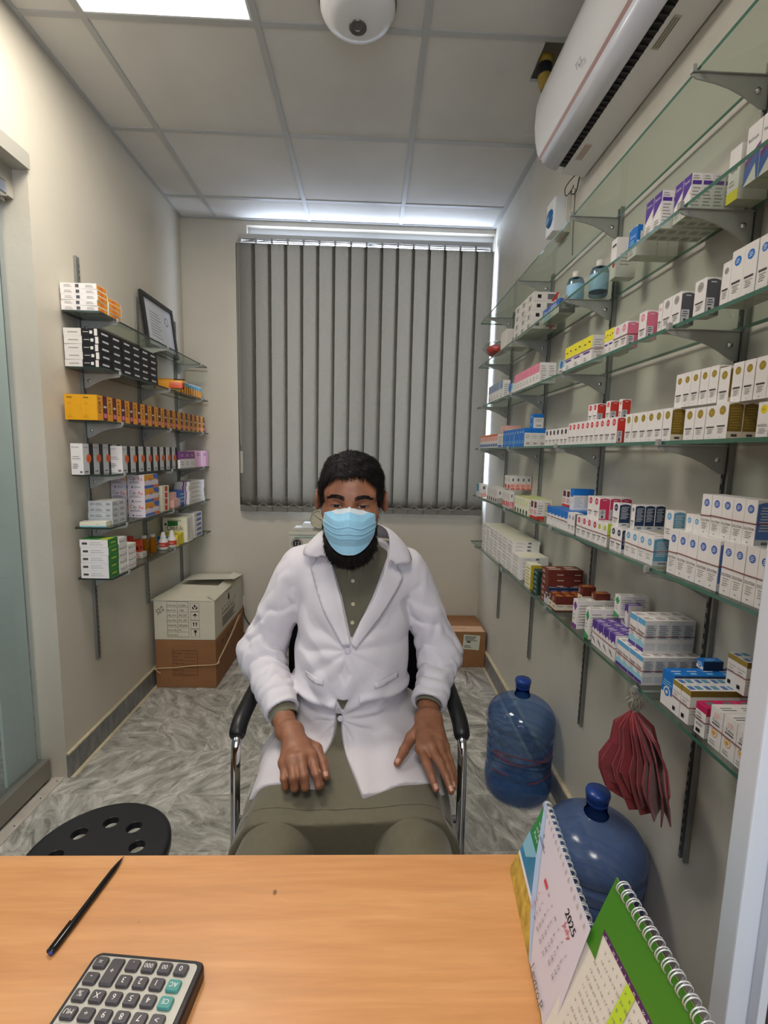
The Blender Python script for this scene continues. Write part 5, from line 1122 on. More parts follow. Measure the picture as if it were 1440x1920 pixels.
for c_ in range(20): put_text(bm, 'MTWTFSSMTWTFSSMTWTFS'[c_], at2(.095+c_*.034, .253, .0026), U2, V2, .0026, None, 5)
for r_ in range(16):
    for c_ in range(20):
        if r_ < 2 and c_ < 1: continue
        put_text(bm, str(1+(r_*14+c_) % 30), at2(.095+c_*.034, .300+r_*.046, .0028), U2, V2, .0030, .0055, 4)
obj('year_page', bm, [mat('page_cream', '#cfcabf', .5), mat('calendar_green', '#3f7a22', .3), mat('calendar_purple', '#4a2352', .4), mat('calendar_lime', '#aec934', .5), mat('calendar_grey2', '#6f6c68', .5), M_cw], t, norm=False)
wire_coils(t, A2+(B2-A2)*.03, B2, 22, .0072, -.002)
# ---------------------------------------------------------------- stool and chair
M_stool = mat('black_moulded_plastic', '#1d1e22', .38, 0, .5, bump=.04, bscale=250)
sx, sy = -.618, .998
t = thing('stool', 'round black stool seat with a ring of holes, beside the desk', 'stool', (sx, sy, 0))
bm = bmesh.new(); n = 96; R0 = .158
# top face with circular holes, built as a grid disc
holes = [(.087*math.cos(2*PI*(k+.2)/8), .087*math.sin(2*PI*(k+.2)/8), .0185) for k in range(8)]
from mathutils.geometry import delaunay_2d_cdt
pts2 = []; edges2 = []
def ring(cx, cy, r, n):
    b0 = len(pts2)
    for k in range(n): pts2.append(Vector((cx+r*math.cos(2*PI*k/n), cy+r*math.sin(2*PI*k/n))))
    edges2.extend([(b0+k, b0+(k+1) % n) for k in range(n)]); return b0
ring(0, 0, R0-.012, 64)
for hx, hy, hr in holes: ring(hx, hy, hr, 20)
res = delaunay_2d_cdt(pts2, edges2, [], 0, 1e-6)
V_ = [(v.x, v.y) for v in res[0]]
F_ = [f for f in res[2] if not any(math.hypot(sum(V_[i][0] for i in f)/3-hx, sum(V_[i][1] for i in f)/3-hy) < hr*.99 for hx, hy, hr in holes)]
for z, fl in ((.480, 0), (.462, 1)):
    vv = [bm.verts.new((x, y, z)) for x, y in V_]
    for f in F_: bm.faces.new([vv[i] for i in (f if not fl else f[::-1])])
add_lathe(bm, [(R0-.012, .480), (R0-.005, .4785), (R0, .473), (R0, .455), (R0-.006, .452), (R0-.012, .462)], 64)
for hx, hy, hr in holes: add_lathe(bm, [(hr, .480), (hr-.001, .476), (hr-.001, .462)], 20, (hx, hy, 0))
bmesh.ops.remove_doubles(bm, verts=bm.verts, dist=.0004)
obj('seat', bm, M_stool, t)
bm = bmesh.new(); add_lathe(bm, [(.045, .455), (.05, .40), (.012, .39)], 24); add_tube(bm, [(0, 0, .43), (0, 0, .12)], .022, 16); obj('column', bm, M_chrome, t)
for k in range(5):
    a = 2*PI*k/5+.3; c, s = math.cos(a), math.sin(a)
    bm = bmesh.new(); add_tube(bm, [(0, 0, .13), (c*.12, s*.12, .10), (c*.22, s*.22, .05)], .016, 10, taper=[1, .9, .7]); lg = obj('leg', bm, M_chrome, t)
    bm = bmesh.new(); add_lathe(bm, [(0, -.011), (.022, -.011), (.024, 0), (.022, .011), (0, .011)], 20, (c*.22, s*.22, .0245), axis='y'); obj('castor', bm, M_black, lg)
# armchair (tubular chrome frame, black pads) facing the camera
cx = -.040
t = thing('visitor_chair', 'chrome-framed black armchair on which the person sits', 'chair', (cx, 1.35, 0))
def T(l): return [(x, y-1.35, z) for x, y, z in l]
for s in (-1, 1):
    bm = bmesh.new(); X = s*.292
    add_tube(bm, spline(T([(X, 1.60, .02), (X, 1.30, .018), (X, 1.12, .03), (X*1.0, 1.085, .07), (X*1.0, 1.105, .35), (X*1.01, 1.135, .62), (X*1.01, 1.18, .675), (X, 1.26, .685), (X, 1.50, .675), (X*.9, 1.60, .68)]), 7), .0125, 14)
    obj('side_frame', bm, M_chrome, t)
    bm = bmesh.new(); add_tube(bm, spline(T([(X*1.01, 1.145, .668), (X*1.01, 1.185, .690), (X, 1.26, .700), (X, 1.40, .697), (X, 1.50, .69)]), 6), .022, 14, taper=[.75, .95]+[1]*21+[.9, .8]); obj('armrest', bm, M_black, t)
bm = bmesh.new(); add_tube(bm, T([(cx*0-.292, 1.60, .02), (.292, 1.60, .02)]), .0125, 12); add_tube(bm, T([(-.29, 1.15, .43), (.29, 1.15, .43)]), .010, 12); add_tube(bm, T([(-.28, 1.50, .43), (.28, 1.50, .43)]), .010, 12); obj('cross_bar', bm, M_chrome, t)
bm = bmesh.new(); add_box(bm, -.245, .245, -.225, .22, .400, .452, bev=.02); obj('seat', bm, M_black, t)
bm = bmesh.new()
rows_ = []
for z, y_, hw in ((.50, .215, .225), (.60, .225, .235), (.75, .235, .235), (.86, .255, .22), (.90, .262, .19)): rows_.append([(hw*q/4, y_+.035*(1-(q/4)**2), z) for q in range(-4, 5)])
G = [[bm.verts.new(p) for p in r_] for r_ in rows_]
for i in range(len(G)-1):
    for j in range(8): bm.faces.new((G[i][j], G[i][j+1], G[i+1][j+1], G[i+1][j])).smooth = True
bmesh.ops.solidify(bm, geom=list(bm.faces), thickness=.02)
obj('backrest', bm, mat('black_mesh_fabric', '#15151a', .7), t)
# ---------------------------------------------------------------- picture frame on the top left shelf
t = thing('certificate_frame', 'black framed certificate leaning on the wall at the end of the top left shelf', 'picture frame', (-1.225, 2.665, 1.9535))
tl = math.atan2(.035, .30)
fr = Matrix.Rotation(-tl, 4, 'Y')
def fbox(bm, y0, y1, z0, z1, x0, x1, mi=0): add_box(bm, x0, x1, y0, y1, z0, z1, mi)
FW, FH = .40, .295
bm = bmesh.new()
for a in ((0, FW, 0, .022), (0, FW, FH-.022, FH), (0, .022, .022, FH-.022), (FW-.022, FW, .022, FH-.022)): fbox(bm, *a, 0, .016)
bmesh.ops.transform(bm, matrix=fr, verts=bm.verts); obj('frame', bm, M_black, t)
bm = bmesh.new(); fbox(bm, .02, FW-.02, .02, FH-.02, .004, .008)
bmesh.ops.transform(bm, matrix=fr, verts=bm.verts); obj('mount', bm, mat('mount_grey', '#b9bcc6', .3), t)
bm = bmesh.new(); fbox(bm, .05, FW-.05, .045, FH-.045, .008, .0086, 1)
for k in range(9): fbox(bm, .08, .08+.14*(1-.1*(k % 3)), .08+k*.016, .083+k*.016, .0087, .009, 2)
disc(bm, Vector((.0092, .30, .20)), .025, 2, 20, UY, UZ); disc(bm, Vector((.0094, .30, .20)), .019, 1, 20, UY, UZ)
bmesh.ops.transform(bm, matrix=fr, verts=bm.verts); obj('certificate', bm, [M_black, mat('certificate_paper', '#c6c9d2', .35), mat('certificate_ink', '#6b6c74', .5)], t)
# ---------------------------------------------------------------- left wall odds and ends
def loose(side, des, w, d, h, loc, rz, label, group, name='medicine_carton', ry=0): return carton(side, des, w, d, h, loc, rz, label, group, name, ry)
Z5, Z6, Z2L = SZL[4]+.0004, SZL[5]+.0004, SZL[1]+.0004
D['ciprx'] = dict(base='lil', E=[('t', .08, .64, .24, 'Cip-', 'ink', .48), ('t', .60, .58, .28, 'Rx', 'red', .3), ('l', .1, .42, .88, .54, 2, 'gr2'), ('c', .28, .14, .05, 'ink'), ('l', .4, .12, .8, .16, 1, 'ink')], F=[('r', .0, .55, 1, 1, 'ory'), ('p', [(.6, 1), (1, 1), (1, .6), (.7, .7)], 'rb'), ('r', .1, .3, .9, .6, 'lil'), ('r', 0, .04, .65, .24, 'rb'), ('r', .65, .04, 1, .24, 'or2'), ('t', .3, .55, .2, 'Cip', 'pur', .4)])
for k in range(3):
    loose('L', 'ciprx', .15, .082, .0695, (-1.148, 2.405, Z5+.07*k), 0, 'large pale carton with blue and orange side, %s in the outer stack' % ['bottom', 'middle', 'top'][k], 'Cip cartons')
    loose('L', 'ciprx', .15, .074, .0695, (-1.229, 2.400, Z5+.07*k), 0, 'large pale carton against the wall, %s in the inner stack' % ['bottom', 'middle', 'top'][k], 'Cip cartons')
D['palegreen'] = dict(base='cream', E=[('r', 0, 0, 1, .25, 'aqua'), ('l', .6, .5, .75, .6, 1, 'grey')], T=[('r', 0, 0, 1, 1, 'w2')])
loose('L', 'palegreen', .05, .105, .021, (-1.19, 2.05, Z5), .12, 'flat pale green pack lying at the near shelf end', 'packs on the fifth left shelf', 'medicine_pack')
D['whitegold'] = dict(base='cream', E=[('c', .5, .5, .25, 'olive'), ('l', .1, .2, .9, .35, 2, 'grey')], F=[('r', .4, .1, .8, .9, 'red')])
for k in range(4): loose('L', 'whitegold', .085, .06, .034, (-1.155+.001*k, 2.60, Z5+.0345*k), 0, 'cream carton with olive emblem, %s of the small stack' % ORD[k], 'cream cartons on the fifth left shelf')
D['allergy'] = dict(base='pk3', E=[('t', .1, .35, .3, 'allergy', 'red', .6), ('l', .1, .15, .8, .25, 1, 'grey')], F=[('l', .2, .2, .8, .8, 3, 'lil')])
loose('L', 'allergy', .12, .10, .045, (-1.19, 2.79, Z5), .1, 'pink carton lying open, lower one beside the blue carton', 'pink cartons on the fifth left shelf')
loose('L', 'allergy', .10, .08, .04, (-1.20, 2.78, Z5+.0455), -.05, 'pink carton lying on another pink carton', 'pink cartons on the fifth left shelf')
D['bluepill'] = dict(base='rb', E=[('l', .1, .2, .9, .8, 3, 'aqua')], F=[('l', .1, .2, .9, .8, 3, 'aqua')])
loose('L', 'bluepill', .10, .07, .09, (-1.185, 2.915-.02, Z5), 0, 'blue carton between pink cartons and striped stack', 'blue carton on the fifth left shelf')
D['optik'] = dict(base='cream', E=[('r', .2, .66, .62, .86, 'dgreen'), ('t', .14, .48, .2, 'Optik', 'ink', .72), ('c', .12, .72, .05, 'dgr'), ('l', .2, .86, .8, .9, 1, 'grey')], F=[('r', .05, .05, .95, .95, 'w2'), ('l', .2, .2, .5, .8, 7, 'grey')])
loose('L', 'optik', .09, .145, .150, (-1.175, 2.88, Z6), 0, 'large cream carton with green panel and dark lettering', 'large carton on the lowest left shelf')
D['whitestack'] = dict(base='w', E=[('l', .1, .2, .9, .6, 2, 'grey')], F=[('r', .3, .2, .9, .8, 'rb2'), ('l', .1, .3, .25, .7, 2, 'ink')])
for k in range(5): loose('L', 'whitestack', .13, .11, .031, (-1.168, 3.05, Z6+.0315*k), 0, 'white flat carton with blue print, %s from the shelf up' % ORD[k], 'white cartons at the end of the lowest left shelf')
D['yellowopen'] = dict(base='yel2', E=[('r', .0, .1, .9, .95, 'blue'), ('l', .3, .3, .8, .7, 2, 'aqua'), ('r', .0, .0, 1, .1, 'yel')], F=[('l', .1, .2, .9, .8, 4, 'oy')])
loose('L', 'yellowopen', .055, .11, .062, (-1.17, 2.735, Z6), .1, 'blue and yellow opened carton, the nearer of two', 'yellow cartons on the lowest left shelf')
loose('L', 'yellowopen', .045, .10, .066, (-1.17, 2.80, Z6), -.05, 'blue and yellow opened carton, the farther of two', 'yellow cartons on the lowest left shelf')
D['redtall'] = dict(base='red', E=[('l', .15, .2, .85, .8, 5, 'pk3')], F=[('r', .2, .1, .8, .9, 'rd2')])
loose('L', 'redtall', .03, .03, .115, (-1.235, 2.39, Z6), .3, 'tall red carton behind the amber bottles', 'red cartons on the lowest left shelf', ry=.12)
D['redbottle'] = dict(base='oral', E=[('c', .6, .3, .25, 'wine'), ('l', .1, .6, .9, .85, 2, 'ory')], F=[('c', .4, .35, .25, 'wine')])
loose('L', 'redbottle', .035, .035, .062, (-1.20, 2.43, Z6+.029), 0, 'orange-red carton standing on a white one', 'red cartons on the lowest left shelf')
D['whitebase'] = dict(base='w2', E=[('l', .1, .2, .9, .7, 2, 'red')], F=[('l', .1, .2, .9, .7, 2, 'grey')])
loose('L', 'whitebase', .045, .055, .028, (-1.195, 2.43, Z6), 0, 'small white carton under the orange-red carton', 'red cartons on the lowest left shelf')
D['yellowsmall'] = dict(base='oy', E=[('l', .1, .2, .9, .8, 3, 'yel')], F=[('l', .1, .2, .9, .8, 3, 'yel')])
loose('L', 'yellowsmall', .03, .03, .075, (-1.215, 2.335, Z6), 0, 'small yellow-green carton behind the white stacks', 'red cartons on the lowest left shelf')
D['plainwhite'] = dict(base='w2')
loose('L', 'plainwhite', .10, .10, .11, (-1.22, 2.31-.02, Z6) if False else (-1.212, 2.60-.50+.22, Z6), 0, 'plain white box at the back of the lowest left shelf', 'plain box on the lowest left shelf') if False else None
# amber and white bottles
M_amber = mat('amber_liquid_bottle', '#c07a18', .15, 0, .5, trans=.5, ior=1.2); M_wcap = mat('white_cap', '#cfccc2', .4); M_wbot = mat('white_bottle', '#d8d4cf', .35); M_redlab = mat('red_label', '#c23a22', .5)
for k, (x, y) in enumerate(((-1.20, 2.50), (-1.178, 2.548))):
    t = thing('amber_bottle', 'small amber syrup bottle with white cap, %s on the lowest left shelf' % ('nearer one' if k == 0 else 'farther one'), 'bottle', (x, y, Z6), 0, 'amber bottles on the lowest left shelf')
    bm = bmesh.new(); add_lathe(bm, [(0, .001), (.017, 0), (.019, .003), (.019, .065), (.017, .075), (.011, .082), (.010, .086)], 24); obj('body', bm, M_amber, t)
    bm = bmesh.new(); add_lathe(bm, [(.0115, .084), (.013, .086), (.013, .100), (0, .101)], 20); obj('cap', bm, M_wcap, t)
for k, (x, y) in enumerate(((-1.155, 2.625), (-1.135, 2.690))):
    t = thing('spray_bottle', 'white bottle with red label and pointed cap, %s on the lowest left shelf' % ('nearer one' if k == 0 else 'farther one'), 'bottle', (x, y, Z6), 0, 'white red-labelled bottles on the lowest left shelf')
    bm = bmesh.new(); add_lathe(bm, [(0, .001), (.022, 0), (.025, .004), (.025, .045), (.022, .055), (.013, .064)], 28); obj('body', bm, M_wbot, t)
    bm = bmesh.new(); add_lathe(bm, [(.0253, .016), (.0256, .017), (.0256, .040), (.0253, .041)], 28); put_text(bm, 'XYNOSINE', Vector((-.018, -.0262, .024)), UX, UZ, .008, .036, 1); obj('label', bm, [M_redlab, M_wbot], t)
    bm = bmesh.new(); add_lathe(bm, [(.0155, .060), (.0155, .072), (.013, .076), (.010, .094), (.009, .098), (0, .099)], 20); obj('cap', bm, M_wbot, t)
# orange packets at the end of the second left shelf
M_pack = mat('orange_sachet', '#d9932e', .35, noise=.12, nscale=40); M_packb = mat('sachet_blue', '#5a98ac', .35); M_packg = mat('sachet_green', '#4a8a5c', .4)
def pouch(name, label, loc, w, h, th, rz, rx, mats, cat, group, bands):
    t = thing(name, label, cat, loc, rz, group); bm = bmesh.new(); n = 8
    for sgn in (-1, 1):
        G = [[bm.verts.new((w*(i/n-.5), sgn*th*math.sin(PI*i/n)*math.sin(PI*min(1, max(0, j/n))), h*j/n)) for i in range(n+1)] for j in range(n+1)]
        for j in range(n):
            for i in range(n):
                f = bm.faces.new((G[j][i], G[j][i+1], G[j+1][i+1], G[j+1][i])); f.smooth = True; f.material_index = bands(i/n, j/n)
    bmesh.ops.remove_doubles(bm, verts=bm.verts, dist=.0002)
    bmesh.ops.transform(bm, matrix=Matrix.Rotation(rx, 4, 'X'), verts=bm.verts)
    o = obj(name, bm, mats, None, loc, (0, 0, rz)); bpy.data.objects.remove(t); return tag(o, label, cat, group)
pouch('sweet_packet', 'long orange packet propped at the second left shelf end', (-1.155, 2.77, Z2L+.012), .165, .060, .006, .15, -.25, [M_pack, mat('packet_red', '#c5512a', .4), M_black], 'packet', 'orange packets', lambda u, v: 1 if u > .45 and v < .6 else (2 if u > .6 and v > .85 else 0))
pouch('sweet_packet', 'green and orange packet lying under the long orange packet', (-1.15, 2.76, Z2L+.007), .15, .05, .005, .1, -1.45, [M_pack, M_packg], 'packet', 'orange packets', lambda u, v: 1 if u > .5 else 0)
for k in range(10):
    pouch('sachet', 'orange and blue sachet in the standing row, %s from the near side' % ORD[k], (-1.165+.002*math.sin(k), 2.86+k*.037, Z2L+.0005), .085, .082, .004, .55, -.16, [M_pack, M_packb, mat('sachet_silver', '#b9c4c8', .3)], 'sachet', 'sachets on the second left shelf', lambda u, v: 2 if v > .85 else (1 if v > .5 else 0))
# ---------------------------------------------------------------- right wall odds on the second shelf
Z2 = SZR[1]+.0004
M_wbox = mat('plain_white_box', '#d5cfc8', .5)
bm = bmesh.new(); add_box(bm, -.055, .055, -.05, .05, 0, .085, bev=.002); tag(obj('white_box', bm, M_wbox, None, (.70, 2.395, Z2)), 'plain white box on the upper right shelf near the window', 'box')
bm = bmesh.new(); rr_ = random.Random(5)
M_clearbag = clear('clear_packet_film', '#f0efec', '#d8d8d4', 1.0, .08, .4)
M_redpk = mat('red_packet_content', '#c8453a', .5)
t = thing('plastic_packet', 'clear plastic packet with red contents at the shelf end by the window', 'packet', (.66, 2.60, Z2))
bm = bmesh.new(); bmesh.ops.create_icosphere(bm, subdivisions=2, radius=1); bmesh.ops.transform(bm, matrix=Matrix.Translation((0, 0, .035))@Matrix.Diagonal((.050, .06, .030, 1)), verts=bm.verts)
for v in bm.verts: v.co += Vector((rr_.uniform(-.004, .004), rr_.uniform(-.004, .004), rr_.uniform(-.003, .003)))
obj('contents', bm, M_redpk, t, smooth=False)
bm = bmesh.new(); bmesh.ops.create_icosphere(bm, subdivisions=2, radius=1); bmesh.ops.transform(bm, matrix=Matrix.Translation((0, 0, .042))@Matrix.Diagonal((.066, .085, .041, 1)), verts=bm.verts)
for v in bm.verts: v.co += Vector((rr_.uniform(-.006, .006), rr_.uniform(-.006, .006), rr_.uniform(-.001, .004)))
obj('wrapper', bm, M_clearbag, t, smooth=False)
D['silver'] = dict(base='w2', F=[('l', .1, .2, .9, .8, 3, 'grey'), ('r', .4, .3, .55, .7, 'dg')], E=[('r', .15, .3, .3, .7, 'k'), ('r', .55, .2, .95, .8, 'gr2'), ('p', [(.7, 0), (.8, 0), (1, 1), (.9, 1)], 'red')])
for j in range(3):
    for l in range(4):
        loose('R', 'silver', .078, .105, .036, (.705+.003*rr_.random(), 2.045+j*.082, Z2+.0365*l+.0), rr_.uniform(-.03, .03), 'film-wrapped pale carton, layer %s, stack %s from the near side' % (ORD[l], ORD[j]), 'film-wrapped cartons on the upper right shelf')
M_tb = clear('clear_blue_bottle', '#cfe0ea', '#7fb0cc', 1.0, .05, .5)
for k, (x, y) in enumerate(((.70, 1.70), (.735, 1.60))):
    t = thing('saline_bottle', 'clear bottle with pale blue label on the upper right shelf, %s one' % ('farther' if k == 0 else 'nearer'), 'bottle', (x, y, Z2), 0, 'clear bottles on the upper right shelf')
    bm = bmesh.new(); add_lathe(bm, [(0, .001), (.026, 0), (.029, .004), (.029, .075), (.024, .088), (.010, .094)], 24); obj('body', bm, M_tb, t)
    bm = bmesh.new(); add_lathe(bm, [(.0293, .015), (.0296, .016), (.0296, .065), (.0293, .066)], 24); obj('label', bm, mat('label_pale_blue', '#8fbcd8', .5), t)
    bm = bmesh.new(); add_lathe(bm, [(.011, .092), (.012, .094), (.012, .112), (0, .113)], 20); obj('cap', bm, M_wcap, t)
# tall cartons with blue swoosh at the frame edge
D['swoosh'] = dict(base='w', F=[('p', [(0, .42), (1, .62), (1, .50), (0, .30)], 'pr2'), ('p', [(0, .30), (1, .50), (1, .0), (.9, 0), (.75, .3), (0, 0)], 'rb'), ('t', .1, .72, .06, 'Refresh', 'gr2', .7)], E=[('l', .1, .3, .9, .8, 5, 'grey')])
for k in range(2): loose('R', 'swoosh', .034, .05, .105, (.735, .925-.036*k+.02, Z2), 0, 'tall white carton with blue swoosh, %s from the yellow-footed carton' % ['first', 'second'][k], 'blue swoosh cartons')

# ================================================================ the seated person
def surface_nets(fn, lo, hi, h):
    """mesh of the zero level of fn on a regular grid (smooth dual surface)"""
    lo = np.array(lo, float); n = np.ceil((np.array(hi)-lo)/h).astype(int)+1
    cf = 4; nc = (n+cf-1)//cf+1
    ax_c = [lo[i]+h*cf*np.arange(nc[i]) for i in range(3)]
    C = np.stack(np.meshgrid(*ax_c, indexing='ij'), -1).reshape(-1, 3); Fc = fn(C).reshape(nc)
    ii = [np.minimum((np.arange(n[k])+cf//2)//cf, nc[k]-1) for k in range(3)]; up = Fc[np.ix_(*ii)]
    F = np.where(up < 0, -1.0, 1.0)*np.maximum(np.abs(up), h)
    near = np.abs(up) < h*cf*1.9+.012
    I = np.stack(np.nonzero(near), -1)
    for s in range(0, len(I), 400000):
        J = I[s:s+400000]; F[J[:, 0], J[:, 1], J[:, 2]] = fn(lo+h*J)
    ins = F < 0
    acc = np.zeros(tuple(n-1)+(3,)); cnt = np.zeros(tuple(n-1))
    crn = [(a, b, c) for a in (0, 1) for b in (0, 1) for c in (0, 1)]
    sl = lambda a, b, c: (slice(a, n[0]-1+a), slice(b, n[1]-1+b), slice(c, n[2]-1+c))
    for p in crn:
        for ax in range(3):
            if p[ax]: continue
            q = list(p); q[ax] = 1
            f0, f1 = F[sl(*p)], F[sl(*q)]; m = (f0 < 0) != (f1 < 0)
            t = np.where(m, f0/np.where(m, f0-f1, 1), 0)
            pos = [np.full(f0.shape, float(p[k])) for k in range(3)]; pos[ax] = t
            for k in range(3): acc[..., k] += np.where(m, pos[k], 0)
            cnt += m
    act = cnt > 0; idx = -np.ones(act.shape, int); idx[act] = np.arange(act.sum())
    base = np.stack(np.nonzero(act), -1)
    V = lo+h*(base+acc[act]/cnt[act][:, None])
    faces = []
    for ax in range(3):
        u, v = [(1, 2), (2, 0), (0, 1)][ax]
        s0 = [slice(1, n[k]-1) for k in range(3)]; s0[ax] = slice(0, n[ax]-1)
        s1 = list(s0); s1[ax] = slice(1, n[ax])
        A, B = ins[tuple(s0)], ins[tuple(s1)]
        for flip, m in ((0, A & ~B), (1, ~A & B)):
            I = np.stack(np.nonzero(m), -1)+np.array([s.start for s in s0])
            q = []
            for du, dv in ((0, 0), (-1, 0), (-1, -1), (0, -1)):
                J = I.copy(); J[:, u] += du; J[:, v] += dv; q.append(idx[J[:, 0], J[:, 1], J[:, 2]])
            q = np.stack(q, -1)
            if flip: q = q[:, ::-1]
            faces.append(q)
    return V, np.concatenate(faces)
def mesh_from(V, Fq, name):
    me = bpy.data.meshes.new(name); me.vertices.add(len(V)); me.vertices.foreach_set('co', V.ravel().astype('f'))
    me.loops.add(len(Fq)*4); me.polygons.add(len(Fq)); me.loops.foreach_set('vertex_index', Fq.ravel().astype('i'))
    me.polygons.foreach_set('loop_start', np.arange(0, len(Fq)*4, 4, dtype='i')); me.polygons.foreach_set('loop_total', np.full(len(Fq), 4, 'i'))
    me.polygons.foreach_set('use_smooth', [True]*len(Fq)); me.update(calc_edges=True); me.validate(); return me
A_ = lambda *v: np.array(v, float)
def cap(P, a, b, r1, r2=None):
    r2 = r1 if r2 is None else r2; a, b = A_(*a), A_(*b); ba = b-a
    t = np.clip(((P-a)@ba)/(ba@ba), 0, 1); return np.linalg.norm(P-a-t[:, None]*ba, axis=1)-(r1+(r2-r1)*t)
def ell(P, c, r):
    q = P-A_(*c); r = A_(*r); k0 = np.linalg.norm(q/r, axis=1); k1 = np.linalg.norm(q/r**2, axis=1)
    return k0*(k0-1)/np.maximum(k1, 1e-9)
def rbox(P, c, hs, r):
    q = np.abs(P-A_(*c))-(A_(*hs)-r); return np.linalg.norm(np.maximum(q, 0), axis=1)+np.minimum(q.max(1), 0)-r
def smin(a, b, k): h = np.clip(.5+.5*(b-a)/k, 0, 1); return b+(a-b)*h-k*h*(1-h)
def smax(a, b, k): return -smin(-a, -b, k)
_rs = np.random.RandomState(4); _lat = _rs.rand(32, 32, 32)
def vnoise(P, s):
    q = P*s; i = np.floor(q).astype(int); f = q-i; f = f*f*(3-2*f); r = 0
    for a in (0, 1):
        for b in (0, 1):
            for c in (0, 1):
                w = (f[:, 0] if a else 1-f[:, 0])*(f[:, 1] if b else 1-f[:, 1])*(f[:, 2] if c else 1-f[:, 2])
                r = r+w*_lat[(i[:, 0]+a) % 32, (i[:, 1]+b) % 32, (i[:, 2]+c) % 32]
    return r*2-1
def ridge(P, s): return 1-np.abs(vnoise(P, s))*2
# ---- trunk and lap volumes
def trunk(P, e=0):
    d = ell(P, (-.045, 1.372, .93), (.160, .135, .22))
    d = smin(d, cap(P, (-.195, 1.385, 1.045), (.105, 1.385, 1.045), .058), .05)
    d = smin(d, cap(P, (-.115, 1.355, 1.125), (-.20, 1.385, 1.075), .028, .045), .04)
    d = smin(d, cap(P, (.03, 1.355, 1.125), (.11, 1.385, 1.075), .028, .045), .04)
    d = smin(d, ell(P, (-.045, 1.345, .765), (.160, .150, .16)), .06)
    return smin(d, ell(P, (-.045, 1.38, .60), (.19, .17, .12)), .06)-e
def thighs(P):
    d = np.minimum(cap(P, (-.13, 1.38, .545), (-.208, .80, .545), .090, .074), cap(P, (.04, 1.38, .545), (.132, .80, .545), .090, .074))
    return d
def lap(P): return smin(smin(thighs(P), rbox(P, (-.038, 1.14, .572), (.225, .34, .052), .045), .03), rbox(P, (-.038, 1.06, .525), (.257, .26, .05), .045), .03)
def tunic_vol(P): return smin(trunk(P), lap(P), .05)
t_person = thing('person', 'seated person in white lab coat, blue surgical mask and olive tunic, hands on thighs', 'person', (-.045, 1.36, 0))
def pobj(name, me, mats, parent=None, smooth=True):
    p = parent or t_person
    o = mobj(name, me, mats, None, None, None, None); o.parent = p; o.matrix_parent_inverse = Matrix.Translation(-Vector(t_person.location)) if p is t_person else Matrix.Identity(4)
    if p is not t_person: o.parent = p; o.matrix_parent_inverse = Matrix.Identity(4)
    return o
def bobj(name, bm, mats, parent=None, norm=False):
    if norm: bmesh.ops.recalc_face_normals(bm, faces=bm.faces)
    me = bpy.data.meshes.new(name); bm.to_mesh(me); bm.free(); return pobj(name, me, mats, parent)
# ---- head frame: x across, y back, z up; origin between the eyes' level and the ears
HC = A_(-.048, 1.205, 1.302); pitch = math.radians(9); yaw = math.radians(0); roll = math.radians(.8)
HR = np.array((Matrix.Rotation(roll, 3, 'Y')@Matrix.Rotation(pitch, 3, 'X')).transposed())   # world -> head rows
HRm = HR
def toH(P): return (P-HC)@HRm.T
def fromH(p): return Vector(HC+np.array(p, float)@HRm)
def skull(p): 
    d = ell(p, (0, .012, .018), (.0765, .097, .078))
    return smin(d, ell(p, (0, -.040, .016), (.064, .058, .058)), .03)
def head_sdf(P):
    p = toH(P); q = p.copy(); q[:, 0] = np.abs(q[:, 0])
    d = skull(p)
    d = smin(d, ell(p, (0, -.045, -.035), (.061, .052, .062)), .03)
    d = smin(d, ell(p, (0, -.030, -.078), (.053, .052, .042)), .03)
    d = smin(d, ell(p, (0, -.072, -.100), (.024, .020, .018)), .025)
    d = smin(d, cap(q, (.046, -.074, .019), (.012, -.090, .014), .012, .010), .018)
    d = smin(d, ell(q, (.043, -.060, -.036), (.026, .024, .024)), .02)
    d = smax(d, -ell(q, (.032, -.101, -.004), (.019, .014, .011)), .012)
    d = smin(d, ell(q, (.032, -.078, -.004), (.0155, .0145, .0115)), .004)
    d = smin(d, cap(p, (0, -.090, .004), (0, -.112, -.038), .007, .012), .012)
    d = smin(d, cap(q, (.0, -.104, -.042), (.012, -.098, -.044), .009, .007), .008)
    ear = ell((q-A_(.087, .014, -.018))@np.array(Matrix.Rotation(.35, 3, 'Z')), (0, 0, 0), (.010, .018, .029))
    ear = smax(ear, -ell((q-A_(.0965, .010, -.014))@np.array(Matrix.Rotation(.35, 3, 'Z')), (0, 0, 0), (.0075, .011, .019)), .004)
    d = smin(d, ear, .006)
    d = smin(d, cap(P, (-.046, 1.275, 1.20), (-.045, 1.345, 1.06), .056, .062), .03)
    return d
def hand_sdf(spec):
    def f(P):
        d = None
        for (a, b, r1, r2, k) in spec:
            c = cap(P, a, b, r1*1.06, r2*1.06); d = c if d is None else smin(d, c, k)
        return d
    return f
def finger(ch, rs, k=.004): return [(ch[i], ch[i+1], rs[i], rs[i+1], k if i else .008) for i in range(len(ch)-1)]
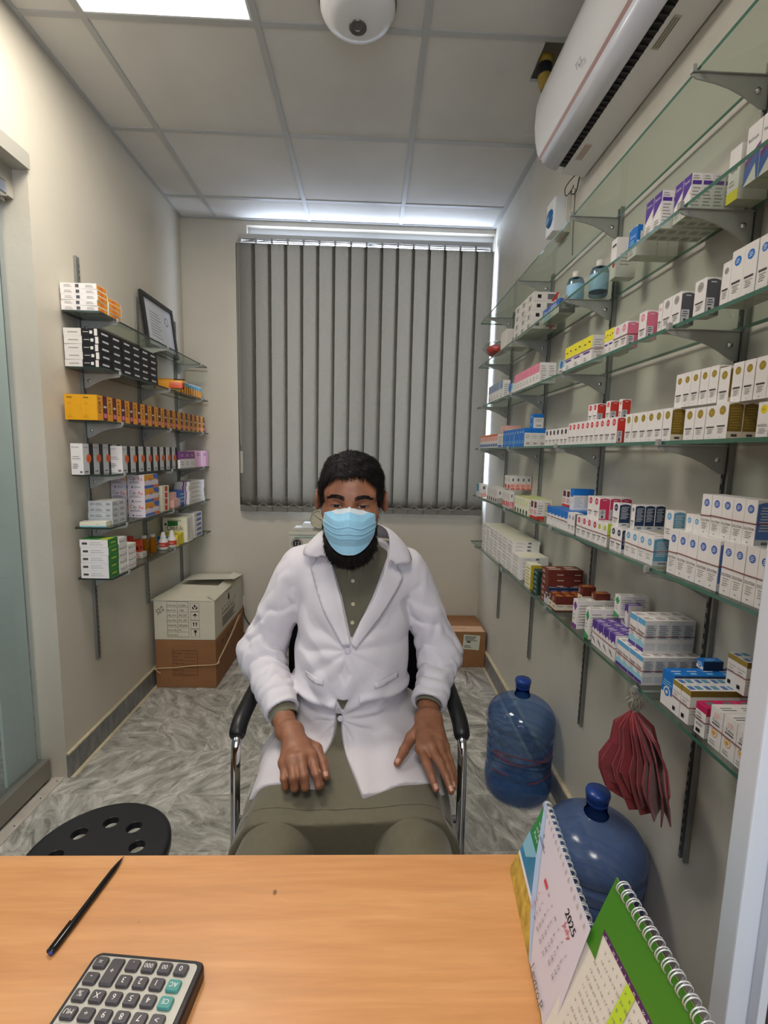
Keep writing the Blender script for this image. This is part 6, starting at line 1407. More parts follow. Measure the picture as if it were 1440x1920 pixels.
def hand_spec(elbow, arm, wr, mcps, fingers, thumb, side):
    G_ = 1.07
    wl = (wr[0]-.013, wr[1], wr[2]-.002); wr_ = (wr[0]+.013, wr[1], wr[2]-.002)
    s = [(elbow, arm, .038, .027, .01), (arm, wl, .024, .020, .012), (arm, wr_, .024, .020, .012)]
    for m in mcps: s.append(((wl if m[0] < wr[0] else wr_), m, .019, .0135, .013))
    for i in range(3):
        a, b = mcps[i], mcps[i+1]; s.append((a, b, .0120, .0115, .008))
        mid = tuple((Vector(a)*.55+Vector(b)*.0+Vector(wr)*.45)); s.append((wr, mid, .020, .014, .012))
    out = list(s)
    for k, ch in enumerate(fingers): out += finger([mcps[k]]+ch, [.0118, .0100, .0088, .0074] if k < 3 else [.0100, .0086, .0076, .0064])
    out += finger(thumb, [.0175, .0135, .0112, .0085], .006)
    return out
dh = lambda q: (q[0], q[1]+.011, q[2]+.003)
RW = (-.196, 1.108, .700)
R_m = [(-.127, 1.022, .690), (-.150, 1.008, .695), (-.171, 1.007, .691), (-.189, 1.012, .682)]
R_f = [[(-.110, .976, .680), (-.103, .966, .660), (-.099, .984, .646)], [(-.137, .966, .683), (-.133, .960, .660), (-.132, .980, .646)],
       [(-.160, .967, .678), (-.157, .963, .656), (-.154, .983, .644)], [(-.183, .977, .668), (-.180, .974, .650), (-.177, .992, .640)]]
R_t = [(-.165, 1.088, .685), (-.122, 1.078, .672), (-.102, 1.038, .664), (-.091, 1.003, .653)]
LW = (.168, 1.168, .702)
L_m = [(.138, 1.068, .683), (.161, 1.063, .688), (.182, 1.070, .684), (.198, 1.083, .676)]
L_f = [[(.148, 1.020, .672), (.156, .992, .662), (.163, .968, .649)], [(.178, 1.018, .678), (.189, .988, .665), (.197, .963, .648)],
       [(.195, 1.030, .670), (.203, 1.003, .656), (.205, .983, .642)], [(.208, 1.050, .661), (.213, 1.028, .648), (.214, 1.010, .634)]]
L_t = [(.145, 1.140, .690), (.118, 1.120, .677), (.097, 1.084, .664), (.079, 1.053, .652)]
RW, LW = dh(RW), dh(LW); R_m = [dh(q) for q in R_m]; L_m = [dh(q) for q in L_m]; R_f = [[dh(q) for q in c] for c in R_f]; L_f = [[dh(q) for q in c] for c in L_f]; R_t = [dh(q) for q in R_t]; L_t = [dh(q) for q in L_t]
parts_ = [surface_nets(head_sdf, (-.16, 1.05, 1.07), (.065, 1.36, 1.41), .0024),
          surface_nets(hand_sdf(hand_spec((-.300, 1.33, .765), (-.222, 1.185, .702), RW, R_m, R_f, R_t, -1)), (-.34, .94, .61), (-.07, 1.37, .81), .0023),
          surface_nets(hand_sdf(hand_spec((.215, 1.34, .765), (.175, 1.235, .708), LW, L_m, L_f, L_t, 1)), (.05, .94, .60), (.26, 1.38, .81), .0023),
          surface_nets(lambda P: np.minimum(np.minimum(smin(trunk(P, -.012), smin(thighs(P)+.014, ell(P, (-.045, 1.38, .60), (.18, .15, .10)), .04), .03),
               np.minimum(cap(P, (-.21, 1.385, 1.03), (-.31, 1.38, .79), .045, .038), cap(P, (.12, 1.385, 1.03), (.215, 1.38, .79), .045, .038))),
               np.minimum(smin(cap(P, (-.208, .80, .545), (-.20, .83, .10), .050, .036), cap(P, (-.20, .83, .07), (-.205, .70, .05), .034, .026), .02), smin(cap(P, (.132, .80, .545), (.12, .83, .10), .050, .036), cap(P, (.12, .83, .07), (.125, .70, .05), .034, .026), .02))),
               (-.42, .62, .01), (.33, 1.60, 1.14), .009)]
Vs, Fs, o_ = [], [], 0
for V, Fq in parts_: Vs.append(V); Fs.append(Fq+o_); o_ += len(V)
m, nt, b, N, L = node_mat('skin')
tc = N('TexCoord'); n1 = N('TexNoise', i_Scale=45., i_Detail=4.); n2 = N('TexNoise', i_Scale=400., i_Detail=2.); L(tc.outputs['Object'], n1.inputs['Vector']); L(tc.outputs['Object'], n2.inputs['Vector'])
r = ramp(nt, [(.3, '#7d4f37'), (.7, '#946449')]); L(n1.outputs['Fac'], r.inputs[0]); L(r.outputs[0], b.inputs['Base Color'])
bp = N('Bump', i_Strength=.12, i_Distance=.002); L(n2.outputs['Fac'], bp.inputs['Height']); L(bp.outputs[0], b.inputs['Normal'])
b.inputs['Roughness'].default_value = .48; b.inputs['Subsurface Weight'].default_value = .18; b.inputs['Subsurface Radius'].default_value = (1, .25, .12); b.inputs['Subsurface Scale'].default_value = .008
M_skin = m
body = pobj('body', mesh_from(np.concatenate(Vs), np.concatenate(Fs), 'body'), M_skin)
def bvh_of(V, Fq): return BVHTree.FromPolygons([tuple(v) for v in V], [tuple(int(i) for i in f) for f in Fq])
BV_head = bvh_of(*parts_[0]); BV_hr = bvh_of(*parts_[1]); BV_hl = bvh_of(*parts_[2])
# ---- hair of head, beard, brows
M_hair = mat('black_hair', '#120f0e', .72, 0, .22)
def hair_region(p):
    ax = np.abs(p[:, 0])
    hl = .066-.18*ax**1.0*0-.0            # forehead hairline
    face = np.maximum(np.maximum(p[:, 2]-(.062+.004*np.sin(p[:, 0]*60+1)-.9*np.maximum(ax-.040, 0)), p[:, 1]+.030), ax-.0655)     # <0 inside the bare face
    low = -.020-p[:, 2]-.35*np.maximum(p[:, 1]-.0, 0)*4        # >0 below the sides
    return face, low
def hair_sdf(P):
    p = toH(P)
    thick = .0045+.008*np.clip((p[:, 2]-.005)/.075, 0, 1)
    d = skull(p)-thick-.0018*vnoise(p*A_(1, .45, 1), 110)-.0030*vnoise(p*A_(1, .6, 1), 34)
    face, low = hair_region(p+A_(.0, 0, 0)+.004*np.stack([vnoise(p, 90)]*3, -1))
    d = smax(d, -face, .006); d = smax(d, low, .006)
    earcut = ell(np.abs(p)*A_(1, 0, 0)+p*A_(0, 1, 1)-A_(.087, .014, -.018), (0, 0, 0), (.03, .022, .036))
    return smax(d, -earcut, .004)
VH, FH_ = surface_nets(hair_sdf, (-.16, 1.05, 1.18), (.065, 1.36, 1.43), .0024)
def blades(bm, V, Fq, n, ln, wd, comb, keep, seed, lift=.35):
    rs = random.Random(seed); C = V[Fq].mean(1); nrm = np.cross(V[Fq[:, 1]]-V[Fq[:, 0]], V[Fq[:, 2]]-V[Fq[:, 0]]); nrm /= np.linalg.norm(nrm, axis=1)[:, None]+1e-12
    ok = np.nonzero(keep(toH(C)))[0]
    for _ in range(n):
        i = ok[rs.randrange(len(ok))]; p = Vector(C[i])+Vector([rs.uniform(-.002, .002) for _ in range(3)]); nn = Vector(nrm[i])
        cd = Vector(comb(toH(C[i][None])[0])@HRm)+Vector([rs.uniform(-.45, .45) for _ in range(3)])
        cd = (cd-nn*cd.dot(nn)); cd = (cd.normalized()+nn*lift*rs.uniform(.2, 1.2)).normalized()
        sd = cd.cross(nn).normalized()*wd*rs.uniform(.6, 1.3); l = ln*rs.uniform(.6, 1.2)
        q = p+cd*l*.55; e = q+(cd-nn*.5*lift-Vector((0, 0, .25))).normalized()*l*.45
        v = [bm.verts.new(x) for x in (p-sd, p+sd, q-sd*.8, q+sd*.8, e)]
        bm.faces.new((v[0], v[1], v[3], v[2])); bm.faces.new((v[2], v[3], v[4]))
bm = bmesh.new(); me = mesh_from(VH, FH_, 'h'); bm.from_mesh(me); bpy.data.meshes.remove(me)
blades(bm, VH, FH_, 9000, .019, .0007, lambda p: A_(.5 if p[0] > -.03 else -.4, -.75 if p[2] > .04 else -.2, -.25 if p[2] > .07 else -.9), lambda p: (p[:, 1] < .08), 1, .22)
bobj('hair', bm, M_hair)
def beard_sdf(P):
    p = toH(P); ax = np.abs(p[:, 0])
    d = smin(ell(p, (0, -.030, -.078), (.053, .052, .042)), ell(p, (0, -.045, -.035), (.061, .052, .062)), .03)
    d = smin(d, ell(p, (0, -.070, -.102), (.026, .022, .022)), .025)
    d = smin(d, ell(p, (0, -.045, -.125), (.050, .045, .040)), .03)
    th = .004+.010*np.clip((-.05-p[:, 2])/.05, 0, 1)
    d = d-th-.003*vnoise(p, 120)-.003*vnoise(p, 50)
    d = smax(d, p[:, 2]+.028+.5*np.maximum(.060-ax, 0)*1.2, .008)
    d = smax(d, -(ax-.0)-1+0*ax, .001)
    inner = np.maximum(np.maximum(ax-.048, p[:, 1]+.02), -(p[:, 2]+.052))      # keep clear of the nose and lips
    d = smax(d, -np.maximum(inner, -p[:, 2]-.075), .004)
    mk_ = np.maximum(np.maximum(ax-.064*np.sqrt(np.clip(1-((-p[:, 2]-.068)/.060).clip(0)**2.4, .02, 1)), -p[:, 2]-.128), p[:, 1]+.035)
    d = smax(d, -mk_, .004)
    return smax(d, p[:, 1]-.020, .006)
VB, FB = surface_nets(beard_sdf, (-.14, 1.06, 1.08), (.05, 1.30, 1.30), .0024)
bm = bmesh.new(); me = mesh_from(VB, FB, 'h'); bm.from_mesh(me); bpy.data.meshes.remove(me)
blades(bm, VB, FB, 3600, .013, .0007, lambda p: A_(p[0]*6, -.5, -.9), lambda p: (p[:, 1] < .015) & ((p[:, 2] < -.112) | (p[:, 1] > -.045)), 2, .5)
bobj('beard', bm, M_hair)
def drape_head(x, z, off): 
    """point on the face at head-frame (x, z), seen from in front"""
    o = fromH((x, -.3, z)); dirn = (fromH((x, 0, z))-o).normalized(); h = BV_head.ray_cast(o, dirn)
    if h[0] is None: return fromH((x, -.05, z))
    return h[0]-dirn*off
for s in (-1, 1):
    bm = bmesh.new(); rs = random.Random(9+s)
    for k in range(420):
        f = rs.random(); x = s*(.013+.040*f); z = .0150+.0045*math.sin(PI*min(1, f*1.1))-.002*f+rs.uniform(-.0048, .0048)*(1.1-.6*f)
        p = drape_head(x, z, .0006); q = drape_head(x+s*.006*rs.uniform(.5, 1), z+rs.uniform(-.0005, .0022)-.001*f, .0018); e = Vector((0, 0, .00035))
        bm.faces.new([bm.verts.new(v) for v in (p-e, p+e, q)])
    base = [(.012, .0185), (.02, .0225), (.033, .0235), (.045, .0215), (.056, .0145), (.044, .0150), (.033, .0150), (.02, .0125), (.012, .0105)]
    for i in range(len(base)//2):
        a, b_, c, d_ = base[i], base[i+1], base[-2-i], base[-1-i]
        if i == len(base)//2-1: quad = [a, b_, d_] if False else [a, b_, base[-1-i]]
        else: quad = [a, b_, c, d_]
        bm.faces.new([bm.verts.new(drape_head(s*x, z, .0005)) for x, z in quad])
    bobj('eyebrow', bm, M_hair)
# eyes: looking down, lids nearly closed
M_sclera = mat('eye_white', '#a59a92', .2); M_iris = mat('dark_iris', '#140c0a', .12); M_lash = mat('eyelash', '#0f0b0a', .6); M_lid = mat('lid_fold', '#6d4533', .6)
for s in (-1, 1):
    cx_, cz = s*.0315, -.0065
    t_eye = None
    bm = bmesh.new(); top = [(cx_+dx, cz+.0030*(1-(dx/.0135)**2)) for dx in np.linspace(-.0135, .0135, 9)]; bot = [(cx_+dx, cz-.0026*(1-(dx/.0135)**2)) for dx in np.linspace(-.0135, .0135, 9)]
    tv = [bm.verts.new(drape_head(x, z, .0007)) for x, z in top]; bv = [bm.verts.new(drape_head(x, z, .0007)) for x, z in bot]
    for i in range(8):
        f = bm.faces.new((tv[i], tv[i+1], bv[i+1], bv[i])); f.material_index = 1 if 2 <= i <= 5 else 0
    ey = bobj('eye', bm, [M_sclera, M_iris])
    bm = bmesh.new(); add_tube(bm, [drape_head(x, z+.0006, .0009) for x, z in top], .0010, 5); add_tube(bm, [drape_head(x, z-.0003, .0006) for x, z in bot], .0004, 4)
    lsh = bobj('eyelashes', bm, M_lash)
    bm = bmesh.new(); add_tube(bm, [drape_head(x, z+.0052, .0001) for x, z in top], .0006, 4); bobj('eyelid_crease', bm, M_lid)
# ---- surgical mask
M_mask = mat('blue_mask_fabric', '#8fc3dc', .75, noise=.04, nscale=120, bump=.05, bscale=500, sheen=.2); M_mwhite = mat('mask_edge_white', '#cfd9dc', .7)
bm = bmesh.new(); NU, NV = 44, 60; G = []
for j in range(NV+1):
    v = j/NV; row = []
    for i in range(NU+1):
        u = 2*i/NU-1
        w = .0640 if v < .45 else .0640*max(0, 1-((v-.45)/.56)**2.6)**.5
        if .34 < v < .52: w += .002*math.sin((v-.34)/.18*PI)*(1 if abs(u) > .8 else 0)
        x = u*w
        zt = -.0165+.0140*max(0, 1-abs(u)*1.7)**1.2+.0115*min(1, max(0, (abs(u)-.45)/.5)); zb = -.121
        z = zt+(zb-zt)*v+.004*(v*(1-v))*u*u
        yc = -.121-.013*math.sin(PI*min(1, v*1.15+.08))+.004*max(0, v-.6)
        curve = .056*(abs(x)/.0635)**2.0
        if v < .2: yc += .020*(1-v/.2)*(1)                     # hugs the bridge
        pl = sum(.0052*((v-(c0+.03*abs(u)*sg))/.016)*math.exp(-((v-(c0+.03*abs(u)*sg))/.016)**2)*1.6 for c0, sg in ((.36, 1.2), (.52, -.2), (.64, -1.3)))*(.35+.65*abs(u))
        y = yc+curve+pl-.0015*math.exp(-(u/.05)**2)
        row.append(bm.verts.new(fromH((x, y, z))))
    G.append(row)
for j in range(NV):
    for i in range(NU):
        f = bm.faces.new((G[j][i], G[j][i+1], G[j+1][i+1], G[j+1][i])); f.smooth = True
        f.material_index = 1 if (j < 5 or j >= NV-1 or (i in (0, NU-1) and j < 26)) else 0
bmesh.ops.recalc_face_normals(bm, faces=bm.faces); bmesh.ops.solidify(bm, geom=list(bm.faces), thickness=.0012)
mk = bobj('face_mask', bm, [M_mask, M_mwhite])
for s in (-1, 1):
    bm = bmesh.new()
    add_tube(bm, spline([fromH(q) for q in ((s*.0635, -.066, -.020), (s*.071, -.040, -.002), (s*.081, -.006, .018), (s*.088, .022, .012), (s*.090, .034, -.02), (s*.082, .018, -.052), (s*.070, -.035, -.060), (s*.063, -.060, -.062))], 5), .0014, 6)
    lp = bobj('ear_loop', bm, M_mwhite); 
# ---- olive tunic
M_olive = mat('olive_cotton', '#5f5b4a', .8, noise=.05, nscale=70, bump=.08, bscale=350, sheen=.2); M_olive2 = mat('olive_cotton_dark', '#4c493b', .8, noise=.05, nscale=70, bump=.08, bscale=350)
def tunic_sdf(P):
    d = tunic_vol(P)+.003
    w = .0035*ridge(P*A_(1, .35, 1), 17)*np.clip((1.25-P[:, 1])/.3, 0, 1)*(P[:, 2] < .75)+.0015*vnoise(P, 30)
    d = d-np.maximum(w, -.002)
    d = smax(d, .916+.006*np.sin(P[:, 0]*9)-P[:, 1], .002)                       # front hem
    d = smax(d, .470-P[:, 2]-.25*np.maximum(1.0-P[:, 1], 0)*0, .004)
    neck = cap(P, (-.046, 1.285, 1.22), (-.045, 1.345, 1.10), .050)
    col = cap(P, (-.046, 1.300, 1.172), (-.045, 1.340, 1.08), .064, .070)
    return smax(smin(d, col, .01), P[:, 2]-1.165+.35*(P[:, 1]-1.30)*-1, .003)
VT, FT = surface_nets(tunic_sdf, (-.34, .88, .44), (.26, 1.58, 1.22), .0062)
tunic = pobj('tunic', mesh_from(VT, FT, 'tunic'), M_olive); BV_t = bvh_of(VT, FT)
def drape_front(bv, x, z, off): h = bv.ray_cast(Vector((x, .5, z)), Vector((0, 1, 0))); return (h[0]-Vector((0, off, 0))) if h[0] is not None else Vector((x, 1.25, z))
def drape_top(bv, x, y, off, z0=1.0):
    h = bv.ray_cast(Vector((x, y, z0)), Vector((0, 0, -1))); return (h[0]+Vector((0, 0, off))) if h[0] is not None else Vector((x, y, .6))
bm = bmesh.new()
zz = np.linspace(.88, 1.115, 16)
for xo in (-.0155, -.0125, .0125, .0155): add_tube(bm, [drape_front(BV_t, -.043+xo+(.004 if z > 1.06 else 0), z, .0008) for z in zz], .0007, 4, 0)
L1_ = [bm.verts.new(drape_front(BV_t, -.060, z, .0016)) for z in zz]; R1_ = [bm.verts.new(drape_front(BV_t, -.026, z, .0016)) for z in zz]; C1_ = [bm.verts.new(drape_front(BV_t, -.043, z, .0018)) for z in zz]
for i in range(15):
    bm.faces.new((L1_[i], C1_[i], C1_[i+1], L1_[i+1])).material_index = 1; bm.faces.new((C1_[i], R1_[i], R1_[i+1], C1_[i+1])).material_index = 1
bobj('placket', bm, [mat('placket_stitch', '#8a886f', .7), M_olive], tunic) if False else bobj('placket', bm, [mat('placket_stitch', '#8a886f', .7), M_olive])
M_btn = mat('cream_button', '#b5ab90', .3)
for x, z in ((-.069, 1.100), (-.043, 1.058), (-.041, .998), (-.042, .947)):
    p = drape_front(BV_t, x, z, .003); bm = bmesh.new(); add_lathe(bm, [(0, -.0010), (.0035, -.0010), (.0045, -.0016), (.0056, -.0006), (.0056, .0012), (0, .0012)], 18, tuple(p), axis='y'); bobj('shirt_button', bm, M_btn)
# tunic hem stitching line
bm = bmesh.new(); add_tube(bm, [drape_top(BV_t, x, .955+.006*math.sin(x*9), .0004, .8) for x in np.linspace(-.275, .20, 30)], .0008, 4); bobj('hem_seam', bm, M_olive2)
# trousers
def trouser_sdf(P):
    fold = .0045*ridge((P-A_(0, .8, .5))@np.array(Matrix.Rotation(.7, 3, 'Z'))*A_(.5, 2.0, 1), 9)
    a = smin(cap(P, (-.12, 1.38, .545), (-.208, .775, .545), .092, .080), cap(P, (-.208, .775, .54), (-.205, .81, .12), .078, .062), .04)
    b_ = smin(cap(P, (.03, 1.38, .545), (.132, .775, .545), .092, .080), cap(P, (.132, .775, .54), (.128, .81, .12), .078, .062), .04)
    return smax(np.minimum(a, b_)-fold+.004, .085-P[:, 2], .004)
VQ, FQ = surface_nets(trouser_sdf, (-.33, .66, .07), (.25, 1.50, .68), .0075)
pobj('trousers', mesh_from(VQ, FQ, 'trousers'), M_olive)
for s, x in ((-1, -.203), (1, .126)):
    V, Fq = surface_nets(lambda P: smax(smin(cap(P, (x, .83, .052), (x+s*.008, .665, .036), .046, .036), cap(P, (x, .84, .06), (x, .83, .10), .044, .046), .03), .004-P[:, 2], .004), (x-.08, .58, -.002), (x+.08, .92, .13), .005)
    pobj('shoe', mesh_from(V, Fq, 'shoe'), mat('black_leather', '#1b1917', .35))
# ---- lab coat
def sleeve(P, sh, el, wr, r):
    sh, el, wr = A_(*sh), A_(*el), A_(*wr)
    d = smin(cap(P, sh, el, r[0], r[1]), cap(P, el, wr, r[1], r[2]), .045)
    ax = (wr-el)/np.linalg.norm(wr-el); t = (P-el)@ax; L_ = np.linalg.norm(wr-el)
    ax2 = (el-sh)/np.linalg.norm(el-sh); t2 = (P-sh)@ax2
    # bunched folds around the elbow and along the forearm
    sw = np.sin(t*85+2.6*vnoise(P, 12)+1.2*vnoise(P, 28)); w = .0042*(2*np.abs(sw)**1.0-1.0)*np.clip(1.1-np.abs(t-.08)/.18, 0, 1)+.0028*ridge(P*A_(1.4, 1.4, .6), 15)
    w2 = .0024*(2*np.abs(np.sin(t2*30+3.4*vnoise(P, 9)+vnoise(P, 20)))**1.0-1.0)*np.clip((t2-.04)/.12, 0, 1)
    d = d-np.maximum(w+w2*np.clip((.05-t)/.04, 0, 1), -.006)
    d = smax(d, t-L_, .002)                                            # cuff edge
    return smax(d, -np.maximum(cap(P, el+ax*(L_-.045), wr+ax*.05, r[2]*.80), -(t-L_+.018)), .002)
RS = ((-.222, 1.385, 1.032), (-.325, 1.382, .795), (-.226, 1.200, .708)); LS = ((.132, 1.385, 1.032), (.226, 1.382, .795), (.1745, 1.232, .716))
VX, VZ = None, None
def coat_sdf(P):
    x, y, z = P[:, 0], P[:, 1], P[:, 2]
    d = tunic_vol(P)-.0055
    # folds: drag lines towards the top button, sag over the belly, seams at the waist
    bx, bz = -.052, .878; rr = np.sqrt((x-bx)**2+(z-bz)**2)+1e-6; ang = np.arctan2(z-bz, x-bx)
    fr = (y < 1.36)
    drag = .0032*(2*np.abs(np.sin(ang*5+1.8*vnoise(P, 7)))**1.2-.9)*np.exp(-((rr-.11)/.09)**2)
    bz2 = .688; rr2 = np.sqrt((x+.070)**2+(z-bz2)**2)+1e-6; ang2 = np.arctan2(z-bz2, x+.070)
    drag2 = .0036*(2*np.abs(np.sin(ang2*5.5+1.6*vnoise(P, 8)))**1.2-.9)*np.exp(-((rr2-.09)/.08)**2)
    belly = .012*np.exp(-((z-.742-.012*np.sin(x*22+1))/.012)**2)*(np.abs(x+.05) > .03)-.006*np.exp(-((z-.712-.01*np.sin(x*17))/.014)**2)
    dg = P@np.array([[.8, 0, .6], [0, 1, 0], [-.6, 0, .8]])
    gen = .003*vnoise(P*A_(1, 1, .7), 14)+.0045*ridge(dg*A_(.5, 1, 1.4), 12)*np.clip(ridge(P, 5)+.4, 0, 1)
    w = np.where(fr, drag+drag2+belly, 0)+gen
    lapw = np.clip((1.20-y)/.1, 0, 1)*(z < .70); w = w*(1-.55*lapw)+lapw*(.003*vnoise(P*A_(1, .5, 1), 22))
    d = d-np.maximum(w, -.002)
    d = smin(d, smin(sleeve(P, *RS, (.062, .059, .047)), 9+0*x, .01), .012)
    d = smin(d, sleeve(P, *LS, (.060, .056, .046)), .012)
    return d
def coat_cut(P):
    x, y, z = P[:, 0], P[:, 1], P[:, 2]
    # neck opening, bounded by the two lapel fold lines
    zl = np.array([.903, 1.016, 1.121, 1.185, 1.30]); xl = np.array([-.044, -.071, -.111, -.128, -.150]); xr = np.array([-.044, .010, .052, .060, .075])
    L_ = np.interp(z, zl, xl); R_ = np.interp(z, np.array([.903, 1.011, 1.111, 1.185, 1.30]), xr)
    v = np.maximum(np.maximum(L_-x, x-R_), np.maximum(.903-z, y-1.335))
    neck = cap(P, (-.046, 1.30, 1.20), (-.040, 1.350, 1.10), .070, .074)
    v = np.minimum(v, neck)
    # lap opening
    yl = np.array([.90, .975, 1.12, 1.237]); lx = np.array([-.118, -.116, -.111, -.075]); rx = np.array([.004, -.001, -.045, -.073])
    l2 = np.maximum(np.maximum(np.interp(y, yl, lx)-x, x-np.interp(y, yl, rx)), np.maximum(y-1.237, z-.70))
    hem = np.maximum(y-np.interp(x, [-.30, -.17, -.10, -.01, .0, .064, .21, .26], [1.032, 1.020, 1.012, .992, .985, 1.012, 1.048, 1.07]), z-.70)
    # small gaps between buttons
    g = np.maximum(np.maximum(np.abs(x+.064)-.016*np.clip((z-.708)/.04, 0, 1), .708-z), np.maximum(z-.750, y-1.25))
    return np.minimum(np.minimum(v, l2), np.minimum(hem, g))
def coat_full(P):
    d = coat_sdf(P); d = smax(d, -coat_cut(P), .0012)
    d = smax(d, np.where(P[:, 1] < 1.24, .582+.004*np.sin(P[:, 1]*30), .50)-P[:, 2], .003)
    x, z = P[:, 0], P[:, 2]
    dia = np.abs(x+.058)/.020+np.abs(z-.818)/.040-1          # puckered diamond gap between the buttons
    d = np.where((dia < 0) & (P[:, 1] < 1.3), np.maximum(d, d+.005*np.clip(-dia*2, 0, 1)), d)
    return smax(d, z-1.19, .004)
VC, FC = surface_nets(coat_full, (-.42, .93, .47), (.32, 1.56, 1.22), .0042)
M_coat = mat('white_coat_cotton', '#c8c3c8', .8, sheen=.15)
nt = M_coat.node_tree; b_ = nt.nodes['Principled BSDF']; tc_ = nt.nodes.new('ShaderNodeTexCoord'); mp_ = nt.nodes.new('ShaderNodeMapping'); mp_.inputs['Scale'].default_value = (1, 1, .8); mp_.inputs['Rotation'].default_value = (.2, .5, .1)
rg_ = nt.nodes.new('ShaderNodeTexNoise'); rg_.noise_type = 'RIDGED_MULTIFRACTAL'; rg_.inputs['Scale'].default_value = 9; rg_.inputs['Detail'].default_value = 2.2; rg_.inputs['Distortion'].default_value = .5
bp_ = nt.nodes.new('ShaderNodeBump'); bp_.inputs['Strength'].default_value = .5; bp_.inputs['Distance'].default_value = .007
nt.links.new(tc_.outputs['Object'], mp_.inputs[0]); nt.links.new(mp_.outputs[0], rg_.inputs['Vector']); nt.links.new(rg_.outputs[0], bp_.inputs['Height']); nt.links.new(bp_.outputs[0], b_.inputs['Normal'])
coat = pobj('lab_coat', mesh_from(VC, FC, 'lab_coat'), M_coat); 
VC0, FC0 = surface_nets(lambda P: coat_sdf(P), (-.42, .93, .47), (.32, 1.56, 1.22), .008); BV_c = bvh_of(VC0, FC0)
def patch(name, poly, off, thick, m, n=26, bv=None, edge_lift=0):
    """cloth patch with outline poly (x, z), laid on the front of the coat"""
    bv = bv or BV_c
    bm = bmesh.new(); vs = [bm.verts.new((x, 0, z)) for x, z in poly]; f = bm.faces.new(vs)
    bmesh.ops.triangulate(bm, faces=[f])
    for _ in range(4): 
        es = [e for e in bm.edges if e.calc_length() > .012]
        if not es: break
        bmesh.ops.subdivide_edges(bm, edges=es, cuts=1); bmesh.ops.triangulate(bm, faces=[f for f in bm.faces if len(f.verts) > 3])
    for v in bm.verts:
        p = drape_front(bv, v.co.x, v.co.z, off); v.co = p
    bmesh.ops.recalc_face_normals(bm, faces=bm.faces)
    for f in bm.faces: f.smooth = True
    bmesh.ops.solidify(bm, geom=list(bm.faces), thickness=thick)
    return bobj(name, bm, m)
patch('lapel', [(-.111, 1.121), (-.141, 1.121), (-.163, 1.08), (-.135, 1.015), (-.116, .975), (-.066, .893), (-.046, .897), (-.073, 1.016)], .009, .0035, M_coat)
patch('lapel', [(-.043, .900), (-.018, .961), (.013, 1.011), (.054, 1.111), (.072, 1.104), (.097, 1.06), (.080, 1.03), (.026, .955), (-.031, .889)], .009, .0035, M_coat)
def sheet(name, grid, th, m):
    bm = bmesh.new(); G = [[bm.verts.new(p) for p in r] for r in grid]
    for i in range(len(G)-1):
        for j in range(len(G[0])-1): bm.faces.new((G[i][j], G[i][j+1], G[i+1][j+1], G[i+1][j])).smooth = True
    bmesh.ops.recalc_face_normals(bm, faces=bm.faces); bmesh.ops.solidify(bm, geom=list(bm.faces), thickness=th); return bobj(name, bm, m)
# folded collar going round the neck: inner (standing) line and outer (falling) line
nin = spline([(-.114, 1.262, 1.118), (-.126, 1.275, 1.165), (-.124, 1.315, 1.190), (-.095, 1.375, 1.205), (-.044, 1.400, 1.210), (.010, 1.378, 1.207), (.046, 1.325, 1.197), (.056, 1.278, 1.172), (.052, 1.262, 1.112)], 5)
nout = spline([(-.141, 1.268, 1.119), (-.182, 1.290, 1.120), (-.178, 1.345, 1.140), (-.120, 1.415, 1.150), (-.044, 1.440, 1.150), (.040, 1.418, 1.152), (.098, 1.350, 1.150), (.121, 1.290, 1.108), (.074, 1.266, 1.103)], 5)
grid = []
for a, b_ in zip(nin, nout):
    row = []
    for k in range(7):
        f = k/6; p = a.lerp(b_, f)+Vector((0, -.002, .012*math.sin(PI*f*.9)*(1-f*.4)))
        h = BV_c.find_nearest(p)
        if h[0] is not None and (p-h[0]).dot(h[1]) < .005 and f > .25: p = h[0]+h[1]*.007
        row.append(p)
    grid.append(row)
sheet('collar', grid, .0035, M_coat)
def plate_buttons():
    for x, z, r in ((-.052, .880, .0085), (-.069, .690, .0085)):
        p = drape_front(BV_c, x, z, .004); bm = bmesh.new()
        add_lathe(bm, [(0, -.0012), (.35*r, -.0012), (.5*r, -.0005), (.7*r, -.0018), (.95*r, -.0016), (r, 0), (.95*r, .0015), (0, .0015)], 22, tuple(p), axis='y')
        bobj('coat_button', bm, mat('pearl_button', '#c9c2cc', .2))
plate_buttons()
p = drape_front(BV_c, -.060, .762, .001)
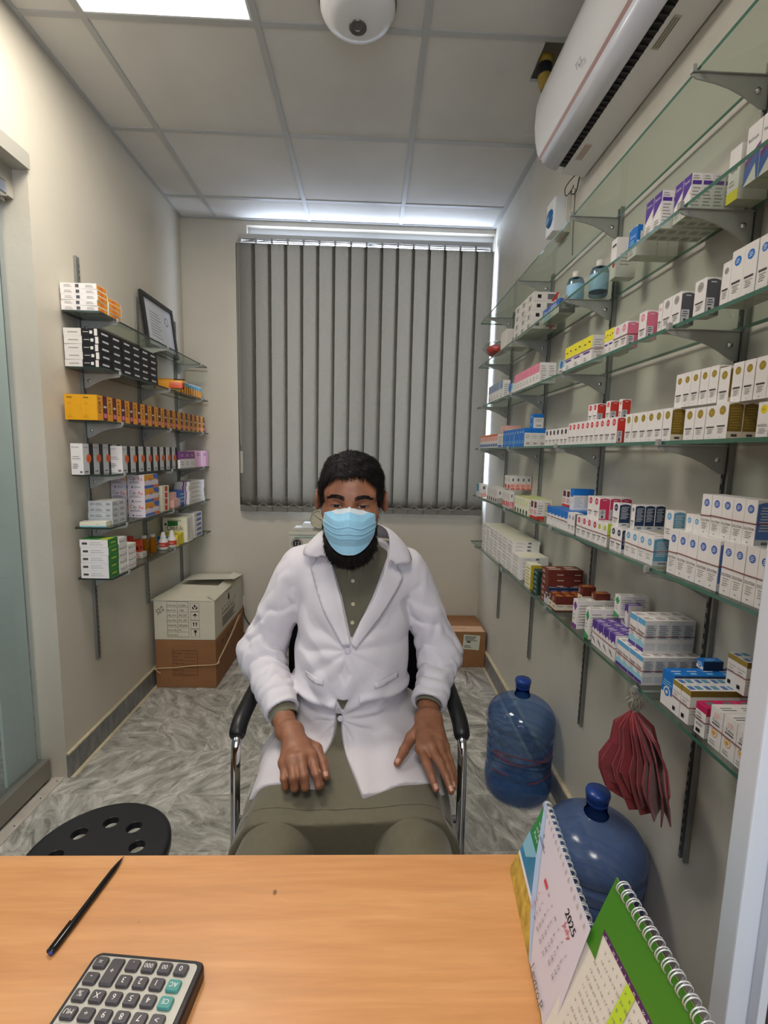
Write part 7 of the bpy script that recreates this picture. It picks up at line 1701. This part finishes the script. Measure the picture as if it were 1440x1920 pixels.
# pocket welts and stitched seams
M_seam = mat('coat_seam_grey', '#b9b3bd', .8)  # slightly darker grey than the coat cotton
patch('pocket_flap', [(-.170, .806), (-.118, .801), (-.116, .786), (-.168, .791)], .0035, .002, M_coat)
patch('pocket_flap', [(.022, .797), (.088, .800), (.088, .786), (.022, .783)], .0035, .002, M_coat)
patch('breast_pocket', [(-.150, 1.0), (-.150+.001, .999), (-.149, .998)], .001, .001, M_coat) if False else None
def seam(name, pts, r=.0008, bv=None): 
    bm = bmesh.new(); add_tube(bm, [drape_front(bv or BV_c, x, z, .0005) for x, z in pts], r, 4); bobj(name, bm, M_seam)
seam('buttonhole', [(.028, .985), (.018, .972)], .0012)
# cuffs of the tunic showing at the wrists
for el, wr, r in (((-.325, 1.382, .795), (-.226, 1.200, .708), .0385), ((.226, 1.382, .795), (.1745, 1.232, .716), .0375)):
    e, w = Vector(el), Vector(wr); ax = (w-e).normalized(); up = Vector((0, 0, 1)); a = ax.cross(up).normalized(); b_ = a.cross(ax); bm = bmesh.new()
    rings = []
    ext = .022 if wr[0] < 0 else .006
    for t_, q in ((-.04, r), (ext-.003, r*.96), (ext, r*.97), (ext, r*.90), (-.03, r*.88)):
        c = w+ax*t_; rings.append([bm.verts.new(c+a*q*math.cos(2*PI*k/32)*1.0+b_*q*.92*math.sin(2*PI*k/32)) for k in range(32)])
    for i in range(len(rings)-1):
        for k in range(32): bm.faces.new((rings[i][k], rings[i][(k+1) % 32], rings[i+1][(k+1) % 32], rings[i+1][k])).smooth = True
    bobj('tunic_cuff', bm, M_olive, norm=True)
# fingernails
M_nail = mat('fingernail', '#b98a78', .3)
for (tip, pre, bv) in ((L_f[0][2], L_f[0][1], BV_hl), (L_f[1][2], L_f[1][1], BV_hl), (L_f[2][2], L_f[2][1], BV_hl), (L_t[3], L_t[2], BV_hl), (R_t[3], R_t[2], BV_hr), (R_f[0][2], R_f[0][1], BV_hr)):
    a, c = Vector(pre), Vector(tip); d = (c-a).normalized(); side_ = d.cross(Vector((0, 0, 1))).normalized(); bm = bmesh.new(); G = []
    for i in range(5):
        row = []
        for j in range(5):
            p = c+d*(-.006+.011*i/4)+side_*(.0052*(j/2-1)*(1-.25*(i/4)**3)); h = bv.ray_cast(p+Vector((0, -.01, .05)), Vector((0, .2, -1)).normalized())
            row.append(bm.verts.new((h[0]+Vector((0, 0, .0004))) if h[0] is not None else p))
        G.append(row)
    for i in range(4):
        for j in range(4): bm.faces.new((G[i][j], G[i][j+1], G[i+1][j+1], G[i+1][j])).smooth = True
    bobj('fingernail', bm, M_nail, norm=True)
